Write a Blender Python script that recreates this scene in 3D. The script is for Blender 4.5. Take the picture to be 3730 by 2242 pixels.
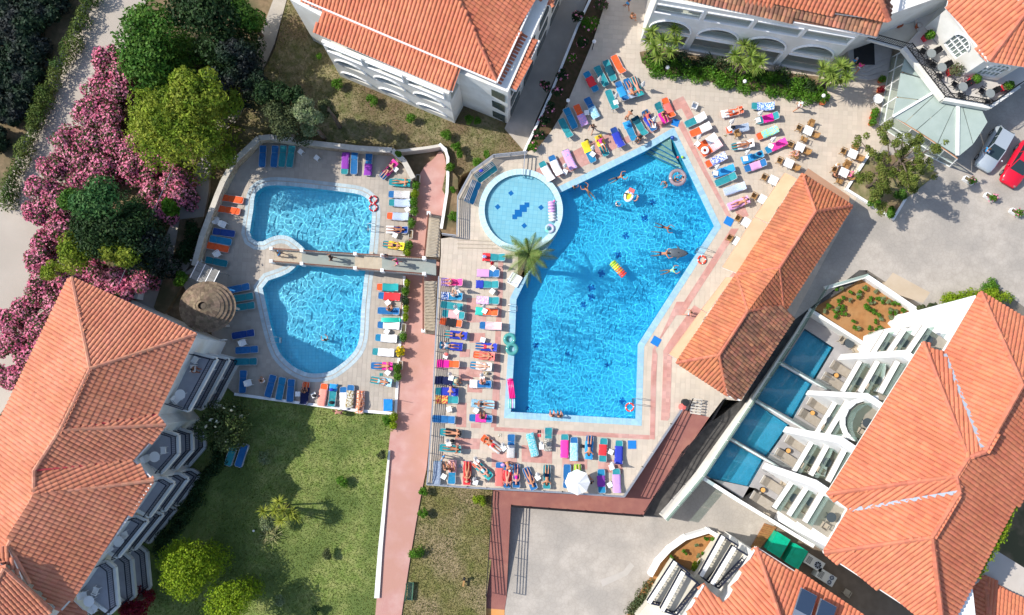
import bpy, bmesh, math, random
import numpy as np
from mathutils import Vector, Matrix
from mathutils.geometry import tessellate_polygon, intersect_line_line_2d
for o in list(bpy.data.objects): bpy.data.objects.remove(o)
S = bpy.context.scene
COL = S.collection
random.seed(7)
RNG = np.random.default_rng(11)
# ---------------------------------------------------------------- camera, sky, sun, exposure
CAM_H, FPX, CX, CY, NX, NY = 68.0, 2901.0, 1865.0, 1121.0, 1850.0, 1370.0
cam_d = bpy.data.cameras.new('camera'); cam = bpy.data.objects.new('camera', cam_d); COL.objects.link(cam)
cam_d.sensor_width = 36; cam_d.lens = FPX/3730*36; cam_d.clip_end = 2000; cam_d.clip_start = 1
cam.location = (0, 0, CAM_H)
cam.rotation_euler = (math.atan((NY-CY)/FPX), -math.atan((CX-NX)/FPX), 0)
S.camera = cam
CAMR = cam.rotation_euler.to_matrix()
S.render.resolution_x, S.render.resolution_y = 1024, 615
W_ = bpy.data.worlds.new('World'); S.world = W_; W_.use_nodes = True
SUN_EL, SUN_DIR = 44.0, -11.5      # elevation; direction the shadows fall, degrees from +x
_nt = W_.node_tree; _bg = _nt.nodes['Background']; _sk = _nt.nodes.new('ShaderNodeTexSky')
_sk.sky_type = 'NISHITA'; _sk.sun_disc = False; _sk.sun_elevation = math.radians(SUN_EL)
_sk.sun_rotation = math.radians(90-(SUN_DIR+180)); _sk.air_density = 1.0; _sk.dust_density = 1.0
_nt.links.new(_sk.outputs[0], _bg.inputs[0]); _bg.inputs[1].default_value = 0.15
sun_d = bpy.data.lights.new('sun', 'SUN'); sun_d.energy = 4.1; sun_d.angle = math.radians(.5); sun_d.color = (1, .95, .87)
sun = bpy.data.objects.new('sun', sun_d); COL.objects.link(sun)
_a = math.radians(SUN_DIR); _e = math.radians(SUN_EL)
sun.rotation_euler = Vector((math.cos(_a)*math.cos(_e), math.sin(_a)*math.cos(_e), -math.sin(_e))).to_track_quat('-Z', 'Y').to_euler()
sun_d.cycles.is_caustics_light = True
S.view_settings.view_transform = 'Standard'; S.view_settings.look = 'None'
S.view_settings.exposure = 0.48; S.view_settings.gamma = 1
S.render.engine = 'CYCLES'; S.cycles.max_bounces = 7; S.cycles.transparent_max_bounces = 12
S.cycles.use_denoising = True
# ---------------------------------------------------------------- where a point of the survey lies in the world
REG = dict(A=(0,0,2.469),B=(900,0,2.469),C=(1800,0,2.469),D=(2730,0,2.469),E=(0,550,2.469),F=(900,550,2.469),G=(1800,550,2.469),
 H=(2730,550,2.469),I=(0,1100,2.469),J=(900,1100,2.469),K=(1800,1100,2.469),L=(2730,1100,2.469),M=(0,1642,2.469),N=(900,1642,2.469),
 O=(1800,1642,2.469),P=(2730,1642,2.469),a=(1950,180,4.938),b=(1950,400,4.938),c=(2450,350,4.938),d=(2450,550,4.938),
 e=(1550,900,4.938),f=(1550,1160,4.938),g=(1550,1420,2.8),h=(1550,1560,2.8),i=(1950,1540,2.8),j=(1330,560,2.8),
 k=(1330,980,2.8),l=(1130,1240,2.8),m=(900,800,1.8667),z=(0,0,1.0))
def at(reg, x, y, z):
    ox, oy, s = REG[reg]
    px, py = ox+x/s, oy+y/s
    d = CAMR @ Vector(((px-CX)/FPX, -(py-CY)/FPX, -1.0))
    t = (z-CAM_H)/d.z
    return Vector((d.x*t, d.y*t, z))
def pts(s, z):
    """'A 10,20 30,40 ; B 5,6' -> world points at height z"""
    out = []; reg = 'z'
    for w in s.split():
        if ',' not in w: reg = w; continue
        v = w.split(',')
        out.append(at(reg, float(v[0]), float(v[1]), float(v[2]) if len(v) > 2 else z))
    return out
# ---------------------------------------------------------------- object helpers
def fit(t):
    w=t.split()
    for k in ('the','a','with','person','small','white'):
        while len(w)>16 and k in w[1:]: i=len(w)-1-w[::-1].index(k); w.pop(i)
    return ' '.join(w[:16])
def tag(o, label=None, cat=None, group=None, kind=None):
    if label: label=fit(label)
    if label: o['label'] = label
    if cat: o['category'] = cat
    if group: o['group'] = group
    if kind: o['kind'] = kind
    return o
def link(name, me, parent=None):
    o = bpy.data.objects.new(name, me); COL.objects.link(o)
    if parent is not None: o.parent = parent
    return o
def empty(name, loc=(0,0,0), rz=0.0, label=None, cat=None, group=None):
    o = link(name, None); o.location = loc; o.rotation_euler = (0,0,rz); o.empty_display_size = .2
    return tag(o, label, cat, group)
class MB:
    def __init__(s): s.v=[]; s.f=[]; s.m=[]
    def add(s, v, f, m=0):
        n=len(s.v); s.v += [tuple(p) for p in v]; s.f += [tuple(i+n for i in q) for q in f]; s.m += [m]*len(f); return s
    def box(s, x0,y0,z0,x1,y1,z1, m=0, M=None):
        v=[Vector(p) for p in ((x0,y0,z0),(x1,y0,z0),(x1,y1,z0),(x0,y1,z0),(x0,y0,z1),(x1,y0,z1),(x1,y1,z1),(x0,y1,z1))]
        if M is not None: v=[M@p for p in v]
        return s.add(v, [(0,3,2,1),(4,5,6,7),(0,1,5,4),(1,2,6,5),(2,3,7,6),(3,0,4,7)], m)
    def bar(s, a, b, w, h=None, m=0, up=(0,0,1)):
        """box from a to b, w wide, h high, centred on the line"""
        a=Vector(a); b=Vector(b); h=h or w; d=(b-a); L=d.length
        if L<1e-6: return s
        d/=L; u=Vector(up)
        if abs(d.dot(u))>.98: u=Vector((1,0,0))
        r=d.cross(u).normalized()*w/2; t=r.cross(d).normalized()*h/2
        v=[a-r-t,a+r-t,a+r+t,a-r+t,b-r-t,b+r-t,b+r+t,b-r+t]
        return s.add(v,[(0,3,2,1),(4,5,6,7),(0,1,5,4),(1,2,6,5),(2,3,7,6),(3,0,4,7)],m)
    def tube(s, P, r, n=6, m=0, closed=False, cap=True):
        P=[Vector(p) for p in P]; k=len(P); rr = r if hasattr(r,'__len__') else [r]*k
        rings=[]; prev=None
        for i in range(k):
            a=P[i-1] if (i>0 or closed) else P[i]; b=P[(i+1)%k] if (i<k-1 or closed) else P[i]
            d=(b-a).normalized(); u=Vector((0,0,1)) if prev is None else prev
            if abs(d.dot(u))>.95: u=Vector((1,0,0)) if abs(d.x)<.9 else Vector((0,1,0))
            x=d.cross(u).normalized(); y=x.cross(d); prev=y
            rings.append([P[i]+(x*math.cos(t)+y*math.sin(t))*rr[i] for t in [2*math.pi*j/n for j in range(n)]])
        v=[p for r_ in rings for p in r_]; f=[]
        for i in range(k if closed else k-1):
            for j in range(n):
                a=i*n+j; b=i*n+(j+1)%n; c=((i+1)%k)*n+(j+1)%n; d=((i+1)%k)*n+j; f.append((a,b,c,d))
        if cap and not closed: f.append(tuple(range(n-1,-1,-1))); f.append(tuple((k-1)*n+j for j in range(n)))
        return s.add(v,f,m)
    def lathe(s, prof, n=16, m=0, c=(0,0,0), sx=1, sy=1, a0=0, a1=2*math.pi):
        full=abs(a1-a0-2*math.pi)<1e-6; k=len(prof); nn=n if full else n+1; v=[]; f=[]
        for r,z in prof:
            for j in range(nn):
                t=a0+(a1-a0)*j/n; v.append((c[0]+r*math.cos(t)*sx,c[1]+r*math.sin(t)*sy,c[2]+z))
        for i in range(k-1):
            for j in range(n):
                b=(j+1)%nn; f.append((i*nn+j,i*nn+b,(i+1)*nn+b,(i+1)*nn+j))
        return s.add(v,f,m)
    def ball(s, c, r, n=10, m=0, sx=1, sy=1, sz=1):
        k=max(5,n//2+1); prof=[(max(1e-4,r*math.sin(math.pi*i/(k-1))), -r*sz*math.cos(math.pi*i/(k-1))) for i in range(k)]
        return s.lathe(prof,n,m,c,sx,sy)
    def prism(s, poly, z0, z1, m=0, holes=(), top=True, bottom=False, side=True):
        loops=[[Vector((p[0],p[1],0)) for p in poly]]+[[Vector((p[0],p[1],0)) for p in h] for h in holes]
        flat=[p for l in loops for p in l]; n=len(flat); zf=z1 if callable(z1) else (lambda p:z1)
        T=tessellate_polygon(loops)
        def ori(t):
            a,b,c=flat[t[0]],flat[t[1]],flat[t[2]]
            return t if (b-a).cross(c-a).z>0 else (t[0],t[2],t[1])
        T=[ori(t) for t in T]
        v=[(p.x,p.y,zf(p)) for p in flat]+[(p.x,p.y,z0) for p in flat]; f=[]
        if top: f+=T
        if bottom: f+=[(t[0]+n,t[2]+n,t[1]+n) for t in T]
        if side:
            o=0
            for li,l in enumerate(loops):
                k=len(l); A=sum(l[i].x*l[(i+1)%k].y-l[(i+1)%k].x*l[i].y for i in range(k))
                ccw=(A>0)==(li==0)
                for i in range(k):
                    a=o+i; b=o+(i+1)%k
                    f.append((a,a+n,b+n,b) if ccw else (a,b,b+n,a+n))
                o+=k
        return s.add(v,f,m)
    def mesh(s, name, mats, smooth=False):
        me=bpy.data.meshes.new(name); me.from_pydata(s.v,[],s.f)
        for x in (mats if isinstance(mats,(list,tuple)) else [mats]): me.materials.append(x)
        if any(s.m): me.polygons.foreach_set('material_index', s.m)
        if smooth: me.polygons.foreach_set('use_smooth',[True]*len(me.polygons))
        me.update(); return me
    def build(s, name, mats, parent=None, smooth=False, label=None, kind=None):
        o=link(name, s.mesh(name,mats,smooth), parent)
        if parent is not None and parent.type=='EMPTY' or parent is not None:
            o.matrix_parent_inverse = Matrix.Identity(4)
        return tag(o,label,None,None,kind)
def copy_tree(o, parent=None):
    c=o.copy(); COL.objects.link(c); c.parent=parent
    for ch in o.children: copy_tree(ch,c)
    return c
def offset(poly, d):
    """offset closed 2D polygon outwards (CCW) by d"""
    k=len(poly); A=sum(poly[i].x*poly[(i+1)%k].y-poly[(i+1)%k].x*poly[i].y for i in range(k)); sg=1 if A>0 else -1
    out=[]
    for i in range(k):
        a,b,c=poly[i-1],poly[i],poly[(i+1)%k]
        d1=(b-a).to_2d().normalized(); d2=(c-b).to_2d().normalized()
        n1=Vector((d1.y,-d1.x))*sg; n2=Vector((d2.y,-d2.x))*sg; n=(n1+n2)
        if n.length<1e-5: n=n1
        n.normalize(); q=max(.45,n.dot(n1)); out.append(Vector((b.x+n.x*d/q,b.y+n.y*d/q,b.z)))
    return out
def smooth_poly(P, it=2, closed=True):
    for _ in range(it):
        Q=[]
        n=len(P)
        for i in range(n if closed else n-1):
            a,b=P[i],P[(i+1)%n]; Q+= [a*.75+b*.25, a*.25+b*.75]
        if not closed: Q=[P[0]]+Q+[P[-1]]
        P=Q
    return P
def resample(P, step, closed=False):
    Q=[P[0]]; n=len(P); carry=0
    for i in range(n if closed else n-1):
        a,b=P[i],P[(i+1)%n]; L=(b-a).length; k=max(1,round(L/step))
        for j in range(1,k+1): Q.append(a.lerp(b,j/k))
    return Q[:-1] if closed else Q
def inside(p, poly):
    c=False; n=len(poly); j=n-1
    for i in range(n):
        a,b=poly[i],poly[j]
        if (a[1]>p[1])!=(b[1]>p[1]) and p[0]<(b[0]-a[0])*(p[1]-a[1])/(b[1]-a[1])+a[0]: c=not c
        j=i
    return c
def arr_inside(X,Y,poly):
    c=np.zeros(X.shape,bool); n=len(poly); j=n-1
    for i in range(n):
        a,b=poly[i],poly[j]
        if a[1]!=b[1]:
            m=((a[1]>Y)!=(b[1]>Y))&(X<(b[0]-a[0])*(Y-a[1])/(b[1]-a[1])+a[0]); c^=m
        j=i
    return c
# ---------------------------------------------------------------- materials
MATS={}
def srgb(r,g,b):
    return tuple(((c/255)/12.92 if c/255<=.04045 else ((c/255+.055)/1.055)**2.4) for c in (r,g,b))
def pm(name, c1, c2=None, scale=3., rough=.8, bump=0., bscale=None, rnd=0., c3=None, s3=.25, metal=0., spec=.3, island=False, detail=4., stretch=None, sub=0., lo=.35, hi=.65):
    if name in MATS: return MATS[name]
    m=bpy.data.materials.new(name); m.use_nodes=True; N=m.node_tree.nodes; Lk=m.node_tree.links; b=N['Principled BSDF']
    b.inputs['Roughness'].default_value=rough; b.inputs['Metallic'].default_value=metal; b.inputs['Specular IOR Level'].default_value=spec
    m.diffuse_color=(*c1,1)
    geo=N.new('ShaderNodeNewGeometry'); vec=geo.outputs['Position']
    if stretch:
        mp=N.new('ShaderNodeMapping'); mp.inputs['Scale'].default_value=stretch; Lk.new(vec,mp.inputs[0]); vec=mp.outputs[0]
    col=None
    def noise(sc,dt=detail):
        n=N.new('ShaderNodeTexNoise'); n.inputs['Scale'].default_value=sc; n.inputs['Detail'].default_value=dt; Lk.new(vec,n.inputs['Vector']); return n.outputs[0]
    def mix(f,a,bb,mode='MIX'):
        x=N.new('ShaderNodeMix'); x.data_type='RGBA'; x.blend_type=mode
        if isinstance(f,float): x.inputs[0].default_value=f
        else: Lk.new(f,x.inputs[0])
        for i,q in ((6,a),(7,bb)):
            if isinstance(q,tuple): x.inputs[i].default_value=(*q,1)
            else: Lk.new(q,x.inputs[i])
        return x.outputs[2]
    def ramp(v,lo,hi):
        r=N.new('ShaderNodeMapRange'); r.inputs[1].default_value=lo; r.inputs[2].default_value=hi; Lk.new(v,r.inputs[0]); return r.outputs[0]
    col=c1
    if c2 is not None: col=mix(ramp(noise(scale),lo,hi),c1,c2)
    if c3 is not None: col=mix(ramp(noise(s3,5.),.42,.62),col,c3)
    if rnd or island:
        oi=N.new('ShaderNodeObjectInfo'); v=oi.outputs['Random']
        if island:
            ad=N.new('ShaderNodeMath'); ad.operation='ADD'; Lk.new(v,ad.inputs[0]); Lk.new(geo.outputs['Random Per Island'],ad.inputs[1])
            fr=N.new('ShaderNodeMath'); fr.operation='FRACT'; Lk.new(ad.outputs[0],fr.inputs[0]); v=fr.outputs[0]
        r=N.new('ShaderNodeMapRange'); r.inputs[3].default_value=1-rnd; r.inputs[4].default_value=1+rnd; Lk.new(v,r.inputs[0])
        hs=N.new('ShaderNodeHueSaturation'); Lk.new(r.outputs[0],hs.inputs['Value'])
        r2=N.new('ShaderNodeMapRange'); r2.inputs[3].default_value=.5-rnd*.04; r2.inputs[4].default_value=.5+rnd*.04
        ml=N.new('ShaderNodeMath'); ml.operation='MULTIPLY'; ml.inputs[1].default_value=7.31; Lk.new(v,ml.inputs[0])
        f2=N.new('ShaderNodeMath'); f2.operation='FRACT'; Lk.new(ml.outputs[0],f2.inputs[0]); Lk.new(f2.outputs[0],r2.inputs[0]); Lk.new(r2.outputs[0],hs.inputs['Hue'])
        if isinstance(col,tuple): hs.inputs['Color'].default_value=(*col,1)
        else: Lk.new(col,hs.inputs['Color'])
        col=hs.outputs[0]
    if isinstance(col,tuple): b.inputs['Base Color'].default_value=(*col,1)
    else: Lk.new(col,b.inputs['Base Color'])
    if bump:
        bp=N.new('ShaderNodeBump'); bp.inputs['Strength'].default_value=min(1,bump); bp.inputs['Distance'].default_value=.02 if bump<=1 else .02*bump
        Lk.new(noise(bscale or scale*6,6.),bp.inputs['Height']); Lk.new(bp.outputs[0],b.inputs['Normal'])
    if sub: b.inputs['Subsurface Weight'].default_value=sub
    MATS[name]=m; return m
def leafmat(name,c1,c2,scale=1.2,trans=.35,rnd=.35,c3=None,s3=.6):
    if name in MATS: return MATS[name]
    m=pm(name,c1,c2,scale,rough=.6,rnd=rnd,island=True,spec=.15,c3=c3,s3=s3)
    N=m.node_tree.nodes; Lk=m.node_tree.links; b=N['Principled BSDF']; out=N['Material Output']
    t=N.new('ShaderNodeBsdfTranslucent'); mx=N.new('ShaderNodeMixShader'); mx.inputs[0].default_value=trans
    src=b.inputs['Base Color'].links[0].from_socket; Lk.new(src,t.inputs[0])
    Lk.new(b.outputs[0],mx.inputs[1]); Lk.new(t.outputs[0],mx.inputs[2]); Lk.new(mx.outputs[0],out.inputs[0]); return m
def glassmat(name,tint=(.8,.9,.88),amt=.75,rough=.03):
    if name in MATS: return MATS[name]
    m=bpy.data.materials.new(name); m.use_nodes=True; N=m.node_tree.nodes; Lk=m.node_tree.links; N.clear()
    out=N.new('ShaderNodeOutputMaterial'); t=N.new('ShaderNodeBsdfTransparent'); t.inputs[0].default_value=(*tint,1)
    g=N.new('ShaderNodeBsdfPrincipled'); g.inputs['Base Color'].default_value=(*[c*.5 for c in tint],1); g.inputs['Roughness'].default_value=rough
    mx=N.new('ShaderNodeMixShader'); mx.inputs[0].default_value=amt; Lk.new(g.outputs[0],mx.inputs[1]); Lk.new(t.outputs[0],mx.inputs[2]); Lk.new(mx.outputs[0],out.inputs[0])
    MATS[name]=m; return m
def tilemat(name,c1,c2,grout,size,rough=.4,ang=0,c3=None,rnd=.2,s3=.2):
    """small pool tiles: colour and fine relief only"""
    m=pm(name,c1,c2,.8,rough=rough,c3=c3,s3=s3)
    N=m.node_tree.nodes; Lk=m.node_tree.links; b=N['Principled BSDF']; src=b.inputs['Base Color'].links[0].from_socket
    geo=N.new('ShaderNodeNewGeometry'); mp=N.new('ShaderNodeMapping'); mp.inputs['Rotation'].default_value=(0,0,ang); Lk.new(geo.outputs['Position'],mp.inputs[0])
    br=N.new('ShaderNodeTexBrick'); br.offset=0; br.inputs['Scale'].default_value=1/size; br.inputs['Mortar Size'].default_value=.05; br.inputs['Brick Width'].default_value=1; br.inputs['Row Height'].default_value=1
    br.inputs['Color1'].default_value=(1,1,1,1); br.inputs['Color2'].default_value=(1-rnd,1-rnd,1-rnd,1); br.inputs['Mortar'].default_value=(*grout,1); Lk.new(mp.outputs[0],br.inputs[0])
    x=N.new('ShaderNodeMix'); x.data_type='RGBA'; x.blend_type='MULTIPLY'; x.inputs[0].default_value=1; Lk.new(src,x.inputs[6]); Lk.new(br.outputs[0],x.inputs[7]); Lk.new(x.outputs[2],b.inputs['Base Color'])
    return m
def add_cracks(m,scale,dark=.82,w=.03):
    N=m.node_tree.nodes; Lk=m.node_tree.links; b=N['Principled BSDF']; src=b.inputs['Base Color'].links[0].from_socket; g=N.new('ShaderNodeNewGeometry'); v=N.new('ShaderNodeTexVoronoi'); v.feature='DISTANCE_TO_EDGE'; v.inputs['Scale'].default_value=scale
    n=N.new('ShaderNodeTexNoise'); n.inputs['Scale'].default_value=1.5; Lk.new(g.outputs['Position'],n.inputs['Vector']); a=N.new('ShaderNodeMix'); a.data_type='VECTOR'; a.inputs[0].default_value=.12; Lk.new(g.outputs['Position'],a.inputs[4]); Lk.new(n.outputs[1],a.inputs[5]); Lk.new(a.outputs[1],v.inputs['Vector'])
    r=N.new('ShaderNodeMapRange'); r.inputs[1].default_value=0; r.inputs[2].default_value=w*2; r.inputs[3].default_value=dark; r.inputs[4].default_value=1; Lk.new(v.outputs[0],r.inputs[0])
    h=N.new('ShaderNodeHueSaturation'); Lk.new(src,h.inputs['Color']); Lk.new(r.outputs[0],h.inputs['Value']); Lk.new(h.outputs[0],b.inputs['Base Color'])
M_WHITE=pm('white_render',(.78,.77,.73),(.70,.69,.65),1.5,.85,c3=(.66,.64,.58),s3=.4)
M_WHITE2=pm('bright_white_render',(.85,.85,.84),(.80,.80,.79),1.5,.8)
M_CREAM=pm('cream_render',(.62,.58,.48),(.55,.51,.42),1.2,.85)
M_METAL=pm('aluminium',(.62,.63,.64),None,rough=.35,metal=.85)
M_DARK=pm('dark_interior',(.02,.022,.025),None,rough=.6)
M_NAVY=pm('navy_iron',(.012,.016,.035),None,rough=.5)
M_BLACK=pm('black_iron',(.012,.012,.014),None,rough=.5)
M_PLAST=pm('white_plastic',(.8,.8,.79),None,rough=.45)
M_GLASS=glassmat('clear_glass',(.86,.94,.92),.72)
M_GLASSG=glassmat('green_glass',(.70,.82,.77),.72)
M_WOODB=pm('brown_wood',(.10,.035,.02),(.16,.06,.035),6,.6,rnd=.15,stretch=(1,8,1))
M_BEIGE=pm('beige_stone_step',(.46,.40,.31),(.40,.34,.26),3,.85)
M_WATER=None
# ================================================================ ground zones
def zone(name, poly, z1, mat, z0=-4.0, holes=(), kind='structure', label=None, cat=None):
    o=MB().prism(poly, z0, z1, 0, holes).build(name, mat); return tag(o,label,cat,None,kind)
M_SOIL=pm('dry_soil',(.24,.17,.10),(.15,.105,.06),2.2,.95,bump=.8,bscale=14,c3=(.10,.09,.045),s3=.5)
M_GARDEN=pm('dry_garden_ground',(.28,.23,.13),(.12,.13,.045),1.6,.95,bump=.8,bscale=16,c3=(.17,.12,.07),s3=.35)
M_LAWN=pm('lawn_grass',(.16,.22,.05),(.25,.27,.09),1.3,.95,bump=1,bscale=22,c3=(.11,.155,.04),s3=.3)
M_LAWN2=pm('dry_lawn_grass',(.24,.205,.085),(.15,.155,.045),1.2,.95,bump=1,bscale=22,c3=(.29,.225,.13),s3=.35)
M_PINK=pm('pink_concrete',(.45,.235,.205),(.50,.30,.265),1.1,.85,bump=.25,bscale=9,c3=(.44,.235,.185),s3=.35)
M_ROAD=pm('pale_road_concrete',(.40,.35,.295),(.44,.39,.335),.5,.9,bump=.2,bscale=8,c3=(.375,.33,.28),s3=.15)
M_LOT=pm('stamped_concrete',(.375,.335,.29),(.44,.395,.345),1.1,.85,bump=.5,bscale=3.5,c3=(.33,.30,.265),s3=.3)
add_cracks(M_LOT,3.2,.90,.05)
M_CONC=pm('grey_concrete',(.36,.32,.27),(.42,.38,.33),1.0,.9,bump=.3,bscale=8,c3=(.32,.29,.26),s3=.4)
M_ASPH=pm('dark_asphalt',(.055,.052,.05),(.085,.08,.075),2.,.9,bump=.8,bscale=25)
M_RED=pm('red_brown_concrete',(.27,.105,.085),(.33,.145,.11),1.3,.85,bump=.5,bscale=12,c3=(.25,.10,.085),s3=.4)
M_COPE=pm('coping_white',(.70,.67,.60),(.62,.59,.52),2.5,.8)
g=[Vector((-500,-500,0)),Vector((500,-500,0)),Vector((500,500,0)),Vector((-500,500,0))]
zone('ground',g,-3.7,M_SOIL,-5)
# left pool (terrace level -2)
LT=-2.0
pool_l=pts('F 78,520 82,430 110,365 190,330 300,328 500,345 850,385 1000,405 1070,440 1103,490 1112,560 1098,760 1085,915 1060,1050 1042,1130 1030,1250 1015,1400 J 1010,120 1003,300 975,410 900,500 780,592 735,615 650,632 550,628 440,580 350,505 290,420 235,230 185,0 F 150,1200 370,1125 450,1060 500,1000 545,890 510,850 450,800 390,757 300,742 210,765 118,815 40,765 55,650',LT-.12)
pool_m=pts('C 1590,1228 G 1975,680 K 1290,385 1268,1052 150,990 180,500 G 200,1340 345,1040 430,930 500,850 560,760 598,640 603,560 585,440 560,395 900,232 1370,0',-.10)
KC=at('z',1897,770,0); KR=3.12
# private pools of the right building (one rectangle, four pools)
PT=-1.7
def dedup(P,eps=.05):
    Q=[]
    for p in P:
        if not Q or (p-Q[-1]).length>eps: Q.append(p)
    return Q
pool_l=dedup(pool_l); pool_m=dedup(pool_m)
pool_l=offset(smooth_poly(pool_l,1),.15)
priv=[pts('z 2930,1198 3037,1268 2966,1388 2852,1320',PT-.1), pts('z 2840,1326 2958,1400 2887,1527 2755,1453',PT-.1),
      pts('z 2747,1465 2876,1550 2794,1668 2662,1592',PT-.1), pts('z 2655,1606 2782,1677 2703,1816 2556,1722',PT-.1)]
# -------- base soils
zone('garden_soil', pts('z -300,-300 2150,-300 1900,560 1660,640 1600,840 1600,1240 1500,1300 1400,2500 -300,2600',-2.3), -2.3, M_SOIL, holes=[offset(pool_l,.2)])
# -------- road and bank
zone('road', pts('z 350,-120 262,112 222,200 172,300 112,450 40,620 -160,1000 -160,1750 120,1330 250,960 420,500 560,-120',-2.2), -2.22, M_ROAD)
zone('west_path', pts('z 1010,-40 1055,-40 1000,160 880,430 770,520 760,700 720,900 690,960 640,1050 560,1250 440,1200 560,960 700,640 790,440 860,330 950,120',-1.9), -1.9, M_CONC)
zone('garden_bed_soil', pts('z 745,790 690,955 630,940 655,800',-1.8), -1.8, M_SOIL)
zone('garden_bed_soil', pts('z 690,1000 640,1080 590,1160 560,1120 600,1000',-1.8), -1.8, M_SOIL)
# -------- garden north of the left terrace
gN=pts('z 1062,-60 1290,-60 1900,300 1935,450 1985,500 1912,555 1795,575 1680,640 1640,740 1610,690 1629,600 1610,535 1440,548 1130,515 965,495 850,590 800,520 870,430 1000,180',-1.5)
zone('garden_ground', gN, -1.55, M_GARDEN)
zone('walkway', pts('z 1838,468 1912,553 1955,430 2140,20 2170,-60 2060,-60 2000,80',-1.3), -1.35, pm('walk_concrete',(.36,.32,.27),(.42,.37,.32),1.2,.9,bump=.3,c3=(.33,.30,.26)))
fb=pts('z 2160,-60 2228,-60 2160,150 2059,393 2010,476 1965,532 1917,557 1945,500 1990,400 2040,270',-.35)
zone('flower_bed_soil', fb, -.4, pm('dark_bed_soil',(.10,.06,.035),(.06,.05,.02),3,.95,bump=1,bscale=14))
zone('garden_ground', pts('z 1629,600 1668,650 1668,860 1610,850 1602,832 1622,720',-1.2), -1.2, M_SOIL)
# -------- lawns
zone('lawn', pts('z 800,1375 900,1440 1060,1470 1440,1515 1412,1700 1380,2060 1366,2400 300,2500 420,2150 520,1950 640,1700 700,1500',-2.2), -2.2, M_LAWN)
zone('lawn', pts('z 1550,1690 1560,1764 1795,1785 1795,2000 1771,2180 1768,2400 1440,2400 1480,2100 1507,1950',-2.15), -2.15, M_LAWN2)
# -------- pink path
zone('pink_path', smooth_poly(pts('z 1605,545 1622,575 1630,640 1625,700 1607,829 1600,960 1596,1100 1590,1240 1578,1400 1556,1700 1542,1760 1507,1950 1459,2260 1440,2420 1350,2420 1368,2242 1384,2006 1414,1642 1431,1505 1451,1266 1467,1016 1483,931 1499,789 1520,650 1550,600 1580,580',-2.03),1), -2.03, M_PINK)
zone('path_kerb', pts('z 1414,1642 1421,1642 1392,2006 1381,2181 1362,2181 1376,2006',-1.75), -1.85, M_WHITE)
# -------- bottom right car park and pink ramps
zone('car_park', pts('z 1846,2172 1858,1845 2345,1875 2440,1880 2590,1650 2760,1740 2960,1905 3230,2060 3560,2420 1750,2420 1768,2300 1771,2172',-2.6), -2.6, M_LOT)
zone('pink_walk', pts('z 1795,1786 2275,1812 2378,1818 2343,1879 1863,1844 1795,1838',-1.5), -1.5, M_RED)
def sloped(name, L, R, mat, z0=-4.0):
    """ramp between two lines of points that carry their own heights"""
    m=MB(); n=len(L)
    v=list(L)+list(R)+[Vector((p.x,p.y,z0)) for p in L]+[Vector((p.x,p.y,z0)) for p in R]; f=[]
    for i in range(n-1):
        f+=[(i,i+1,n+i+1,n+i),(i,2*n+i,2*n+i+1,i+1),(n+i,n+i+1,3*n+i+1,3*n+i)]
    f+=[(0,n,3*n,2*n),(n-1,3*n-1,4*n-1,2*n-1)]
    m.add(v,f); o=m.build(name,mat); bm=bmesh.new(); bm.from_mesh(o.data); bmesh.ops.recalc_face_normals(bm,faces=bm.faces); bm.to_mesh(o.data); bm.free()
    return tag(o,kind='structure')
sloped('pink_ramp', pts('z 1795,1838,-1.5 1771,2172,-2.58',0), pts('z 1862,1844,-1.5 1846,2172,-2.58',0), M_RED)
zone('repair_patch', pts('O 955,1165 1160,1085 1225,1005 1260,1040 1200,1120 975,1225',-2.595), -2.594, pm('repair_concrete',(.40,.37,.33),(.44,.40,.36),2,.9))
zone('ramp_foot', pts('z 1771,2172 1846,2172 1838,2222 1765,2216',-2.58), -2.57, M_RED)
zone('orange_path', pts('z 1765,2216 1838,2222 1834,2420 1740,2420',-2.58), -2.575, pm('orange_concrete',(.62,.27,.08),(.55,.30,.12),1.5,.85))
sloped('pink_ramp', pts('z 2488,1492,-.05 2275,1812,-1.5',0), pts('z 2584,1521,-.05 2378,1818,-1.5',0), M_RED)
sloped('asphalt_ramp', pts('z 3135,975,-.05 2895,1165,-.3 2700,1462,-.8 2560,1560,-1.4 2484,1660,-1.9 2345,1879,-2.55',0),
       pts('z 3165,1000,-.05 3020,1042,-.3 2815,1330,-.8 2700,1500,-1.4 2610,1625,-1.9 2430,1885,-2.55',0), M_ASPH)
zone('car_park', pts('z 3060,820 3110,745 3180,600 3260,440 3340,-60 4100,-60 4100,1400 3640,1050 3560,1100 3400,1140 3160,985 3130,985 2895,1165 2800,1220 2870,1120',-.03), -.03, M_LOT)
zone('warm_concrete_patch', pts('H 1290,1095 1625,1275 1560,1370 1180,1240',-.02), -.022, pm('warm_patch',(.44,.35,.25),(.48,.39,.29),1,.9))
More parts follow.
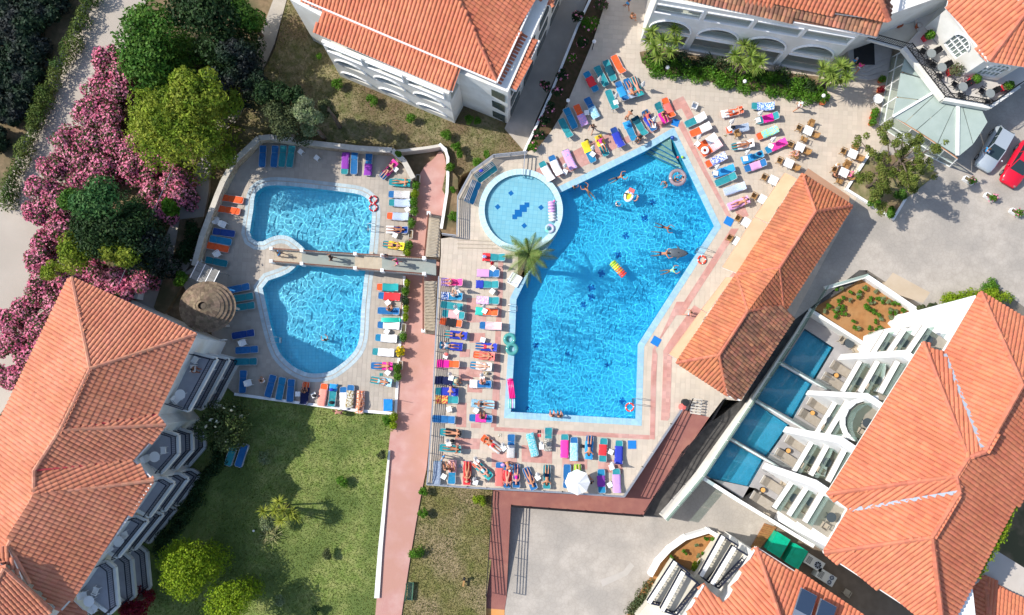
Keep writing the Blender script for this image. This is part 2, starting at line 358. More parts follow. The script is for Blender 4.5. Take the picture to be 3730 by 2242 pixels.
# -------- main deck
deck=pts('z 2228,-60 2160,150 2059,393 2010,476 1965,532 1917,557 1798,565 1717,624 1667,717 1662,862 1606,870 1606,930 1600,1012 1588,1160 1574,1460 1557,1720 1552,1768 1700,1777 2050,1796 2275,1812 2345,1706 2450,1548 2488,1492 2584,1521 2634,1455 2700,1462 2870,1200 2890,1160 3105,755 3180,600 3260,440 3340,-60',0)
copM=offset(pool_m,.62)
def paving(name, poly, z, size, ang, colf, mats, holes=(), gap=.014, top_n=260, slab_mat=None, box=None, z0=-4.0):
    slab=MB().prism(poly,z0,z-.012 if z0<-1 else z-.004,0,holes).build(name, slab_mat or mats[0]); tag(slab,kind='structure')
    xs=[p.x for p in poly]; ys=[p.y for p in poly]; ca,sa=math.cos(ang),math.sin(ang)
    R=48; K=int(130/size)
    loops=[list(poly)]+[list(h) for h in holes]
    I,Jj=np.meshgrid(np.arange(-K//2,K//2),np.arange(-K//2,K//2),indexing='ij')
    U=(I+.5)*size; V=(Jj+.5)*size; X=U*ca-V*sa; Y=U*sa+V*ca
    ok=(X>min(xs)-1)&(X<max(xs)+1)&(Y>min(ys)-1)&(Y<max(ys)+1)&(np.abs(X)<50)&(np.abs(Y-4)<36)
    I=I[ok];Jj=Jj[ok]
    def corner(di,dj):
        u=(I+di)*size; v=(Jj+dj)*size; return u*ca-v*sa, u*sa+v*ca
    C=[corner(a,b) for a,b in ((0,0),(1,0),(1,1),(0,1))]
    ins=[]
    for (x,y) in C:
        m=arr_inside(x,y,[(p.x,p.y) for p in poly])
        for h in holes: m&=~arr_inside(x,y,[(p.x,p.y) for p in h])
        ins.append(m)
    ins=np.stack(ins); full=ins.all(0); part=ins.any(0)&~full
    base=MB(); single=[]
    g2=gap/2
    u0=I*size+g2; u1=(I+1)*size-g2; v0=Jj*size+g2; v1=(Jj+1)*size-g2
    order=np.nonzero(full)[0]
    cxs=(C[0][0]+C[2][0])/2; cys=(C[0][1]+C[2][1])/2
    d=np.hypot(cxs-box[0],cys-box[1]) if box else np.hypot(cxs,cys)
    chosen=set(order[np.argsort(d[order])[:top_n]].tolist())
    ju=RNG.random(len(I)); 
    for n in order:
        k=colf(cxs[n],cys[n]); h=z-.003+.004*ju[n]
        P=[(u*ca-v*sa,u*sa+v*ca) for u,v in ((u0[n],v0[n]),(u1[n],v0[n]),(u1[n],v1[n]),(u0[n],v1[n]))]
        if n in chosen: single.append((cxs[n],cys[n],h,k)); continue
        base.add([(x,y,h) for x,y in P]+[(x,y,z-.013) for x,y in P],[(0,1,2,3),(0,4,5,1),(1,5,6,2),(2,6,7,3),(3,7,4,0)],k)
    for n in np.nonzero(part)[0]:
        P=[Vector((u*ca-v*sa,u*sa+v*ca,0)) for u,v in ((u0[n],v0[n]),(u1[n],v0[n]),(u1[n],v1[n]),(u0[n],v1[n]))]
        for li,lp in enumerate(loops):
            A=sum(lp[q].x*lp[(q+1)%len(lp)].y-lp[(q+1)%len(lp)].x*lp[q].y for q in range(len(lp)))
            sg=(1 if A>0 else -1)*(1 if li==0 else -1)
            for q in range(len(lp)):
                a,b=lp[q],lp[(q+1)%len(lp)]
                if len(P)<3: break
                cx=sum(p.x for p in P)/len(P); cy=sum(p.y for p in P)/len(P)
                L=(b-a).to_2d().length
                if L<1e-6: continue
                t=((cx-a.x)*(b.x-a.x)+(cy-a.y)*(b.y-a.y))/L/L
                dist=abs((b.x-a.x)*(cy-a.y)-(b.y-a.y)*(cx-a.x))/L
                if dist>size*.8 or t<-.5*size/L or t>1+.5*size/L: continue
                s=lambda p:((b.x-a.x)*(p.y-a.y)-(b.y-a.y)*(p.x-a.x))*sg/L-.004
                Q=[]
                for r in range(len(P)):
                    p1,p2=P[r],P[(r+1)%len(P)]; s1,s2=s(p1),s(p2)
                    if s1>=0: Q.append(p1)
                    if (s1>=0)!=(s2>=0): Q.append(p1.lerp(p2,s1/(s1-s2)))
                P=Q
        if len(P)<3: continue
        k=colf(cxs[n],cys[n]); m=len(P)
        base.add([(p.x,p.y,z-.001) for p in P]+[(p.x,p.y,z-.013) for p in P],[tuple(range(m))]+[(r,r+m,(r+1)%m+m,(r+1)%m) for r in range(m)],k)
    base.build('paving_field',mats,slab,kind='stuff')
    proto={}
    for (x,y,h,k) in single:
        if k not in proto:
            q=size/2-g2; proto[k]=MB().add([(-q,-q,0),(q,-q,0),(q,q,0),(-q,q,0),(-q,-q,-.012),(q,-q,-.012),(q,q,-.012),(-q,q,-.012)],[(0,1,2,3),(0,4,5,1),(1,5,6,2),(2,6,7,3),(3,7,4,0)]).mesh('paver',mats[k])
        o=link('paver',proto[k],slab); o.location=(x,y,h); o.rotation_euler=(0,0,ang)
    return slab
P2=lambda s:[(p.x,p.y) for p in pts(s,0)]
pink_areas=[P2(s) for s in (
 # line along the north-west edge of the pool, second line, and the right side band
 'b 660,760 1330,420 1560,520 2100,270 2460,110 2469,230 2120,410 1750,560 1440,700 1000,960 400,1230 100,1440 0,1400 0,1090 130,1000 400,890',
 'c 0,90 190,5 400,390 270,440 160,225 0,290','c 100,530 170,440 680,1480 600,1480','d 345,0 425,0 1050,1170 975,1190',
 'd 1120,1080 1290,990 1370,1170 1210,1230',
 'G 2130,700 2200,700 1700,1480 1630,1480','G 2180,1060 2270,1000 1960,1400 1860,1480 1810,1480',
 'K 1640,0 1720,0 1500,330 1450,430 1470,480 1460,640 1445,1240 1400,1235 1410,640 1425,430 1500,300',
 'K 1800,30 1860,70 1640,400 1600,480 1580,1040 1560,1070 1500,1065 1520,560 1520,440 1640,250',
 'K 0,1125 1398,1200 1398,1240 0,1160',
 # chequered areas on the west side
 'e 1290,1020 1310,230 1400,230 1390,830 1360,1360 1265,1360','e 740,920 910,920 910,1360 740,1360','e 915,1190 1090,1190 1090,1360 915,1360',
 'f 1270,0 1360,0 1330,1480 1205,1480 1250,400','f 790,265 1075,265 1070,440 790,440','f 620,560 800,560 790,700 610,700',
 'f 600,880 870,880 850,1130 600,1130','f 870,880 1020,880 1030,1060 860,1060','f 760,1180 1030,1180 1020,1340 750,1330','g 320,130 420,135 415,385 310,380','g 465,340 565,345 565,395 462,390','g 685,0 735,0 722,385 665,385',
 'g 300,490 560,500 550,610 295,600','h 675,250 930,250 930,400 675,400','i 275,350 530,370 530,480 275,460','i -140,230 170,250 170,420 -140,400','i 640,370 890,390 890,520 640,500',
 )]
M_PAV=pm('beige_paver',(.56,.47,.38),(.50,.43,.345),.7,.8,rnd=.06,island=True,c3=(.47,.41,.34),s3=.18,bump=.15,bscale=20)
M_PAVP=pm('pink_paver',(.50,.26,.22),(.44,.22,.185),.9,.8,rnd=.10,island=True,c3=(.52,.31,.27),s3=.5,bump=.15,bscale=20)
M_PAVL=pm('terrace_paver',(.45,.39,.325),(.40,.35,.295),.7,.85,rnd=.07,island=True,c3=(.38,.34,.29),s3=.2,bump=.15,bscale=20)
kr_out=[Vector((KC.x+(KR+.55)*math.cos(t),KC.y+(KR+.55)*math.sin(t),0)) for t in [i*2*math.pi/48 for i in range(48)]]
palm_bed=pts('G 215,1030 215,930 330,900 420,950 345,1035 250,1165 212,1130',0)
paving('pool_deck', deck, 0.0, .42, math.radians(-4), lambda x,y:0, [M_PAV], holes=[offset(pool_m,.05)], box=(at('z',2320,1650,0).x,at('z',2320,1650,0).y))
for P_ in pink_areas:
    P_=[Vector((x,y,0)) for x,y in P_]; e_=max(((P_[i]-P_[i-1]).length,i) for i in range(len(P_)))[1]; d_=P_[e_]-P_[e_-1]
    if len(P_)>4: P_=P_[:]
    _pz=.006+.0013*(pink_areas.index([(q.x,q.y) for q in P_])%9)
    paving('pink_paving', P_, _pz, .30, math.atan2(d_.y,d_.x), lambda x,y:0, [M_PAVP], top_n=0, z0=-.05)
# -------- left terrace
terr=pts('z 965,505 1140,525 1425,562 1500,640 1507,660 1505,700 1497,789 1483,931 1467,1016 1451,1266 1441,1452 1436,1506 1280,1495 1065,1465 860,1440 780,1370 770,1200 700,1100 650,1010 718,962 745,880 795,700 850,600 944,505',LT)
paving('pool_terrace', terr, LT, .40, math.radians(-3), lambda x,y:0, [M_PAVL], holes=[offset(pool_l,.03)], box=(at('z',1400,1350,0).x,at('z',1400,1350,0).y), top_n=240)
# ================================================================ pools
def is_receiver(o): o.cycles.is_caustics_receiver=True; return o
M_TILE_M=tilemat('main_pool_tile',(.07,.60,.84),(.09,.64,.87),(.7,.85,.95),.25,.3,rnd=.06,c3=(.055,.56,.81))
M_TILE_L=tilemat('left_pool_tile',(.22,.70,.85),(.27,.74,.88),(.62,.78,.85),.3,.3,rnd=.1,c3=(.10,.60,.82),s3=.09)
M_TILE_P=tilemat('private_pool_tile',(.07,.45,.66),(.09,.49,.70),(.6,.75,.85),.12,.3,rnd=.15)
M_TILE_P2=tilemat('private_pool_light_tile',(.07,.40,.52),(.09,.44,.56),(.6,.75,.85),.12,.3,rnd=.15)
M_TILE_K=tilemat('paddling_pool_tile',(.42,.70,.77),(.47,.74,.80),(.68,.82,.88),.38,.3,ang=.1,rnd=.1)
M_COPB=pm('pale_blue_coping',(.27,.46,.57),(.33,.52,.61),3,.5,rnd=.08)
M_COPW=pm('white_blue_coping',(.37,.49,.55),(.44,.54,.58),4,.6,rnd=.12)
M_NAVYT=pm('navy_tile',(.01,.18,.50),None,rough=.3)
def water_mat():
    m=bpy.data.materials.new('pool_water'); m.use_nodes=True; N=m.node_tree.nodes; Lk=m.node_tree.links; N.clear()
    out=N.new('ShaderNodeOutputMaterial'); r=N.new('ShaderNodeBsdfRefraction'); r.inputs['IOR'].default_value=1.33; r.inputs['Roughness'].default_value=0; r.inputs[0].default_value=(.84,.97,1,1)
    g=N.new('ShaderNodeBsdfGlossy'); g.inputs['Roughness'].default_value=.03; fr=N.new('ShaderNodeFresnel'); fr.inputs[0].default_value=1.33
    mx=N.new('ShaderNodeMixShader'); Lk.new(fr.outputs[0],mx.inputs[0]); Lk.new(r.outputs[0],mx.inputs[1]); Lk.new(g.outputs[0],mx.inputs[2]); Lk.new(mx.outputs[0],out.inputs[0])
    return m
M_WATER=water_mat()
def vor(X,Y,cell,seed):
    r=np.random.default_rng(seed); G=64; jx=r.random((G,G)); jy=r.random((G,G))
    gx=X/cell; gy=Y/cell; ix=np.floor(gx).astype(int); iy=np.floor(gy).astype(int)
    d1=np.full(X.shape,9.); d2=np.full(X.shape,9.)
    for dx in (-2,-1,0,1,2):
        for dy in (-2,-1,0,1,2):
            cx=ix+dx; cy=iy+dy; d=np.hypot(cx+jx[cx%G,cy%G]-gx,cy+jy[cx%G,cy%G]-gy)
            d2=np.where(d<d1,d1,np.minimum(d2,d)); d1=np.minimum(d1,d)
    return (d2-d1)*cell
def water(poly, z, step=.085, amp=.011, width=.14, cell=.62, label='', seed=3, name='pool_water', big=0.):
    xs=[p.x for p in poly]; ys=[p.y for p in poly]; x0,y0=min(xs)-.3,min(ys)-.3
    nx=int((max(xs)+.3-x0)/step); ny=int((max(ys)+.3-y0)/step)
    X,Y=np.meshgrid(x0+np.arange(nx+1)*step,y0+np.arange(ny+1)*step,indexing='ij')
    rng=np.random.default_rng(seed); wx=np.zeros_like(X); wy=np.zeros_like(X); env=np.zeros_like(X)
    for k in range(12):
        lam=rng.uniform(.9,4); a=rng.uniform(0,6.28); s_=np.sin(6.283/lam*(X*math.cos(a)+Y*math.sin(a))+rng.uniform(0,6.28))
        wx+=.035*lam*s_*math.sin(a); wy-=.035*lam*s_*math.cos(a)
    for k in range(5):
        lam=rng.uniform(5,11); a=rng.uniform(0,6.28); env+=.2*np.sin(6.283/lam*(X*math.cos(a)+Y*math.sin(a))+rng.uniform(0,6.28))
    XX=X+wx; YY=Y+wy; e1=vor(XX+50,YY+50,cell,seed); e2=vor(XX*1.1+73,YY+57,cell*1.5,seed+2); e3=vor(XX+31,YY*1.15+90,cell*.62,seed+5)
    A=amp*(1+.45*env)
    Z=A*np.exp(-np.sqrt(e1**2+.0022)/width)+A*.8*np.exp(-np.sqrt(e2**2+.0022)/width)+A*.35*np.exp(-np.sqrt(e3**2+.003)/(width*.7))
    cxs=(X[:-1,:-1]+X[1:,1:])/2; cys=(Y[:-1,:-1]+Y[1:,1:])/2
    big_poly=offset(poly,.12); keep=arr_inside(cxs,cys,[(p.x,p.y) for p in big_poly])
    idx=np.arange((nx+1)*(ny+1)).reshape(nx+1,ny+1)
    q=np.stack([idx[:-1,:-1],idx[1:,:-1],idx[1:,1:],idx[:-1,1:]],-1)[keep]
    u,inv=np.unique(q,return_inverse=True); v=np.stack([X,Y,z+Z],-1).reshape(-1,3)[u]; inv=inv.reshape(-1,4)
    me=bpy.data.meshes.new('water'); me.vertices.add(len(v)); me.vertices.foreach_set('co',v.ravel())
    me.loops.add(inv.size); me.loops.foreach_set('vertex_index',inv.ravel().astype(np.int32)); me.polygons.add(len(inv))
    me.polygons.foreach_set('loop_start',np.arange(0,inv.size,4,dtype=np.int32)); me.polygons.foreach_set('loop_total',np.full(len(inv),4,dtype=np.int32)); me.polygons.foreach_set('use_smooth',np.ones(len(inv),bool))
    me.update(calc_edges=True); me.validate(); me.materials.append(M_WATER)
    o=link(name,me); tag(o,kind='structure'); o.cycles.is_caustics_caster=True; return o
def basin(poly, ztop, depth, mat, name='pool_basin', rim=.3):
    n=len(poly); v=[(p.x,p.y,ztop-depth) for p in poly]+[(p.x,p.y,ztop) for p in poly]
    A=sum(poly[i].x*poly[(i+1)%n].y-poly[(i+1)%n].x*poly[i].y for i in range(n))
    m=MB(); T=tessellate_polygon([[Vector((p.x,p.y,0)) for p in poly]])
    def ori(t):
        a,b,c=poly[t[0]],poly[t[1]],poly[t[2]]; return t if (b.x-a.x)*(c.y-a.y)-(b.y-a.y)*(c.x-a.x)>0 else (t[0],t[2],t[1])
    f=[ori(t) for t in T]+[((i,i+n,(i+1)%n+n,(i+1)%n) if A>0 else (i,(i+1)%n,(i+1)%n+n,i+n)) for i in range(n)]
    m.add(v,f); o=m.build(name,mat); is_receiver(o); return tag(o,kind='structure')
def coping(poly, w, z, seg, mats, name, parent, h=.05, inn=.0, stone='coping_stone'):
    """ring of separate stones round a pool edge"""
    P=resample(list(poly),seg,True); n=len(P); O=offset(P,w); I_=offset(P,-inn) if inn else P
    A=sum(P[i].x*P[(i+1)%n].y-P[(i+1)%n].x*P[i].y for i in range(n)); k=0
    extra=MB()
    for i in range(n):
        a,b,c,d=I_[i],I_[(i+1)%n],O[(i+1)%n],O[i]; g=.012
        ab=(b-a); 
        if ab.length<.03: continue
        u=ab.normalized()*g/2; cd=(c-d).normalized()*g/2 if (c-d).length>.02 else u*0
        q=[a+u,b-u,c-cd,d+cd]
        if A<0: q=q[::-1]
        q=q[::-1] if False else q
        ar=sum(q[r].x*q[(r+1)%4].y-q[(r+1)%4].x*q[r].y for r in range(4))
        if ar<0: q=q[::-1]
        m=MB() if k<290 else extra
        ctr=sum(q,Vector())/4; off=ctr if m is not extra else Vector()
        m.add([(p.x-off.x,p.y-off.y,0 if m is not extra else z) for p in q]+[(p.x-off.x,p.y-off.y,-h if m is not extra else z-h) for p in q],[(0,1,2,3),(0,4,5,1),(1,5,6,2),(2,6,7,3),(3,7,4,0)])
        if m is not extra:
            o=m.build(stone,mats[k%len(mats)],parent); o.location=(ctr.x,ctr.y,z)
        k+=1
    if extra.v: extra.build('coping_rest',mats[0],parent,kind='stuff')
bm_=basin(pool_m,.0,1.55,M_TILE_M); water(pool_m,-.09,seed=3,amp=.0135,width=.125,cell=.52,step=.058)
coping(pool_m,.55,.012,.36,[M_COPB],'x',bm_)
bl_=basin(pool_l,LT,1.25,M_TILE_L); water(pool_l,LT-.10,seed=11,amp=.021,width=.16,cell=.75,step=.07)
coping(pool_l,.36,LT+.012,.25,[M_COPW],'x',bl_)
coping(offset(pool_l,.44),.30,LT+.008,.4,[pm('pale_blue_tile',(.36,.45,.49),(.42,.49,.51),4,.6,rnd=.1)],'x',bl_,stone='edge_tile')
# paddling pool: raised ring
ring=[Vector((KC.x+KR*math.cos(t),KC.y+KR*math.sin(t),0)) for t in [i*2*math.pi/56 for i in range(56)]]
bk=basin(ring,.42,.38,M_TILE_K)
kdisk=[Vector((KC.x+(KR-.02)*math.cos(t),KC.y+(KR-.02)*math.sin(t),0)) for t in [i*2*math.pi/56 for i in range(56)]]
water(kdisk,.36,seed=21,amp=.002,width=.25,cell=1.1,step=.12)
M_RIM=pm('pale_blue_rim',(.45,.62,.66),(.5,.66,.7),3,.4,rnd=.06)
coping(ring,.50,.45,.3,[M_RIM],'x',bk,h=.45)
for (x,y,r,a) in ((0,0,0,0),):
    mo=MB()
    cells=[(0,0),(1,0),(-1,0),(0,1),(0,-1),(1,1),(-1,-1),(2,1),(-2,-1),(1,2),(-1,-2),(2,2),(-2,-2),(3,2),(2,3),(-3,-2),(-2,-3),(3,3),(-3,-3),(0,2),(0,-2),(2,0),(-2,0)]
    s=.21
    for i,j_ in cells: mo.box(KC.x+(i-.5)*s,KC.y+(j_-.5)*s,.045,KC.x+(i+.5)*s,KC.y+(j_+.5)*s,.05)
    for (dx,dy) in ((-2.0,.35),(1.75,.3),(-.85,1.55),(.3,-1.3)): 
        o=MB().box(-.18,-.18,0,.18,.18,.005,0,Matrix.Rotation(.7,4,'Z')).build('navy_tile_inlay',M_NAVYT,bk); o.location=(KC.x+dx,KC.y+dy,.045); is_receiver(o)
    is_receiver(mo.build('navy_tile_inlay',M_NAVYT,bk))
# dark star mosaics on the floor of the main pool
def star(cx,cy,r,rot):
    m=MB(); R_=Matrix.Rotation(rot,4,'Z')
    for (i,j,q) in ((0,0,.26),(.42,.1,.2),(-.4,.05,.2),(.05,.44,.18),(-.05,-.42,.18),(.35,-.4,.12),(-.38,.42,.1)): m.box((i-q)*r,(j-q)*r,-.004,(i+q)*r,(j+q)*r,0,0,R_)
    o=m.build('navy_mosaic',M_NAVYT,bm_); o.location=(cx,cy,-1.546); is_receiver(o)
for (x,y,r) in ((1420,470,.9),(1350,610,1.1),(1180,770,1.0),(1110,940,1.0),(960,1110,1.1),(870,1240,1.1),(870,1320,1.0),(800,1390,.9)):
    p=at('G',x,y,-1.5); star(p.x,p.y,r*.5,x*.7)
for (x,y,r) in ((375,390,.45),(660,470,.35),(1013,570,.35),(1150,890,.5),(300,955,.3)):
    p=at('K',x,y,-1.5); star(p.x,p.y,r,y*.3)
# steps in the top corner of the main pool
M_STEP=tilemat('pool_step_tile',(.42,.55,.42),(.38,.52,.42),(.8,.8,.7),.2,.4,rnd=.1)
M_STEPE=pm('blue_step_edge',(.02,.20,.42),None,rough=.4)
for k,(l,r,l2,r2) in enumerate((('C 1490,1290','C 1600,1360','C 1590,1232','C 1590,1232'),('C 1440,1320','C 1630,1420','C 1490,1290','C 1600,1360'),('C 1390,1345','C 1660,1475','C 1440,1320','C 1630,1420'),('C 1350,1370','C 1690,1530','C 1390,1345','C 1660,1475'))):
    q=pts(' '.join((l,r,r2,l2)) if k else ' '.join((l,r,r2)),-.2-.2*k); zt=-.28-.22*k
    is_receiver(MB().prism(q,-1.54,zt).build('pool_step',M_STEP,bm_)); a,b=q[0],q[1]
    is_receiver(MB().bar((a.x,a.y,zt+.01),(b.x,b.y,zt+.01),.09,.03).build('step_edge',M_STEPE,bm_))
# private pools
priv_b=[]
for k,p in enumerate(priv):
    b=basin(p,PT,.85,M_TILE_P); w=water(p,PT-.1,seed=31+k,amp=.003,width=.3,cell=1.2,step=.14); priv_b.append(b)
# private terrace slab round them
pt_poly=pts('z 3000,1042 2790,1375 2545,1735 2755,1780 2960,1905 3030,1960 3250,1720 3420,1300 3180,1160 2960,1115',PT)
M_PTERR=pm('grey_terrace',(.30,.285,.285),(.34,.325,.32),2,.8,bump=.2,bscale=12)
zone('private_terrace', pt_poly, PT, M_PTERR, holes=[offset(p,.0) for p in priv])

# raised planter with orange soil by the private pools
pb=pts('z 3165,1012 3345,1135 3155,1252 2968,1125 3012,1048',-.35)
M_OSOIL=pm('orange_soil',(.36,.17,.06),(.28,.13,.045),2.5,.95,bump=1,bscale=10,c3=(.36,.19,.075),s3=.6)
zone('planter_soil', pb, -.45, M_OSOIL)
M_PWALL=M_WHITE2
# ================================================================ buildings
def roofmat(name,c1,c2,c3,rnd=.10,s3=.35):
    return pm(name,c1,c2,1.6,.8,rnd=rnd,island=True,c3=c3,s3=s3,bump=.2,bscale=20)
R_SAL=roofmat('salmon_roof_tile',(.53,.205,.12),(.56,.23,.14),(.50,.185,.105))
R_COR=roofmat('coral_roof_tile',(.54,.18,.095),(.57,.20,.11),(.51,.16,.085))
R_BAR=roofmat('weathered_orange_tile',(.50,.18,.085),(.44,.15,.07),(.38,.135,.07),.13,.5)
R_OLD=roofmat('old_brown_tile',(.42,.17,.095),(.27,.13,.085),(.22,.11,.07),.28,.7)
M_RIDGE=pm('ridge_tile_clay',(.53,.24,.155),(.47,.20,.13),2,.85,rnd=.12)
M_RIDGE2=pm('ridge_tile_red',(.50,.17,.10),(.44,.145,.09),2,.85,rnd=.12)
M_GUT=pm('white_gutter',(.72,.70,.68),None,rough=.6)
ARCH=[(-.5,0.),(-.27,.068),(0,.092),(.27,.068),(.5,0.)]
def tile_geo(w,L):
    v=[];f=[]
    for (e,dz) in ((0,0.0),(L*1.06,.0)):   # e along the slope, 0 = lower end
        for (a,h) in ARCH: v.append((a*w,e,h+(.045 if e==0 else .0)))
    for i in range(4): f.append((i,i+1,i+6,i+5))
    n=len(v)
    for (a,h) in ARCH: v.append((a*w,0.004,h-.0))
    for i in range(4): f.append((i,n+i,n+i+1,i+1))
    return np.array(v),f
class Roof:
    def __init__(s,parent,mat,w=.31,L=.42,n_single=280,thick=.16,name='roof',fascia=None,fr=(0,0)):
        s.p=parent; s.mat=mat; s.w=w; s.L=L; s.n=n_single; s.mb=MB(); s.T=[]; s.th=thick; s.name=name; s.fascia=fascia or M_GUT
    def plane(s, P, mat=None):
        P=[Vector(p) for p in P]; c=sum(P,Vector())/len(P)
        A=np.array([[p.x-c.x,p.y-c.y,p.z-c.z] for p in P]); _,_,vt=np.linalg.svd(A); n=Vector(vt[2]); n=n if n.z>0 else -n
        P=[Vector((p.x,p.y,c.z-(n.x*(p.x-c.x)+n.y*(p.y-c.y))/n.z)) for p in P]
        k=len(P); ar=sum(P[i].x*P[(i+1)%k].y-P[(i+1)%k].x*P[i].y for i in range(k))
        if ar<0: P=P[::-1]
        zf=lambda q:c.z-(n.x*(q.x-c.x)+n.y*(q.y-c.y))/n.z
        m=MB().prism(P,0,zf); m.v=[(x,y,(z if i<k else zf(Vector((x,y,0)))-s.th)) for i,(x,y,z) in enumerate(m.v)]
        s.mb.add(m.v,[f_ for f_ in m.f if len(f_)==3],0); s.mb.add(m.v,[f_ for f_ in m.f if len(f_)!=3],1); s.mb.add([(x,y,z-s.th) for x,y,z in m.v[:k]],[t[::-1] for t in m.f if max(t)<k and len(t)==3],1)
        up=Vector((-n.x*n.z,-n.y*n.z,n.x*n.x+n.y*n.y))
        up=up.normalized() if up.length>1e-4 else Vector((0,1,0)); e=up.cross(n).normalized()
        U=np.array([(p-c).dot(e) for p in P]); V=np.array([(p-c).dot(up) for p in P])
        i=np.arange(math.floor(U.min()/s.w),math.ceil(U.max()/s.w)+1); j=np.arange(0,math.ceil((V.max()-V.min())/s.L)+1)
        I,J=np.meshgrid((i+.5)*s.w,V.min()+j*s.L-.04,indexing='ij'); pl=list(zip(U,V))
        ok=arr_inside(I,J+s.L*.5,pl)|arr_inside(I,J+s.L*.25,pl)
        for u,v in zip(I[ok],J[ok]): s.T.append((c,e,up,n,u,v,mat or s.mat))
        s._z=zf; return zf
    def finish(s, smooth=False):
        ro=s.mb.build(s.name,[s.mat,s.fascia],s.p)
        tv,tf=tile_geo(s.w,s.L)
        # single tiles: those nearest to the camera that are in the picture
        pos=np.array([list(t[0]+t[1]*t[4]+t[2]*t[5]) for t in s.T])
        inv=CAMR.transposed(); d=[]
        rel=np.array([list(inv@(Vector(p)-cam.location)) for p in pos]); sx=rel[:,0]/-rel[:,2]*FPX+CX; sy=-rel[:,1]/-rel[:,2]*FPX+CY
        vis=(sx>5)&(sx<3725)&(sy>5)&(sy<2237); dist=np.where(vis,-rel[:,2],1e9)
        order=np.argsort(dist,kind='stable'); single=set(order[:s.n].tolist()); proto={}
        rg=np.random.default_rng(5)
        groups={}
        for k,(c,e,up,n,u,v,mat) in enumerate(s.T):
            j1,j2=rg.uniform(-.012,.012,2); R_=np.array([list(e),list(up),list(n)]); o_=np.array(pos[k])+j1*np.array(e)+(.03+abs(j2)*.6)*np.array(n)
            if k in single:
                if mat.name not in proto:
                    me=bpy.data.meshes.new('roof_tile'); me.from_pydata(tv.tolist(),[],tf); me.materials.append(mat); proto[mat.name]=me
                ob=link('roof_tile',proto[mat.name],ro)
                M=Matrix(((e[0],up[0],n[0],o_[0]),(e[1],up[1],n[1],o_[1]),(e[2],up[2],n[2],o_[2]),(0,0,0,1))); ob.matrix_local=M
            else:
                groups.setdefault(mat.name,[]).append(tv@R_+o_)
        for mn,L_ in groups.items():
            V=np.concatenate(L_); k=len(L_); F=(np.array(tf)[None]+(np.arange(k)*len(tv))[:,None,None]).reshape(-1,4)
            me=bpy.data.meshes.new('roof_tiling'); me.from_pydata(V.tolist(),[],F.tolist()); me.materials.append(MATS[mn])
            tag(link('roof_tiling',me,ro),kind='stuff')
        return ro
def caps(ro, lines, mat, r=.15, seg=.44, maxn=290):
    k=0; m=MB()
    prof=[(-1,-.25),(-.75,.62),(0,1.),(.75,.62),(1,-.25)]
    v=[];
    for (y,q) in ((0,1.12),(seg*1.08,.92)):
        for a,b in prof: v.append((a*r*q,y,b*r*q))
    f=[(i,i+1,i+6,i+5) for i in range(4)]; n=len(v)
    for a,b in prof: v.append((a*r*.8,0,b*r*.8))
    f+=[(i,n+i,n+i+1,i+1) for i in range(4)]
    me=bpy.data.meshes.new('ridge_tile'); me.from_pydata(v,[],f); me.materials.append(mat)
    rest=MB()
    for a,b in lines:
        a=Vector(a)+Vector((0,0,.06)); b=Vector(b)+Vector((0,0,.06)); d=b-a; L=d.length; n_=max(1,round(L/seg)); d.normalize()
        x=d.cross(Vector((0,0,1))).normalized(); zz=x.cross(d)
        for i in range(n_):
            o=a+d*(i*L/n_); M=Matrix(((x.x,d.x,zz.x,o.x),(x.y,d.y,zz.y,o.y),(x.z,d.z,zz.z,o.z),(0,0,0,1)))
            if k<maxn: ob=link('ridge_tile',me,ro); ob.matrix_local=M; k+=1
            else: rest.add([M@Vector(p) for p in v],f)
    if rest.v: rest.build('ridge_rest',mat,ro,kind='stuff')
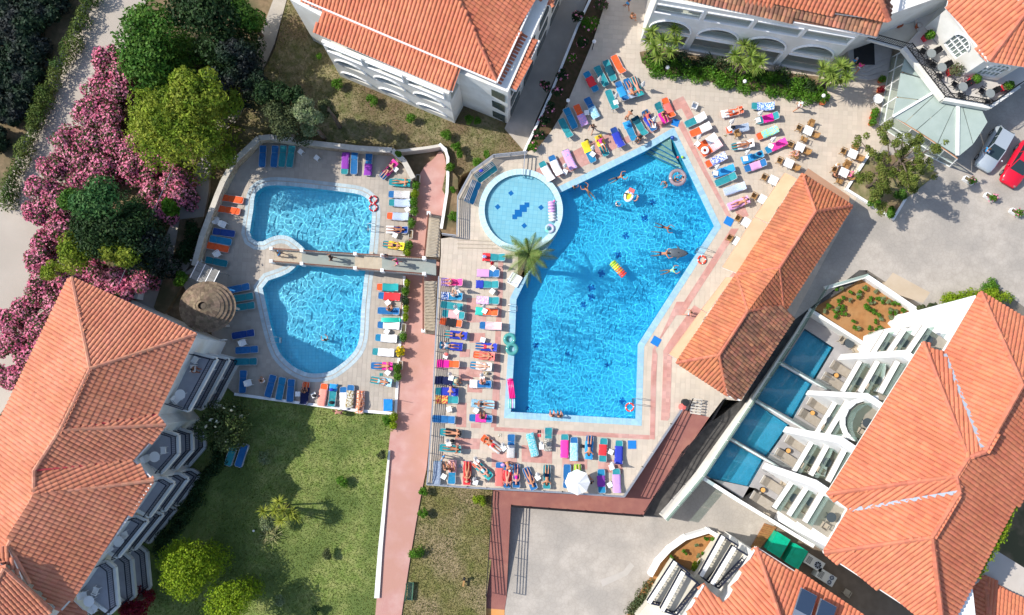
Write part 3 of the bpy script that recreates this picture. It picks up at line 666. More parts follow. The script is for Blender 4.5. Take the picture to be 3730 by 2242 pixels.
def facade(parent,A,B,z0,z1,ops,mat,thick=.28,trim=True,pane=True,back=None):
    """wall from A to B (seen from outside, A left) with real openings (u0,u1,za,zb,kind)"""
    A=Vector((A.x,A.y,0)); B=Vector((B.x,B.y,0)); u=(B-A); L=u.length; u.normalize(); n=Vector((u.y,-u.x,0))
    outer=[(0,z0),(L,z0),(L,z1),(0,z1)]; holes=[]
    for (a,b,za,zb,kd) in ops:
        if kd in ('arch','seg'):
            r=(b-a)/2; rise=min(r,(zb-za)*.95) if kd=='arch' else (zb-za)*.85; h=[(a,za),(b,za)]
            for i in range(0,13):
                t=math.pi*i/12; h.append(((a+b)/2+r*math.cos(t), zb-rise+rise*math.sin(t)))
        else: h=[(a,za),(b,za),(b,zb),(a,zb)]
        holes.append(h)
    loops=[[Vector((x,y,0)) for x,y in l] for l in [outer]+holes]; flat=[p for l in loops for p in l]; T=tessellate_polygon(loops)
    W=lambda p,d: A+u*p[0]+Vector((0,0,p[1]))-n*d
    m=MB(); nn=len(flat); v=[W(p,0) for p in flat]+[W(p,thick) for p in flat]; f=[]
    for t in T:
        a,b,c=(flat[i] for i in t); t2=t if (b-a).cross(c-a).z>0 else (t[0],t[2],t[1])
        f.append(t2); f.append((t2[0]+nn,t2[2]+nn,t2[1]+nn))
    o=0
    for l in loops:
        k=len(l)
        for i in range(k): a=o+i; b=o+(i+1)%k; f.append((a,b,b+nn,a+nn))
        o+=k
    m.add(v,f); w=m.build('facade_wall',mat,parent)
    bm=bmesh.new(); bm.from_mesh(w.data); bmesh.ops.recalc_face_normals(bm,faces=bm.faces); bm.to_mesh(w.data); bm.free()
    for h,(a,b,za,zb,kd) in zip(holes,ops):
        if trim:
            path=[W(p,-.05) for p in h[2:]] if kd!='rect' else [W(p,-.04) for p in h]
            mb=MB()
            for i in range(len(path)-1): mb.bar(path[i],path[i+1],.14,.12)
            mb.build('trim',M_WHITE2,w)
        if pane:
            mb=MB(); q=[W(p,thick*.5) for p in ((a,za),(b,za),(b,za+min(.95,(zb-za)*.6)),(a,za+min(.95,(zb-za)*.6)))]; mb.add(q,[(0,1,2,3)]); mb.build('glass_pane',M_GLASS,w)
            MB().bar(q[3],q[2],.06,.05).build('handrail',M_METAL,w)
    return w
def fp(s,z,d=0.5): P=pts(s,z); return offset(P,-d)
def railing(m,P,z,h=1.0,r=.022,gap=.14,bars=2,closed=False,post=1.5,mm=0,bal=True):
    n=len(P)
    for i in range(n if closed else n-1):
        a,b=P[i],P[(i+1)%n]; a=Vector((a.x,a.y,z)); b=Vector((b.x,b.y,z)); L=(b-a).length
        m.bar(a+Vector((0,0,h)),b+Vector((0,0,h)),r*2.6,r*2,mm)
        if bal:
            m.bar(a+Vector((0,0,.12)),b+Vector((0,0,.12)),r*2,r*2,mm); k=int(L/gap)
            for j in range(k+1):
                p=a.lerp(b,j/max(1,k)); m.bar(p,p+Vector((0,0,h)),r,r,mm,up=(1,0,0))
        else:
            for q in range(bars): zz=h*(q+1)/(bars+1); m.bar(a+Vector((0,0,zz)),b+Vector((0,0,zz)),r*1.6,r*1.6,mm)
            k=max(1,round(L/post))
            for j in range(k+1): p=a.lerp(b,j/k); m.bar(p,p+Vector((0,0,h)),r*2.4,r*2.4,mm,up=(1,0,0))
    return m
# ---------------------------------------------------------------- left hotel
HB=empty('hotel_building',(0,0,0),0,'long white hotel with stepped salmon tiled roof and stacked blue-railed balconies by the lawn','hotel')
ZE,ZR=6.5,9.3
body=fp('z 263,1012 715,1218 571,1511 603,1548 488,1678 559,1751 263,2179 223,2223 60,2450 -390,2300',ZE,.5)
MB().prism(body,-3.8,ZE-.1).build('wall',M_WHITE,HB)
rf=Roof(HB,R_SAL)
A_=pts('z 263,1012 715,1218 571,1511 603,1548 488,1678 559,1751 263,2179 223,2223 77,1379 -330,2180',ZE)
Rr=pts('z 330,1343 221,1567 126,1714 126,1804 31,1987 -40,2200',ZR)
V=lambda s,z:pts(s,z)
rf.plane([A_[0],A_[1],Rr[0]])
rf.plane([A_[0],Rr[0],Rr[1],Rr[2],Rr[3],Rr[4],Rr[5],A_[9],A_[8]])
rf.plane([Rr[0],A_[1],A_[2],Rr[1]])
rf.plane([Rr[1],A_[2],A_[3]])
rf.plane([Rr[1],A_[3],A_[4],Rr[2]])
rf.plane([Rr[2],A_[4],A_[5],Rr[3]])
e3=[Rr[3],A_[5],A_[6],A_[7]]+pts('z 109,2124,8.3 89,2108,8.7',0)+[Rr[4]]
rf.plane(e3)
ap=at('z',18,2068,9.9); q1=at('z',188,2221,7.6); q2=at('z',-120,2330,8.2)
rf.plane([ap,q1,at('z',120,2330,7.3),q2]); rf.plane([ap,at('z',-160,1960,8.6),q2]); 
rf.plane([Rr[4],at('z',89,2108,8.9),ap,at('z',-120,2010,9.4)])
rf.plane(pts('z 263,2181,4.6 223,2225,4.9 160,2262,5 300,2330,4.2 380,2300,4',0))
ro=rf.finish()
caps(ro,[(A_[0],Rr[0]),(Rr[0],A_[1]),(Rr[0],Rr[1]),(Rr[1],A_[3]),(Rr[1],Rr[2]),(Rr[2],Rr[3]),(Rr[3],A_[5]),(Rr[3],Rr[4]),(Rr[4],at('z',109,2124,8.6)),(ap,q1),(ap,q2)],M_RIDGE)
M_VAL=pm('red_valley_flashing',(.45,.05,.06),None,rough=.6)
for a,b in ((Rr[1],A_[2]),(Rr[2],A_[4])): MB().bar(a.lerp(b,.02)+Vector((0,0,.10)),b+Vector((0,0,.10)),.12,.05).build('valley_flashing',M_VAL,ro)
def gutter(ro,P,r=.07,mat=None):
    for a,b in zip(P[:-1],P[1:]):
        MB().bar(a+Vector((0,0,-.05)),b+Vector((0,0,-.05)),.13,.12).build('gutter',mat or M_GUT,ro)
gutter(ro,[A_[0],A_[1],A_[2],A_[3],A_[4],A_[5],A_[6],A_[7]])
M_BFLOOR=pm('balcony_floor',(.34,.34,.37),(.38,.38,.41),2,.8)
WING=[('I 1650,445 1905,510 1650,985 1440,915',),('I 1410,1165 1550,1210 1555,1375 1395,1560 1200,1440',),('M 1370,265 1430,262 1512,310 1290,615 1180,555',),('M 1110,620 1180,612 1270,655 1005,985 900,930',),('M 800,1060 900,1022 972,1080 1003,1430 930,1500 640,1300',)]
for wi,(s,) in enumerate(WING):
    for li,(zf) in enumerate((3.65,.85,-1.9)):
        P=pts(s,4.7); 
        sh=Vector((0,0,0)); P=[p+sh for p in P]
        zf2=zf
        bo=MB().prism(P,zf2-.22,zf2).build('balcony',[M_BFLOOR],HB)
        edge=MB()
        n=len(P)
        for i in range(0,n-1 if n>4 or True else n): 
            if i==n-1: continue
            edge.bar(Vector((P[i].x,P[i].y,zf2-.05)),Vector((P[i+1].x,P[i+1].y,zf2-.05)),.26,.36)
        edge.build('white_edge',M_WHITE,bo)
        rl=MB(); Q=[Vector((p.x,p.y,0)) for p in P]
        ins=offset(Q,-.10); railing(rl,ins[:n-1] if n>4 else ins,zf2+.12,.95,r=.026,gap=.16,closed=False)
        rl.build('railing',M_NAVY,bo)
# window and hatch on the north-east wall
_a=at('I',1935,365,-.9); MB().bar(_a,_a+Vector((.9,.25,0)),.08,.9).build('window',M_GUT,HB)
# ---------------------------------------------------------------- top middle hotel wing
HC=empty('hotel_wing',(0,0,0),0,'white three storey hotel wing with arched verandas and salmon roof at top centre','hotel')
zb=-1.6
fA=at('B',840,690,zb); fB=at('B',1868,1112,zb)
uu=(fB-fA).normalized(); nn_=Vector((uu.y,-uu.x,0)); Lf=(fB-fA).length
ops=[]
for c in (.165,.49,.815):
    x=c*Lf; w=Lf*.13
    ops+=[(x-w,x+w,zb+.95,zb+2.15,'seg'),(x-w,x+w,zb+3.45,zb+5.0,'seg'),(x-Lf*.145,x+Lf*.145,zb+6.0,zb+7.2,'rect')]
facade(HC,fA,fB,zb-1.5,zb+7.45,ops,M_WHITE)
side=fB-nn_*-0; 
# side of the veranda and the recessed walls behind
base=pts('B 1925,950 2345,1115 C 590,40 720,-260 B 300,-420 425,-10 620,385 705,415 760,560 840,690',zb)
rec=[fA-nn_*1.7,fB-nn_*1.7]
main=[fA-nn_*1.7+uu*.1, fB-nn_*1.7, at('B',1945,955,zb), at('B',2345,1115,zb), at('C',640,-60,zb), at('B',300,-420,zb), at('B',600,370,zb)]
MB().prism(main,-3.6,ZE-.15).build('wall',M_WHITE,HC)
for zz in (zb+2.75,zb+5.5): 
    MB().prism([fA-nn_*.28,fB-nn_*.28,fB-nn_*1.75,fA-nn_*1.75],zz-.2,zz).build('veranda_floor',M_CREAM,HC)
for P_,a in ((fA,1),(fB,-1)):
    q=P_-nn_*1.7; MB().bar(Vector((P_.x,P_.y,zb+1.9))+nn_*-.3+uu*a*.12,Vector((q.x,q.y,zb+1.9)),.22,7.0,up=(0,0,1)).build('wall',M_WHITE,HC)
ops2=[]
eA=at('B',2205,1055,zb); eB=at('B',2345,1115,zb)
for k in range(3): MB().bar(Vector((eA.x,eA.y,zb+1.2+2.6*k)),Vector((eB.x,eB.y,zb+1.2+2.6*k))-Vector((.25,0,0)),.06,1.5).build('window',pm('window_dark_green',(.05,.07,.07),None,rough=.1),HC)
# glazed bays along the east side
eC=at('C',125,1110,zb); eD=at('C',590,40,zb)
for i in range(4):
    a=eC.lerp(eD,.04+.25*i); b=eC.lerp(eD,.20+.25*i)
    for k in range(3):
        d=Vector((.08,0,1.3+2.6*k)); MB().bar(a+d,b+d,.05,1.5).build('window',MATS['window_dark_green'],HC)
rc=Roof(HC,R_COR); ZRc=10.2
m1=[at('B',500,0,6.9),at('B',-700,-520,6.9),at('B',1550,-600,ZRc),at('B',1560,-620,ZRc),at('B',2245,742,6.9)]
rc.plane([m1[0],m1[1],at('B',900,-700,ZRc),at('B',1620,-640,ZRc),m1[4]])
rc.plane([m1[4],at('B',1620,-640,ZRc),at('C',900,-700,6.9),at('C',360,0,6.9)])
zl=rc.plane(pts('B 680,95,6.85 1920,620,6.85 1850,822,6.15 605,290,6.15',0))
rc.plane(pts('C 235,290,6.2 405,362,6.2 195,818,5.9 28,738,6.4',0)); rc.plane(pts('C 410,-30,6.2 560,-30,6.2 525,66,5.9 400,10,6.4',0))
roc=rc.finish(); caps(roc,[(at('B',1620,-640,ZRc),m1[4])],M_RIDGE2)
gutter(roc,pts('B 500,0,7.1 2245,745,7.1 C 360,0,7.1',0)); gutter(roc,pts('B 605,292,6.1 1850,824,6.1',0)); gutter(roc,pts('C 28,740,6.0 195,820,5.85 405,364,6.1',0))
# ---------------------------------------------------------------- top right hotel with arches
HD=empty('arcaded_hotel',(0,0,0),0,'white hotel with tall arches and old brown tiled roof behind the palm hedge','hotel')
dA=at('C',1315,375,0); dB=at('D',640,655,0); uu=(dB-dA).normalized(); nn_=Vector((uu.y,-uu.x,0)); Lf=(dB-dA).length
ops=[]; nb=4
for k in range(nb):
    a=Lf*(k+.07)/nb; b=Lf*(k+.93)/nb
    ops+=[(a,b,.15,2.65,'rect'),(a,b,3.05,4.9,'arch'),(a-.1,b+.1,5.9,7.3,'rect')]
facade(HD,dA,dB,-.6,7.9,ops,M_WHITE)
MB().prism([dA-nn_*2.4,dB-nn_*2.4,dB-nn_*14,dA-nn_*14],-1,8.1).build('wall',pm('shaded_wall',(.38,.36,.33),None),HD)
for zz in (.1,2.95,5.75): MB().prism([dA-nn_*.28,dB-nn_*.28,dB-nn_*2.5,dA-nn_*2.5],zz-.22,zz).build('veranda_floor',M_CREAM,HD)
for P_ in (dA+uu*.12,dB-uu*.12): q=P_-nn_*2.4; MB().bar(Vector((P_.x,P_.y,3.7))-nn_*.3,Vector((q.x,q.y,3.7)),.24,8.4).build('wall',M_WHITE,HD)
MB().prism([dB-nn_*.9,dB+uu*7.5-nn_*5.2,dB+uu*7.5-nn_*14,dB-nn_*14],-1,7.6).build('wall',M_WHITE,HD)
rd=Roof(HD,R_OLD,w=.33,L=.46)
rd.plane(pts('C 1560,-60,8.0 D -10,120,8.0 1145,330,8.0 1190,190,8.75 C 1700,-260,8.75',0))
rd.plane(pts('C 1900,-230,9.0 D 0,-20,9.0 1250,190,9.0 1150,-60,10.6 D 0,-260,10.6',0),R_COR)
rd.plane(pts('D 1250,192,9.0 1150,-60,10.6 1290,-260,9.4',0))
rod=rd.finish(); caps(rod,[(at('D',1250,190,9.1),at('D',1150,-60,10.7))],M_RIDGE2,r=.2)
gutter(rod,pts('C 1560,-55,7.95 D -10,125,7.95 1145,335,7.95 1185,200,8.6',0))
# ---------------------------------------------------------------- restaurant top right: roof, terrace, conservatory
HR=empty('restaurant_building',(0,0,0),0,'white restaurant with arched windows, upstairs terrace and striped coral roof','restaurant')
rs=Roof(HR,R_COR,w=.36,L=.45)
E0=pts('D 1765,60 2150,550 2520,605 2700,300 2600,-500 1900,-500',7.4)
top=at('D',2500,90,9.8)
rs.plane([E0[0],E0[1],top,at('D',1900,-420,9.6)]); rs.plane([E0[1],E0[2],top])
ror=rs.finish(); caps(ror,[(E0[1],top)],M_RIDGE2,r=.2); gutter(ror,[E0[0],E0[1],E0[2]])
wA,wB,wC=[p for p in offset(E0,-.35)[:3]]
L1=(wB-wA).length
facade(HR,wA,wB,3.2,7.3,[(L1*.40,L1*.72,4.0,6.7,'arch')],M_WHITE,pane=False)
L2=(wC-wB).length
facade(HR,wB,wC,3.2,7.3,[(L2*.25,L2*.85,4.0,6.6,'arch')],M_WHITE,pane=False)
def arched_window(A,B,u0,u1,z0,z1):
    u=(B-A).normalized(); n=Vector((u.y,-u.x,0)); w=MB(); a=A+u*u0-n*.1; b=A+u*u1-n*.1; a.z=b.z=0
    fr=MB(); 
    for i in range(6): p=a.lerp(b,i/5); fr.bar(p+Vector((0,0,z0)),p+Vector((0,0,z0+(z1-z0)*(1 if i in (2,3) else .93 if i in(1,4) else .5))),.07,.07,up=(1,0,0))
    for k in range(3): zz=z0+(z1-z0)*(.02+.3*k); fr.bar(a+Vector((0,0,zz)),b+Vector((0,0,zz)),.07,.09)
    o=fr.build('window',M_WHITE2,HR); MB().bar(a-n*.05+Vector((0,0,(z0+z1)/2)),b-n*.05+Vector((0,0,(z0+z1)/2)),.02,z1-z0).build('glass_pane',M_GLASS,o)
arched_window(wA,wB,L1*.40,L1*.72,4.0,6.7); arched_window(wB,wC,L2*.25,L2*.85,4.0,6.6)
MB().prism([wA-Vector((0,0,0)),wB,wC,at('D',2900,-200,3),at('D',2000,-300,3)],3.45,3.5).build('floor',M_CREAM,HR)
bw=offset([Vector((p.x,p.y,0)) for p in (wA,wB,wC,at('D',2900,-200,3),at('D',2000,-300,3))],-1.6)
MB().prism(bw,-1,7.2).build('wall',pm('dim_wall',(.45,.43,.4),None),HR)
ter=pts('D 1430,395 1790,862 2210,935 2480,745 2900,500 2700,200 1900,-200 1500,-60 1580,230',4.4)
MB().prism(ter,3.15,3.45).build('terrace_floor',pm('terrace_slab',(.56,.53,.48),(.5,.47,.43),1,.85),HR)
kb=MB()
for a,b in zip(ter[:3],ter[1:4]): kb.bar(Vector((a.x,a.y,3.45)),Vector((b.x,b.y,3.45)),.36,.5)
kb.build('white_edge',M_WHITE,HR)
rl=MB(); ins=offset(ter,-.16)[:4]; railing(rl,ins,3.7,.9,r=.026,gap=.19)
for a,b in zip(ins[:3],ins[1:4]):
    k=int((b-a).length/.8)
    for i in range(k):
        p=a.lerp(b,i/k); q=a.lerp(b,(i+1)/k); rl.bar((p.x,p.y,3.75),(q.x,q.y,4.5),.03); rl.bar((p.x,p.y,4.5),(q.x,q.y,3.75),.03)
rl.build('railing',M_BLACK,HR)
body=offset(ter,-1.2); MB().prism(body,-1,3.15).build('wall',M_WHITE,HR)
CV=empty('glass_conservatory',(0,0,0),0,'glass fronted conservatory with flat grey-green panel roof below the restaurant terrace','conservatory')
cr=pts('D 1430,400 1365,680 1290,1045 1420,1130 1900,1440 2200,930 1790,860',3.0)
cz=[p for p in cr]
pa,pb,pc,pd,pe,pf,pg=cr
M_PANEL=pm('grey_green_roof_panel',(.33,.40,.36),(.37,.44,.40),1.0,.35,rnd=.04)
def panel(P,th=.06): MB().prism(P,P[0].z-th,P[0].z).build('roof_panel',M_PANEL,CV)
L3=[pa,pb,pc]; Rr3=[at('D',1560,560,3.0),at('D',1640,700,3.0),at('D',1705,800,3.0)]
panel([pa,at('D',1365,640,3),at('D',1700,745,3),at('D',1600,600,3)]); panel([at('D',1362,655,3),at('D',1325,870,3),at('D',1560,900,3),at('D',1705,800,3),at('D',1697,752,3)])
panel([at('D',1323,880,3),pc,at('D',1555,908,3)])
for k,(a,b,c_,d_) in enumerate((((1292,1052),(1395,1105),(1712,812),(1705,806)),((1402,1108),(1500,1170),(1810,905),(1716,815)),((1508,1172),(1690,1290),(1868,905),(1814,905)),((1698,1294),(1850,1390),(1868,1000),(1868,915)),((1890,1400),(2010,1300),(1900,915),(1890,905)),((2016,1292),(2140,1100),(2060,930),(1908,910)))):
    panel([at('D',*q,3.0) for q in (a,b,c_,d_)])
MB().bar(at('D',1290,1048,3.08),at('D',1708,800,3.08),.2,.1).build('roof_beam',M_WHITE2,CV); MB().bar(at('D',1875,890,3.08),at('D',1870,1400,3.08),.26,.1).build('roof_beam',M_WHITE2,CV)
gl=[at('D',1270,520,0),at('D',1225,790,0),at('D',1165,1135,0),at('D',1560,1380,0),at('D',1800,1500,0)]
tp=[at('D',1425,440,2.9),at('D',1365,700,2.9),at('D',1290,1048,2.9),at('D',1640,1270,2.9),at('D',1870,1430,2.9)]
fr=MB(); gm=MB()
for i in range(4):
    a,b,c_,d_=gl[i],gl[i+1],tp[i+1],tp[i]
    gm.add([a,b,c_,d_],[(0,1,2,3)])
    for t in (0,.5,1): fr.bar(a.lerp(b,t),d_.lerp(c_,t),.09,.07)
    for t in (0,.4,1): fr.bar(a.lerp(d_,t),b.lerp(c_,t),.09,.07)
gm.build('glass_pane',M_GLASS,CV); fr.build('frame',M_WHITE2,CV)
cb=MB()
for a,b in zip(tp[:4],tp[1:5]): cb.bar(a,b,.08,.1)
cb.build('copper_trim',pm('copper_trim',(.45,.22,.10),None),CV)
MB().prism([gl[0],gl[1],gl[2],gl[3],at('D',2100,1200,0),at('D',2000,600,0)],.0,.02).build('floor',M_CREAM,CV)
# entrance steps between hotel and restaurant
EN=empty('entrance_steps',(0,0,0),0,'wide pale stone steps in the corner beside the conservatory','steps')
M_STN=pm('shaded_stone',(.42,.41,.40),(.37,.36,.35),2,.8)
for k in range(4):
    z=.9-.2*k; P=[at('D',870,400-5*k,z),at('D',900,540+50*k,z),at('D',1040+8*k,610+38*k,z),at('D',1260-6*k,510+60*k,z),at('D',1300,400,z)]
    MB().prism(P,-.1,z).build('step',M_STN,EN)
MB().box(-.9,-1.3,0,.9,1.3,.02).build('dark_mat',M_DARK,EN).location=at('D',1030,455,.92)
# ---------------------------------------------------------------- poolside bar
HP=empty('poolside_bar',(0,0,0),0,'long low bar pavilion with kinked orange tiled roof beside the main pool','bar')
ze,zr=3.3,5.2
pv=lambda s,z:pts(s,z)
N1,E1,W1,J1=at('z',2922,637,ze),at('z',3101,751,ze),at('z',2683,1003,ze),at('z',2969,771,zr)
J2=at('z',2837,978,zr); M1=at('z',2851,1113,ze+.25); J3=at('z',2723,1133,zr); W2=at('z',2466,1321,ze); J4=at('z',2618,1294,zr); S1=at('z',2648,1440,ze); S2=at('z',2696,1459,ze); E2=at('z',2890,1157,ze)
rb=Roof(HP,R_BAR,w=.30,L=.42)
E1b=at('z',2862,1128,ze)
rb.plane([N1,J1,J2,W1]); rb.plane([N1,E1,J1]); rb.plane([J1,E1,E1b,M1,J2]); rb.plane([J2,W1,J3]) ; rb.plane([J2,J3,M1])
rb.plane([J3,W1,W2,J4]); rb.plane([W2,J4,S1]); rb.plane([J3,J4,S1,S2,E2,M1],R_OLD)
rob=rb.finish(); caps(rob,[(N1,J1),(J1,E1),(J1,J2),(J2,W1),(J2,M1),(J3,M1),(J3,W1),(J3,J4),(J4,W2),(J4,S1)],M_RIDGE2,r=.14)
bf=offset([Vector((p.x,p.y,0)) for p in (N1,W1,W2,S1,S2,E2,E1b,E1)],-.6)
MB().prism(bf,-.2,ze-.1).build('wall',M_WHITE,HP)
gutter(rob,[W2,S1,S2]); gutter(rob,[E1,N1])
def canopy(s,z1,z2,label,nm='awning'):
    P=pts(s,0); 
    t=MB().add([at(*q) for q in s],[(0,1,2,3)]) if False else None
M_AWN=pm('peach_awning',(.58,.32,.19),(.62,.36,.22),1,.7,rnd=.05)
def awning(c4,label):
    P=[at('z',x,y,z) for x,y,z in c4]; c=sum(P,Vector())/4
    e=empty('awning',c,0,label,'awning','peach awnings round the bar')
    Q=[p-c for p in P]; m=MB(); m.add(Q+[q-Vector((0,0,.05)) for q in Q],[(0,1,2,3),(7,6,5,4),(0,4,5,1),(1,5,6,2),(2,6,7,3),(3,7,4,0)])
    m.build('canvas',M_AWN,e); v=MB().add([Q[0],Q[1],Q[1]-Vector((0,0,.28)),Q[0]-Vector((0,0,.28))],[(0,1,2,3)]); v.build('valance',M_AWN,e)
    MB().bar(Q[3]-Vector((0,0,.06)),Q[0]-Vector((0,0,.14)),.05).build('arm',M_METAL,e); MB().bar(Q[2]-Vector((0,0,.06)),Q[1]-Vector((0,0,.14)),.05).build('arm',M_METAL,e)
awning([(2632,975,2.6),(2748,792,2.6),(2796,815,3.25),(2690,998,3.25)],'peach awning stretched along the middle of the bar front')
awning([(2749,790,2.6),(2860,630,2.6),(2903,652,3.25),(2797,813,3.25)],'peach awning at the cafe-table end of the bar front')
awning([(2438,1292,2.6),(2556,1130,2.6),(2575,1142,3.25),(2472,1312,3.25)],'peach awning at the lower end of the bar front by the blue mat')
awning([(2557,1128,2.6),(2646,1010,2.6),(2672,1010,3.25),(2576,1140,3.25)],'peach awning on the short bar front left of the roof kink')
awning([(3095,716,2.6),(2944,614,2.6),(2926,640,3.25),(3092,745,3.25)],'peach awning on the short end of the bar near the tree bed')
# ---------------------------------------------------------------- right hotel with private pools
HG=empty('white_balcony_hotel',(0,0,0),0,'large hotel with coral roof and curved bright white balconies above four private pools','hotel')
ze,zr=10.2,13.0
rg=Roof(HG,R_COR,w=.31,L=.43)
G=lambda x,y,z:at('z',x,y,z)
a0=G(3572,1066,ze); a1=G(3437,1291,ze); w0=G(3362,1248,ze); w1=G(3013,1799,ze); v1=G(3091,1857,ze); h0=G(3000,2013,ze); h1=G(3350,2242,ze); h2=G(3600,2405,ze)
r0=G(3722,1402,zr); r1=G(3585,1647,zr); r2=G(3526,1667,zr); r3=G(3481,1736,zr); r4=G(3495,1792,zr); r5=G(3394,1958,zr); r6=G(3430,2260,ze+1.2); rv=G(3578,1631,zr-.1)
rg.plane([a0,r0,r1,a1]); rg.plane([a0,G(3860,1240,ze),r0]); rg.plane([w0,a1,r1,r2]); rg.plane([w0,r2,r3,w1]); rg.plane([w1,r3,r4,v1]); rg.plane([v1,r4,r5,h0]); rg.plane([h0,r5,r6,h1])
rg.plane([r0,G(3870,1240,ze),G(4100,1400,ze),G(3740,1765,ze),G(3617,1978,ze),G(3564,2071,ze),G(3458,2260,ze),r6,r5,r4,r3,r2,r1])
rog=rg.finish(); caps(rog,[(a0,r0),(w0,r2),(r0,r1),(r1,r2),(r2,r3),(w1,r3),(r3,r4),(r4,r5),(h0,r5),(r5,r6)],M_RIDGE2,r=.17)
for a,b in ((a1,rv),(v1,r4)): MB().bar(a+Vector((0,0,.12)),b+Vector((0,0,.02)),.26,.16).build('valley_flashing',pm('grey_flashing',(.33,.38,.44),None,rough=.5),rog)
gutter(rog,[a0,a1]); gutter(rog,[w0,w1,v1,h0,h1])
bd=offset([Vector((p.x,p.y,0)) for p in (a0,a1,w0,w1,v1,h0,h1,h2,G(3564,2071,ze),G(3900,1600,ze),G(3870,1240,ze))],-.5)
du=(w1-w0); du.z=0; du.normalize(); dn=Vector((du.y,-du.x,0)); 
if dn.x>0: dn=-dn
for i_ in (2,3): bd[i_]=bd[i_]-dn*1.7
MB().prism(bd,-3.8,ze-.12).build('wall',M_WHITE2,HG)
M_TILEF=pm('beige_balcony_floor',(.33,.30,.25),(.29,.265,.22),2,.8)
BAYS=[[('L',1230,250,1100,460),('L',1390,235,1245,450),('L',1580,205,1420,440)],[('L',985,530,830,800),('L',1145,530,990,805),('L',1325,530,1170,810)],
 [('L',780,870,600,1170),('L',905,840,690,1190),('L',1000,900,905,1215)],[('L',560,1240,395,1518),('L',705,1260,545,1553),('L',860,1300,700,1608)],[('P',380,265,215,510),('P',520,305,345,575),('P',660,350,490,635)]]
def back_to_wall(p,off=.0):
    # distance from p to the line of the wall under the eaves
    d=(p-w0); d.z=0; t=d.dot(dn); return p-dn*(t-off)
LV=(2.5,5.7,8.9)
for bi,bay in enumerate(BAYS):
    for li,(rgn,x0,y0,x1,y1) in enumerate(bay):
        z=LV[li]; a=at(rgn,x0,y0,z); b=at(rgn,x1,y1,z)
        ia=back_to_wall(a,-1.9); ib=back_to_wall(b,-1.9)
        if bi in(0,4): ia=a-dn*3; ib=b-dn*3
        P=[Vector((q.x,q.y,0)) for q in (a,b,ib,ia)]
        sl=MB().prism(P,z-.50,z-.36,0,bottom=True).build('balcony',M_TILEF,HG)
        inn=(ia-a).normalized(); inn.z=0
        par=MB(); gp=MB()
        if bi==2 and li==2:
            pth=pts('L 1160,862 1050,868 950,900 880,960 845,1040 845,1110 870,1180 905,1222 960,1240',z)
            P2=[Vector((q.x,q.y,0)) for q in pth]+[back_to_wall(pth[-1],-1.9),back_to_wall(pth[0],-1.9)]
            MB().prism(P2,z-.48,z-.33,0,bottom=True).build('curved_slab',M_TILEF,sl)
            for q0,q1 in zip(pth[:-1],pth[1:]): par.bar(q0-Vector((0,0,.16)),q1-Vector((0,0,.16)),.28,.34); gp.bar(q0-dn*.45+Vector((0,0,.2)),q1-dn*.45+Vector((0,0,.2)),.03,1.0)
        else: par.bar(a+inn*.14-Vector((0,0,.16)),b+inn*.14-Vector((0,0,.16)),.27,.34); gp.bar(a+inn*.40+Vector((0,0,.2)),b+inn*.40+Vector((0,0,.2)),.03,1.0)
        par.build('parapet',M_WHITE2,sl); gp.build('glass_pane',M_GLASSG,sl)
        hd=2.2 if li<2 else 1.2; MB().bar(ia+inn*.05+Vector((0,0,hd/2-.2)),ib+inn*.05+Vector((0,0,hd/2-.2)),.06,hd).build('glass_door',pm('pale_blue_glass',(.10,.14,.16),None,rough=.08,spec=.6),sl)
# upright white fins between the bays
fins=[('L',1010,495,2.5,.6),('L',705,835,2.5,.45),('L',490,1185,2.5,.55),('P',290,195,2.5,.55)]
for (rgn,x,y,z,t) in fins:
    a=at(rgn,x,y,z); b=back_to_wall(a,-2.); a2=a+dn*.15; 
    MB().bar(Vector((a2.x,a2.y,4.0)),Vector((b.x,b.y,4.0)),t,11.6,up=(0,0,1)).build('fin_wall',M_WHITE2,HG)
# upper rounded corners of the white frame: solid webs beside the fins
for (rgn,pp,z) in (('L','1228,520 1228,600 1215,680 1180,760 1120,805 1170,812',5.7),('L','905,1225 850,1190 800,1195 760,1215 800,1240 880,1240',5.7),('P','745,-30 740,30 700,120 640,190 590,215 680,235',5.7)):
    P=pts(rgn+' '+pp,z); MB().prism(P,z-1.6,z-.0,bottom=True).build('curved_web',M_WHITE2,HG)
# north end wall and its roof terrace
ne=pts('L 1130,250 1210,235 1340,200 1700,60 2050,-60 2110,20 1800,300 1640,190 1440,215',2.4)
MB().prism(pts('L 1105,300 1235,245 1400,215 1580,195 2000,-10 2080,60 1780,330 1720,470 1300,470 1080,470',1.2),-2,.9).build('terrace_block',M_WHITE2,HG)
MB().prism(pts('L 1345,180 1420,100 1480,90 2040,-60 2060,20 1780,330 1700,340 1760,290 1660,190 1560,205 1390,228',1.6),-2,1.5).build('terrace_block',M_WHITE2,HG)
# ---------------------------------------------------------------- lower right hotel
HL=empty('coral_roof_annexe',(0,0,0),0,'annexe with coral roof, solar panels and lattice balconies at the bottom right','hotel')
ze,zr=6.6,8.8
b0=G(2754,1994,ze); b1=G(2636,2196,ze); b2=G(2563,2132,ze); b3=G(2470,2290,ze); b4=G(3143,2242,ze); b5=G(3330,2370,ze); rr=G(2839,2242,ze+1.9); rr2=G(2870,2420,ze+2.6)
rh=Roof(HL,R_COR,w=.34,L=.46); rh.plane([b0,rr,rr2,G(2560,2420,ze+1.6),G(2625,2235,ze+.25),b1]); rh.plane([b0,b4,b5,rr2,rr]); rh.plane([b2,G(2640,2200,ze+.1),G(2560,2420,ze+1.2),b3])
roh=rh.finish(); caps(roh,[(b0,rr),(rr,rr2)],M_RIDGE2,r=.17); gutter(roh,[b0,b1]); gutter(roh,[b2,b3]); gutter(roh,[b0,b4])
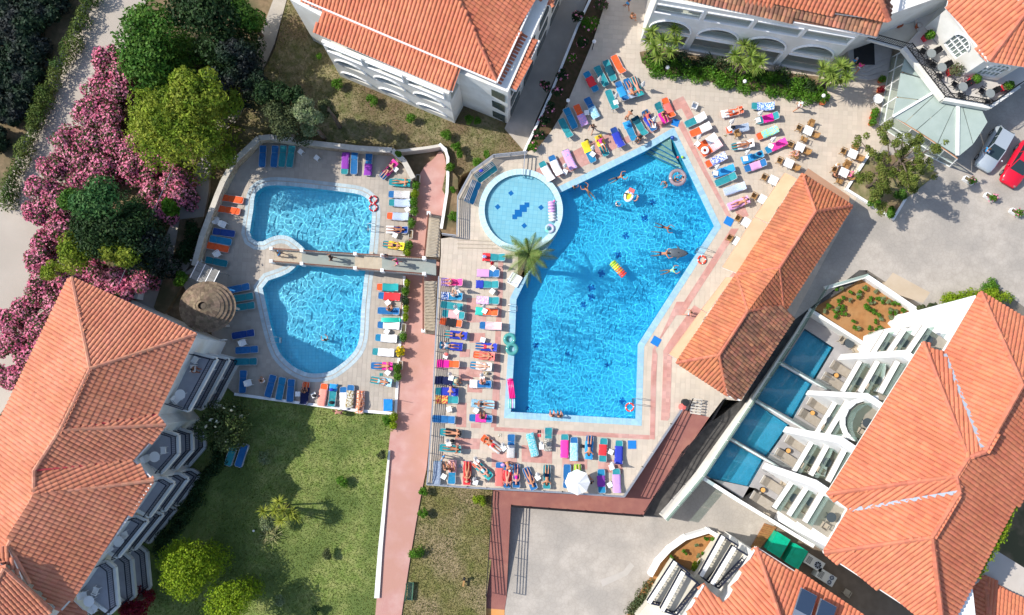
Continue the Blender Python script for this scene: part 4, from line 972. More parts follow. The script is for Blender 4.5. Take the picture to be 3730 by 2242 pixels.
bh=offset([Vector((p.x,p.y,0)) for p in (b0,b1,G(2620,2230,ze),b2,b3,G(2500,2500,ze),G(3300,2600,ze),b5,b4)],-.4)
MB().prism([p for p in bh],-3,ze-.1).build('wall',M_WHITE,HL)
M_PANV=pm('solar_panel_glass',(.03,.05,.09),None,rough=.15,spec=.6)
for k,(x,y) in enumerate(((2928,2205),(3000,2245))):
    o=MB().box(-.6,-1.2,0,.6,1.2,.08,0,Matrix.Rotation(math.radians(-6),4,'X')).build('solar_panel',M_PANV,HL); o.location=G(x,y+10,8.0+.0*k); o.rotation_euler=(math.radians(20),0,math.radians(-28+180))
    MB().box(-.66,-1.26,-.04,.66,1.26,.04).build('panel_frame',M_METAL,o)
for (s,lv) in (('O 2060,770 2200,860 1930,1190 1860,1130',0),('O 2160,870 2290,950 2020,1240 1960,1200',1),('O 1630,1000 1760,1110 1520,1400 1390,1370',0),('O 1700,1090 1850,1210 1640,1481 1510,1440',1)):
    z=1.2+2.8*lv; P=pts(s,z+.9); o=MB().prism(P,z-.2,z,bottom=True).build('balcony',M_CREAM,HL)
    m=MB(); railing(m,P,z,.9,r=.05,gap=.22,closed=True); 
    for a,b in zip(P,P[1:]+P[:1]):
        k=max(1,int((b-a).length/.5))
        for i in range(k): m.bar(a.lerp(b,i/k)-Vector((0,0,.1)),a.lerp(b,(i+1)/k)-Vector((0,0,.8)),.05)
    m.build('railing',M_NAVY,o); MB().bar(P[0]+Vector((0,0,.05)),P[3]+Vector((0,0,.05)),.3,.12).build('white_edge',M_WHITE2,o)
for (s,z0,z1) in (('O 1620,1000 1890,1200 1640,1500 1280,1500 1380,1380',-3,-.6),('O 2060,760 2300,930 2060,1300 1800,1150',-3,-.5)):
    MB().prism(pts(s,z1),z0,z1).build('wall',M_CREAM,HL)
# little roof bottom right corner
HK=empty('small_red_roofed_house',(0,0,0),0,'corner of a small red tiled roof beside a flat pale roof at bottom right','house')
rk=Roof(HK,R_COR,w=.3,L=.42,n_single=120); k0=G(3585,2098,5.5); k1=G(3535,2150,5.5); k2=G(3600,2260,6.6); k3=G(3740,2190,5.5); k4=G(3480,2300,5.5)
rk.plane([k0,k2,G(3750,2300,6.6),k3]); rk.plane([k0,k2,G(3560,2330,6.2),k4,k1]); rok=rk.finish(); caps(rok,[(k0,k2)],M_RIDGE2)
MB().prism(offset([Vector((p.x,p.y,0)) for p in (k0,k4,G(3700,2400,5),k3)],-.3),-3,5.3).build('wall',M_WHITE,HK)
MB().prism(pts('P 2190,880 2480,1060 2480,1340 2070,1110',5.2),-3,5.2).build('flat_roof',pm('flat_roof_screed',(.46,.41,.36),(.5,.45,.4),1,.9),HK)
zone('shade_ground', pts('z 3560,2100 3617,1978 3740,1765 4000,1400 4300,1700 4300,2400 3600,2500',-1.), -1.0, M_SOIL)
zone('service_yard', pts('z 2755,1990 2830,1905 3000,2010 3480,2300 3560,2420 3000,2500',-2.55), -2.55, pm('yard_brown',(.16,.12,.085),(.20,.15,.11),1.5,.9))

# ---------------------------------------------------------------- walls of the planter and pool terrace
def wall_line(name,s,z0,z1,w,mat,label,cat='wall',group=None,cap=None,closed=False):
    P=pts(s,z1); e=empty(name,(0,0,0),0,label,cat,group); m=MB(); n=len(P)
    for i in range(n if closed else n-1):
        a,b=P[i],P[(i+1)%n]; a=Vector((a.x,a.y,0)); b=Vector((b.x,b.y,0)); d=(b-a).normalized()*w*.5
        m.bar(a-d+Vector((0,0,(z0+z1)/2)),b+d+Vector((0,0,(z0+z1)/2)),w-.002*(i%2),z1-z0-.003*(i%3))
    m.build('wall_body',mat,e)
    if cap:
        for i in range(n-1):
            q=resample([P[i],P[i+1]],1.0)
            for a,b in zip(q[:-1],q[1:]): 
                dd=(b-a).normalized()*.006; MB().bar(a+dd+Vector((0,0,.03)),b-dd+Vector((0,0,.03)),w+.08,.06).build('cap_stone',cap,e)
    return e
wall_line('planter_wall','z 3165,1012 3352,1138 3290,1170',-2,0.35,.4,M_WHITE2,'thick white parapet along the top edge of the orange planter bed')
wall_line('planter_wall','z 2952,1130 3155,1258',-2,-.2,.3,M_WHITE,'low white wall between the orange planter bed and the first private pool')
wall_line('planter_wall','z 3012,1048 3158,1006',-2,0.25,.32,M_WHITE,'short grey-white wall closing the orange planter bed on the bar side')
gw=empty('glass_fence',(0,0,0),0,'long pale wall with blue-green glass screens between asphalt ramp and private pools','fence')
P=pts('z 3155,1000 3008,1044 2905,1215 2800,1375 2690,1540 2560,1735 2425,1895',-.15)
P=[Vector((p.x,p.y,-.15)) for p in P]
for a,b in zip(P[:-1],P[1:]):
    MB().bar(a+Vector((0,0,-1.3)),b+Vector((0,0,-1.3)),.34,2.3).build('wall_body',M_WHITE,gw)
    q=resample([a,b],1.6)
    for c_,d_ in zip(q[:-1],q[1:]):
        t=(d_-c_).normalized()*.03; MB().bar(c_+t+Vector((0,0,.35)),d_-t+Vector((0,0,.35)),.03,.9).build('glass_panel',M_GLASSG,gw)
for k,(s_) in enumerate(('z 2832,1315 2978,1398','z 2738,1450 2900,1545','z 2645,1590 2800,1680')):
    g1=empty('pool_divider',(0,0,0),0,'glass divider between %s'%('first and second private pools','second and third private pools','third and fourth private pools')[k],'divider','glass pool dividers'); a,b=pts(s_,-.9); b=b+(b-a)*.25
    MB().bar(a-Vector((0,0,.5)),b-Vector((0,0,.5)),.14,.6).build('base_wall',M_WHITE2,g1); MB().bar(a+Vector((0,0,.3)),b+Vector((0,0,.3)),.04,1.1).build('glass_pane',M_GLASS,g1)
wall_line('terrace_wall','z 2555,1738 2700,1830 2960,1988',-2.8,-.9,.3,M_WHITE2,'white wall with glass top edging the private terrace above the car park')
wall_line('curved_wall','O 1415,1115 1480,1000 1580,890 1720,790 1930,725 2050,790',-2.8,-1.7,.35,M_WHITE2,'curved bright white wall round the planted bed beside the car park')
zone('garden_bed_soil',pts('O 1430,1120 1500,1010 1600,905 1740,800 1930,745 2040,800 1850,1130 1640,1000 1380,1300 1260,1481 1210,1560 1150,1560 1230,1440 1340,1240',-2.3),-2.35,M_OSOIL)
# stone wall round the left terrace
M_STONE=pm('wall_stone',(.45,.35,.23),(.34,.26,.17),5,.9,rnd=.25,island=True,bump=.6,c3=(.5,.43,.32))
M_CAPS=pm('pale_cap_stone',(.56,.52,.45),(.50,.46,.40),4,.85,rnd=.08)
sw=empty('stone_retaining_wall',(0,0,0),0,'pale stone wall with capstones curving round the west and north of the left pool terrace','wall')
P=resample(pts('z 706,968 735,860 790,712 812,660 850,590 942,503 985,500 1140,522 1300,540 1428,548 1470,585 1505,650',-.75),.75)
P=[Vector((p.x,p.y,0)) for p in P]
C_=Vector(at('z',1150,800,0)); 
for i,(a,b) in enumerate(zip(P[:-1],P[1:])):
    d=(b-a).normalized(); n=Vector((d.y,-d.x,0)); 
    if n.dot(C_-a)<0: n=-n
    MB().bar(a+Vector((0,0,-.78)),b+Vector((0,0,-.78)),.46,.09).build('cap_stone',M_CAPS,sw)
    MB().bar(a+Vector((0,0,-2.2)),b+Vector((0,0,-2.2)),.30,2.7).build('wall_core',M_STONE,sw) if i%3==0 else MB().bar(a+Vector((0,0,-2.2)),b+Vector((0,0,-2.2)),.302,2.7).build('wall_core',M_STONE,sw)
stn=MB()
for a,b in zip(P[:-1],P[1:]):
    d=(b-a).normalized(); n=Vector((d.y,-d.x,0)); 
    if n.dot(C_-a)<0: n=-n
    L=(b-a).length
    for r_ in range(7):
        u=random.uniform(-.1,0)
        while u<L:
            w=random.uniform(.18,.42); c=a+d*min(u+w/2,L)+n*(.16+random.uniform(0,.02)); stn.bar(c-d*(w/2-.01)+Vector((0,0,-1.9+.17*r_)),c+d*(w/2-.01)+Vector((0,0,-1.9+.17*r_)),.05,.155); u+=w
stn.build('wall_stones',M_STONE,sw,kind='stuff')
wall_line('garden_wall','z 1436,552 1480,548 1560,538 1606,530',-2.2,-1.1,.25,M_CAPS,'thin rough stone edging between two dry garden lawns')
wall_line('white_kerb_wall','z 1604,528 1622,545 1631,575 1631,640 1628,700 1608,828',-2.3,-.9,.24,M_WHITE2,'smooth white curved wall beside the top of the pink path')
wall_line('white_kerb_wall','z 2158,-20 2104,95 2056,215 2005,345 1960,445 1910,550',-2.0,-.15,.2,M_WHITE2,'long thin white kerb between the walkway and the rose bed')
wall_line('tree_bed_kerb','H 1085,20 875,345 1300,608 1400,440',-.1,.25,.2,M_WHITE2,'white kerb round the earth bed of the pine tree')
zone('tree_bed_soil',pts('H 1085,30 885,345 1295,595 1390,445 1700,200 1350,40',.1),.08,M_GARDEN,-.1)
wall_line('terrace_edge_wall','z 858,1437 1065,1465 1280,1494 1440,1508',-2.4,-1.85,.24,M_WHITE2,'low white edge between the left pool terrace and the lawn')
wall_line('terrace_edge_wall','z 1441,1500 1456,1260 1474,1080 1472,1010',-2.4,-1.9,.22,M_WHITE2,'low white edge between the lower sun terrace and the pink path')
wall_line('lot_wall','z 3530,1118 3480,1130 3400,1140',-2,.3,.3,M_WHITE2,'white wall at the foot of the clipped yellow hedge')
# ================================================================ trees and plants
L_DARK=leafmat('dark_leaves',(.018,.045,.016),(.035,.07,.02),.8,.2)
L_NIGHT=leafmat('very_dark_leaves',(.013,.032,.018),(.025,.05,.022),.8,.15,c3=(.03,.035,.035))
L_GREEN=leafmat('green_leaves',(.05,.14,.02),(.11,.22,.035),.7,.35)
L_YELL=leafmat('yellow_green_needles',(.24,.33,.03),(.12,.19,.02),1.3,.4,c3=(.32,.37,.05))
L_OLIVE=leafmat('olive_leaves',(.06,.085,.035),(.12,.14,.06),.9,.3)
L_OLEAN=leafmat('oleander_leaves',(.055,.09,.025),(.10,.13,.045),1,.3)
L_PINKF=leafmat('pink_flowers',(.76,.19,.33),(.78,.33,.43),1.0,.3,rnd=.25)
L_LIME=leafmat('lime_leaves',(.27,.37,.02),(.18,.28,.015),1,.35)
L_BRIGHT=leafmat('bright_green_leaves',(.07,.19,.012),(.12,.25,.03),1.5,.35)
L_RED=leafmat('crimson_leaves',(.25,.01,.03),(.15,.01,.02),2,.3)
L_PALE=leafmat('pale_shrub_leaves',(.28,.32,.18),(.18,.24,.10),2,.3)
L_PALM=leafmat('palm_leaves',(.10,.17,.035),(.17,.22,.06),2,.2)
L_YUC=leafmat('yucca_leaves',(.20,.30,.05),(.28,.36,.08),2,.25)
L_WFL=leafmat('white_flowers',(.75,.74,.6),(.7,.6,.3),2,.2)
M_BARK=pm('bark',(.10,.07,.05),(.16,.125,.095),6,.95,bump=1,stretch=(1,1,.3))
M_YFL=leafmat('yellow_flowers',(.75,.50,.01),(.6,.5,.02),2,.2)
def leaves(centers, radii, n, size, seed=0, up=.35, flat=1.0, flower=0, fsize=None, squash=1.0, nmat=1, inner=.25):
    rg=np.random.default_rng(seed); C=np.array(centers,float); R=np.array(radii,float); w=R**2; w/=w.sum()
    k=rg.choice(len(C),n,p=w); d=rg.normal(size=(n,3)); d[:,2]+=up; d/=np.linalg.norm(d,axis=1)[:,None]
    # lumpy radius: small clumps on the crown's skin
    ph=rg.uniform(0,6.28,(len(C),6)); lump=.14*(np.sin(d[:,0]*7+ph[k,0])*np.sin(d[:,1]*7+ph[k,1])+np.sin(d[:,1]*13+ph[k,2])*np.sin(d[:,2]*11+ph[k,3]))
    rr=R[k]*(1+lump)*np.where(rg.random(n)<inner,rg.uniform(.45,.9,n),rg.normal(1,.05,n)); p=C[k]+d*rr[:,None]*np.array([1,1,squash])
    a=d+rg.normal(0,.55,(n,3)); a/=np.linalg.norm(a,axis=1)[:,None]; t=np.cross(a,rg.normal(size=(n,3))); t/=np.linalg.norm(t,axis=1)[:,None]; b=np.cross(a,t)
    isf=rg.random(n)<flower; sz=size*rg.uniform(.6,1.35,n); 
    if fsize: sz=np.where(isf,fsize*rg.uniform(.6,1.3,n),sz)
    if flower: p+=d*np.where(isf,.06,0)[:,None]
    asp=np.where(isf,.9,.55)
    t=t*sz[:,None]; b=b*(sz*asp)[:,None]
    v=np.stack([p-t,p-b*.9+a*(.12*sz)[:,None],p+t,p+b*.9+a*(.12*sz)[:,None]],1).reshape(-1,3)
    return v,isf
def leaf_mesh(name,v,mats,isf):
    n=len(v)//4; me=bpy.data.meshes.new(name); me.vertices.add(len(v)); me.vertices.foreach_set('co',v.astype(np.float32).ravel())
    me.loops.add(n*4); me.loops.foreach_set('vertex_index',np.arange(n*4,dtype=np.int32)); me.polygons.add(n)
    me.polygons.foreach_set('loop_start',np.arange(0,n*4,4,dtype=np.int32)); me.polygons.foreach_set('loop_total',np.full(n,4,dtype=np.int32))
    for m in mats: me.materials.append(m)
    me.polygons.foreach_set('material_index',isf.astype(np.int32)); me.update(calc_edges=True); return me
def tree(name,px,py,ztop,rpx,label,cat,mat,gz=-2.2,n=6000,size=.13,nb=9,flower=0,fmat=None,fsize=None,squash=.8,group=None,seed=0,elong=(1,1),trunk=.16,up=.35,inner=.25,rot=0,lob=1.):
    """crown whose middle is seen at (px,py) in the survey; ztop its top"""
    r=rpx/ (2901/(CAM_H-ztop*.8)); c=at('z',px,py,ztop-r*squash*.6); base=Vector((c.x,c.y,gz)); H=ztop-gz
    rg=random.Random(seed+int(px)*7+int(py)); e=empty(name,base,0,label,cat,group)
    cs=[];rs=[]
    for i in range(nb):
        a=rg.uniform(0,6.283); q=r*(.62+.16*(1-lob))*math.sqrt(rg.random()); rr=r*rg.uniform(.27,.5)*lob; x=q*math.cos(a)*elong[0]; y=q*math.sin(a)*elong[1]
        if rot: x,y=x*math.cos(rot)-y*math.sin(rot),x*math.sin(rot)+y*math.cos(rot)
        z=H-rr*squash-r*squash*.55*(q/r)**1.5*1.6-rg.uniform(0,.25)*r*squash; z=max(z,rr*.6)
        if i%3==2 and H>3: z=max(rr*.6,z-rg.uniform(.2,.75)*H); rr*=1.1
        cs.append((x,y,z)); rs.append(rr)
    v,isf=leaves(cs,rs,n,size,seed+abs(int(px)),up=up,flower=flower,fsize=fsize,squash=squash,inner=inner)
    v[:,2]=np.maximum(v[:,2],.02)
    o=link('crown',leaf_mesh('crown',v,[mat]+([fmat] if fmat else []),isf),e)
    if trunk:
        m=MB(); tz=max(.3,H-r*squash*1.1); m.tube([(0,0,-.3),(rg.uniform(-.1,.1),rg.uniform(-.1,.1),tz*.5),(0,0,tz)],[trunk*1.3,trunk,trunk*.7],7)
        m.build('trunk',M_BARK,e)
        for i in range(min(nb,6)):
            x,y,z=cs[i]; MB().tube([(0,0,tz*.75),(x*.5,y*.5,(tz*.75+z)/2),(x*.92,y*.92,z)],[trunk*.6,trunk*.4,trunk*.15],5).build('branch',M_BARK,e)
    return e
# --- north-west trees
tree('broadleaf_tree',560,140,5.5,190,'big glossy green tree overhanging the pale road at the top','tree',L_GREEN,n=13000,size=.17,nb=16,squash=.75)
tree('broadleaf_tree',740,60,6,170,'dense dark green tree at the top edge beside the big glossy tree','tree',L_DARK,n=11000,size=.17,nb=14)
tree('broadleaf_tree',880,30,4.5,85,'mid green tree at the top edge next to the narrow path','tree',L_GREEN,n=4000,size=.15)
tree('pine_tree',605,425,8,205,'large yellow-green pine between the pink oleanders and the narrow path','tree',L_YELL,n=20000,size=.13,nb=34,squash=.7,inner=.1,lob=.75)
tree('pine_tree',700,330,8,120,'upper lobe of yellow-green pine foliage below the glossy green tree','tree',L_YELL,n=6500,size=.15,nb=12,squash=.7)
tree('pine_tree',740,520,6.5,80,'small yellow-green pine closest to the stone wall corner','tree',L_YELL,n=3600,size=.14,nb=8)
tree('cypress_tree',850,190,5,85,'nearly black conifer shading the narrow path','tree',L_NIGHT,n=4000,size=.15)
tree('cypress_tree',905,265,4,60,'smaller nearly black conifer right of the narrow path bend','tree',L_NIGHT,n=3000,size=.14)
tree('cypress_tree',800,300,5,80,'nearly black conifer left of the narrow path','tree',L_NIGHT,n=3500,size=.15)
tree('olive_tree',985,330,5.5,70,'dark olive tree in the dry garden nearest the narrow path','tree',L_DARK,gz=-1.5,n=3500,size=.12)
tree('olive_tree',1015,430,6,75,'broad olive tree beside the stone wall of the left terrace','tree',L_OLIVE,gz=-1.5,n=4500,size=.11,nb=11)
tree('olive_tree',1105,405,6.5,62,'sunlit silvery olive tree in the middle of the dry garden','tree',L_PALE,gz=-1.5,n=3200,size=.11,nb=8)
tree('olive_tree',1060,350,5.5,50,'small dark olive tree behind the silvery one','tree',L_DARK,gz=-1.5,n=2400,size=.12)
tree('olive_tree',1185,385,4.5,32,'little silvery olive sapling facing the hotel arches','tree',L_OLIVE,gz=-1.5,n=1400,size=.10)
tree('pine_tree',395,815,6.5,170,'deep green feathery pine rising out of the oleanders','tree',L_DARK,n=12000,size=.14,nb=30,squash=.75,lob=.75)
MATS['mid_leaves']=None; del MATS['mid_leaves']
L_MID=leafmat('mid_green_needles',(.04,.12,.035),(.08,.17,.05),.9,.25)
tree('pine_tree',345,750,7,110,'feathery mid green pine at the heart of the oleander thicket','tree',L_MID,n=7000,size=.15,nb=14)
tree('pine_tree',500,900,5,115,'dark shaded pine leaning over the concrete path','tree',L_NIGHT,n=6000,size=.15,nb=12)
tree('thuja_tree',270,900,5,95,'golden green thuja on the road side of the feathery pine','tree',L_YELL,n=6000,size=.12,nb=12)
tree('thuja_tree',410,915,5.5,85,'golden green thuja in front of the feathery pine','tree',L_YELL,n=5500,size=.12,nb=12)
tree('thuja_tree',185,990,3,45,'small golden thuja poking out of the roadside oleanders','tree',L_YELL,n=1800,size=.12)
tree('laurel_bush',255,730,4,60,'green leafy bush left of the feathery pine','bush',L_GREEN,n=2600,size=.14)
# woodland left of the road
for i,(x,y,r,z) in enumerate(((40,50,140,.4),(150,40,88,.2),(0,220,120,.4),(85,175,92,.1),(20,350,100,.1),(90,285,66,-.2),(-25,490,75,-.3),(35,410,58,-.4),(195,-20,70,.0))):
    tree('dark_tree',x,y,z,r,['very dark tree at the top left corner','very dark tree on the top edge left of the road','very dark tree on the left edge, second from the top corner','very dark tree touching the hedge high on the left','very dark tree left of the road bend','very dark small tree pressed against the middle of the hedge','very dark tree at the lower end of the left woodland','very dark small tree by the lower end of the roadside hedge','very dark tree top where hedge and road leave the picture'][i],'tree',L_NIGHT,n=5500,size=.18,nb=12,group='shaded woodland trees beyond the road')
hed=empty('roadside_hedge',(0,0,0),0,'long bright green hedge edging the left side of the pale road','hedge')
cs=[];rs=[]
for t in resample(pts('z 325,-30 270,110 235,190 180,300 125,430 80,530 40,620 5,720',-.9),.55): 
    cs.append((t.x+random.uniform(-.25,.25),t.y+random.uniform(-.25,.25),-1.5+random.uniform(-.2,.3))); rs.append(random.uniform(.5,.85))
v,isf=leaves(cs,rs,9000,.11,5); link('foliage',leaf_mesh('foliage',v,[leafmat('hedge_leaves',(.10,.15,.03),(.16,.20,.05),1.5,.3,c3=(.05,.10,.02))],isf),hed)
# oleanders
def olabs():
    sz=['small','mid-sized','large']; out=[]
    for (x,y,r) in OL:
        lm=[(930,260,'the narrow path'),(610,430,'the yellow-green pine'),(395,815,'the feathery green pine'),(280,900,'the golden thujas'),(230,1100,'the left hotel roof peak'),(60,640,'the end of the hedge'),(600,720,'the concrete path'),(300,330,'the pale road'),(100,1350,'the roof edge on the left')]
        d,nx,ny,nm=min(((x-a)**2+(y-b)**2,a,b,n) for a,b,n in lm)
        dx,dy=x-nx,y-ny; dr=('above' if dy<0 else 'below') if abs(dy)>abs(dx) else ('left of' if dx<0 else 'right of')
        q=int((d**.5)/45); far=['touching','close','a few metres','well','far'][min(q,4)]
        out.append('%s pink oleander %s %s %s, %s blooms'%(sz[0 if r<50 else 1 if r<62 else 2],far,dr,nm,'dense' if (x+y)%3 else 'thinner'))
    return out
OL=[(385,215,60),(440,265,55),(350,310,65),(420,330,55),(310,400,60),(380,430,60),(250,520,70),(330,520,65),(410,500,60),(490,540,60),(190,610,65),(280,610,65),(370,600,70),(470,610,70),(560,600,60),(620,640,55),(140,690,60),(210,740,65),(130,770,50),(210,830,60),(560,700,65),(640,700,45),(570,760,45),(170,880,55),(140,950,55),(120,1060,65),(190,1080,60),(260,1020,55),(350,1000,60),(430,1010,60),(510,1010,45),(70,1150,60),(140,1180,60),(210,1130,55),(30,1270,60),(100,1290,55),(60,1380,45),(160,1260,40),(10,1180,50),(20,1360,50),(300,970,50),(440,1050,45),(370,1060,45)]
OLAB=olabs()
where=['at the upper tip of the pink thicket','beside the yellow-green pine','on the road side','next to the feathery pine','by the concrete path','near the hotel roof']
for i,(x,y,r) in enumerate(OL):
    reg=('upper' if y<450 else 'middle' if y<850 else 'lower'); side='road side' if x<250 else ('path side' if x>470 else 'middle')
    tree('oleander_bush',x,y,1.3 if y<900 else 1.6,r*1.13,OLAB[i],'bush',L_OLEAN,n=4300,size=.125,nb=12,flower=.42,fmat=L_PINKF,fsize=.11,group='pink oleanders in the %s part on the %s'%(reg,side),trunk=.06,seed=i,inner=.15)
# --- other trees and bushes
tree('magnolia_tree',800,1565,3.5,105,'bushy tree with white blossoms between the hotel balconies and the lawn','tree',L_OLEAN,n=7000,size=.12,nb=14,flower=.012,fmat=L_WFL,fsize=.2)
tree('round_lime_tree',665,2080,4.2,124,'large clipped round lime-green tree at the bottom of the shaded lawn','tree',L_LIME,n=12000,size=.10,nb=26,squash=.85)
tree('round_lime_tree',825,2205,3.6,97,'smaller round lime-green tree cut by the bottom edge','tree',L_LIME,n=7000,size=.10,nb=18,squash=.85)
tree('variegated_bush',963,1668,-.9,30,'pale variegated round bush in the shaded part of the lawn','bush',L_PALE,n=1000,size=.07,trunk=0,gz=-2.2)
tree('variegated_bush',1015,2187,-.9,26,'pale variegated round bush near the bottom of the lawn','bush',L_PALE,n=900,size=.07,trunk=0)
for (x,y,r,lb,mt) in ((1245,1755,26,'small dark green palm-like bush on the sunny lawn',L_BRIGHT),(1190,2020,22,'thin scrubby bush on the lower sunny lawn',L_OLIVE),(1385,1655,24,'low dry bush at the lawn edge by the pink path',L_OLIVE),(1150,2225,22,'small dark bush at the bottom edge of the lawn',L_DARK),(1540,1795,20,'first dark bush on the dry strip under the main deck corner',L_BRIGHT),(1538,1870,22,'second dark bush down the dry strip',L_BRIGHT),(1515,2010,32,'largest round bush on the dry strip beside the pink path',L_BRIGHT),(1745,1825,26,'yellow-green weeds by the pink ramp wall',L_LIME),(1410,1530,22,'leafy bush behind the last planter boxes',L_BRIGHT)):
    tree('garden_bush',x,y,-1.1,r,lb,'bush',mt,n=900,size=.07,trunk=0,gz=-2.2)
for (x,y,r,lb) in ((1229,303,27,'round green bush nearest the left end of the arched verandas'),(1352,364,26,'round green bush under the middle arch'),(1498,430,26,'round green bush in the sunny part of the dry garden'),(1625,488,24,'round green bush near the hotel wing corner'),(1660,535,20,'first of the bushes above the curved white wall'),(1672,560,20,'second bush above the curved white wall'),(1712,435,22,'dark bush in the shaded corner of the hotel wing'),(1162,205,14,'tiny bush by the west wall of the hotel wing'),(1637,610,20,'bright bush just right of the curved white wall'),(1740,590,20,'green bush outside the round pool railing'),(1775,562,18,'small bush outside the top of the railing'),(1650,690,16,'leafy bush with yellow flowers in the strip bed'),(1650,790,24,'rose bush above the concrete ledge'),(1450,560,16,'small bush behind the stone wall end'),(1740,440,16,'small dark plant on the wing wall')):
    tree('garden_bush',x,y,-.5,r,lb,'bush',L_BRIGHT,n=900,size=.07,trunk=0,gz=-1.5)
for i,(x,y,r,lb,mt) in enumerate(((2150,85,40,'big bush at the upper end of the rose bed',L_BRIGHT),(2110,60,28,'bush hanging over the white kerb high up',L_DARK),(2190,20,30,'bush at the very top of the rose bed',L_OLIVE),(2120,150,28,'dark rose bush beside the first globe lamp',L_DARK),(2085,210,20,'small green rose bush in shade',L_BRIGHT),(2050,270,24,'rose bush with red blooms halfway down the bed',L_DARK),(2030,330,24,'dark rose bush with pale blooms',L_DARK),(2005,390,26,'rose bush with pink blooms by the second globe lamp',L_DARK),(1985,440,24,'dense rose bush near the blue sunbeds',L_DARK),(1965,490,26,'rose bush at the lower bend of the bed',L_DARK),(1945,535,26,'sunlit rose bush at the lower tip of the bed',L_BRIGHT),(1985,310,22,'spiky plant leaning over the walkway kerb',L_DARK))):
    tree('rose_bush',x,y,.9,r,lb,'bush',mt,n=1100,size=.08,trunk=0,gz=-.35,flower=.02,fmat=L_PINKF,fsize=.11)
for (x,y,r,lb,mt) in ((3285,708,28,'dark shrub under the pine at the right of its earth bed',L_GREEN),(3188,738,24,'round shrub on the lower left kerb of the pine bed',L_BRIGHT),(3248,771,24,'round shrub in the lowest corner of the pine bed',L_BRIGHT),(3360,1128,20,'potted shrub near the white planter wall',L_OLIVE),(3398,1118,22,'grey potted shrub beside the clipped hedge',L_OLIVE),(3617,1048,40,'dark green bush behind the clipped yellow hedge',L_BRIGHT)):
    tree('shrub',x,y,1.0,r,lb,'shrub',mt,n=1300,size=.08,trunk=0,gz=0)
def hedge(nm,s,z,w,n,mat,label,gz,size=.08,cat='hedge',h=.5):
    e=empty(nm,(0,0,0),0,label,cat); cs=[];rs=[]
    for t in resample(pts(s,z),.4):
        for q in range(2): cs.append((t.x+random.uniform(-w,w),t.y+random.uniform(-w,w),z-h+random.uniform(-.15,.15))); rs.append(random.uniform(.35,.55))
    v,isf=leaves(cs,rs,n,size,len(s)); v[:,2]=np.maximum(v[:,2],gz); link('foliage',leaf_mesh('foliage',v,[mat],isf),e); return e
hedge('clipped_hedge','H 1780,1360 2000,1320 2150,1300 2330,1330',1.2,.4,6000,L_LIME,'clipped yellow-green hedge behind the peak of the right hotel roof',0)
hedge('ground_cover_hedge','C 1420,560 1600,590 1850,640 2100,690 2300,720 D 40,690 300,770 500,790 650,830',.8,.75,15000,L_BRIGHT,'long low green hedge with palms in front of the arcaded hotel',0,.09)
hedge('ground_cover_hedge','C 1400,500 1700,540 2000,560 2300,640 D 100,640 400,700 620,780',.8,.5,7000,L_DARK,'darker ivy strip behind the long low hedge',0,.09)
zone('hedge_bed',pts('C 1310,470 1500,430 1900,520 2469,640 D 620,690 700,800 640,905 0,800 C 2100,770 1700,680 1400,620 1330,560',.1),.12,M_SOIL,-.1)
hedge('wall_ivy','z 3735,1760 3690,1830 3655,1920 3600,2000 3560,2080',10.1,.2,4200,L_LIME,'ivy creeping along the rear eaves of the right hotel',-3,.10,'ivy',.2)
hedge('bed_plants','O 1400,1230 1340,1340 1250,1460',-1.7,.35,2000,L_OLIVE,'dry creeping plants along the purple-shaded wall by the car park',-2.5,.09,'plants')
tree('shrub',2540,2065,-1.2,26,'yellow-green shrub in the shaded corner of the annexe bed','shrub',L_LIME,n=1200,size=.08,trunk=0,gz=-2.4)
for i,(x,y) in enumerate(((1900,795),(1965,795),(1820,860),(1720,915),(1950,880),(1830,940),(1890,935),(1600,970))): 
    p=at('O',x,y,-2); tree('bed_plant',1800+x/2.469,1642+y/2.469,-1.75,12,'small %s plant in the curved bed by the car park'%('green' if i!=2 and i!=5 else 'pink flowering'),'plant',L_BRIGHT if i not in(2,5) else L_PALE,n=260,size=.07,trunk=0,gz=-2.35,nb=3,group='plants in the curved bed')
rg=random.Random(4)
for i in range(120):
    x=rg.uniform(2990,3320); y=rg.uniform(1030,1240)
    if inside((x,y),[(3160,1030),(3325,1138),(3158,1238),(2990,1124),(3025,1056)]): tree('bed_plant',x,y,.05,rg.uniform(9,15),'small young plant on the orange soil','plant',L_BRIGHT if i%3 else L_PALE,n=230,size=.07,trunk=0,gz=-.45,nb=3,group='young plants on the orange soil',seed=i)
tree('bougainvillea',478,2205,2.0,62,'dark crimson bougainvillea below the last balconies','bush',L_RED,n=3500,size=.09,nb=9)
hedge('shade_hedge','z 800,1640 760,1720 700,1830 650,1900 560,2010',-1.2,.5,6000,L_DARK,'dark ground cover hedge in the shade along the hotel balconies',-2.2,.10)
tree('garden_bush',655,1015,-.3,34,'round dark bush beside the wooden shade panel','bush',L_BRIGHT,n=1500,size=.08,trunk=0,gz=-1.8)
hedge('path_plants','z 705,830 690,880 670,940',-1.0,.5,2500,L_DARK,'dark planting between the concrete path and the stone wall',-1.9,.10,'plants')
tree('banana_plant',620,745,1.6,42,'broad leaved plant between oleanders and concrete path','plant',L_BRIGHT,n=500,size=.28,trunk=0,gz=-2,nb=4)
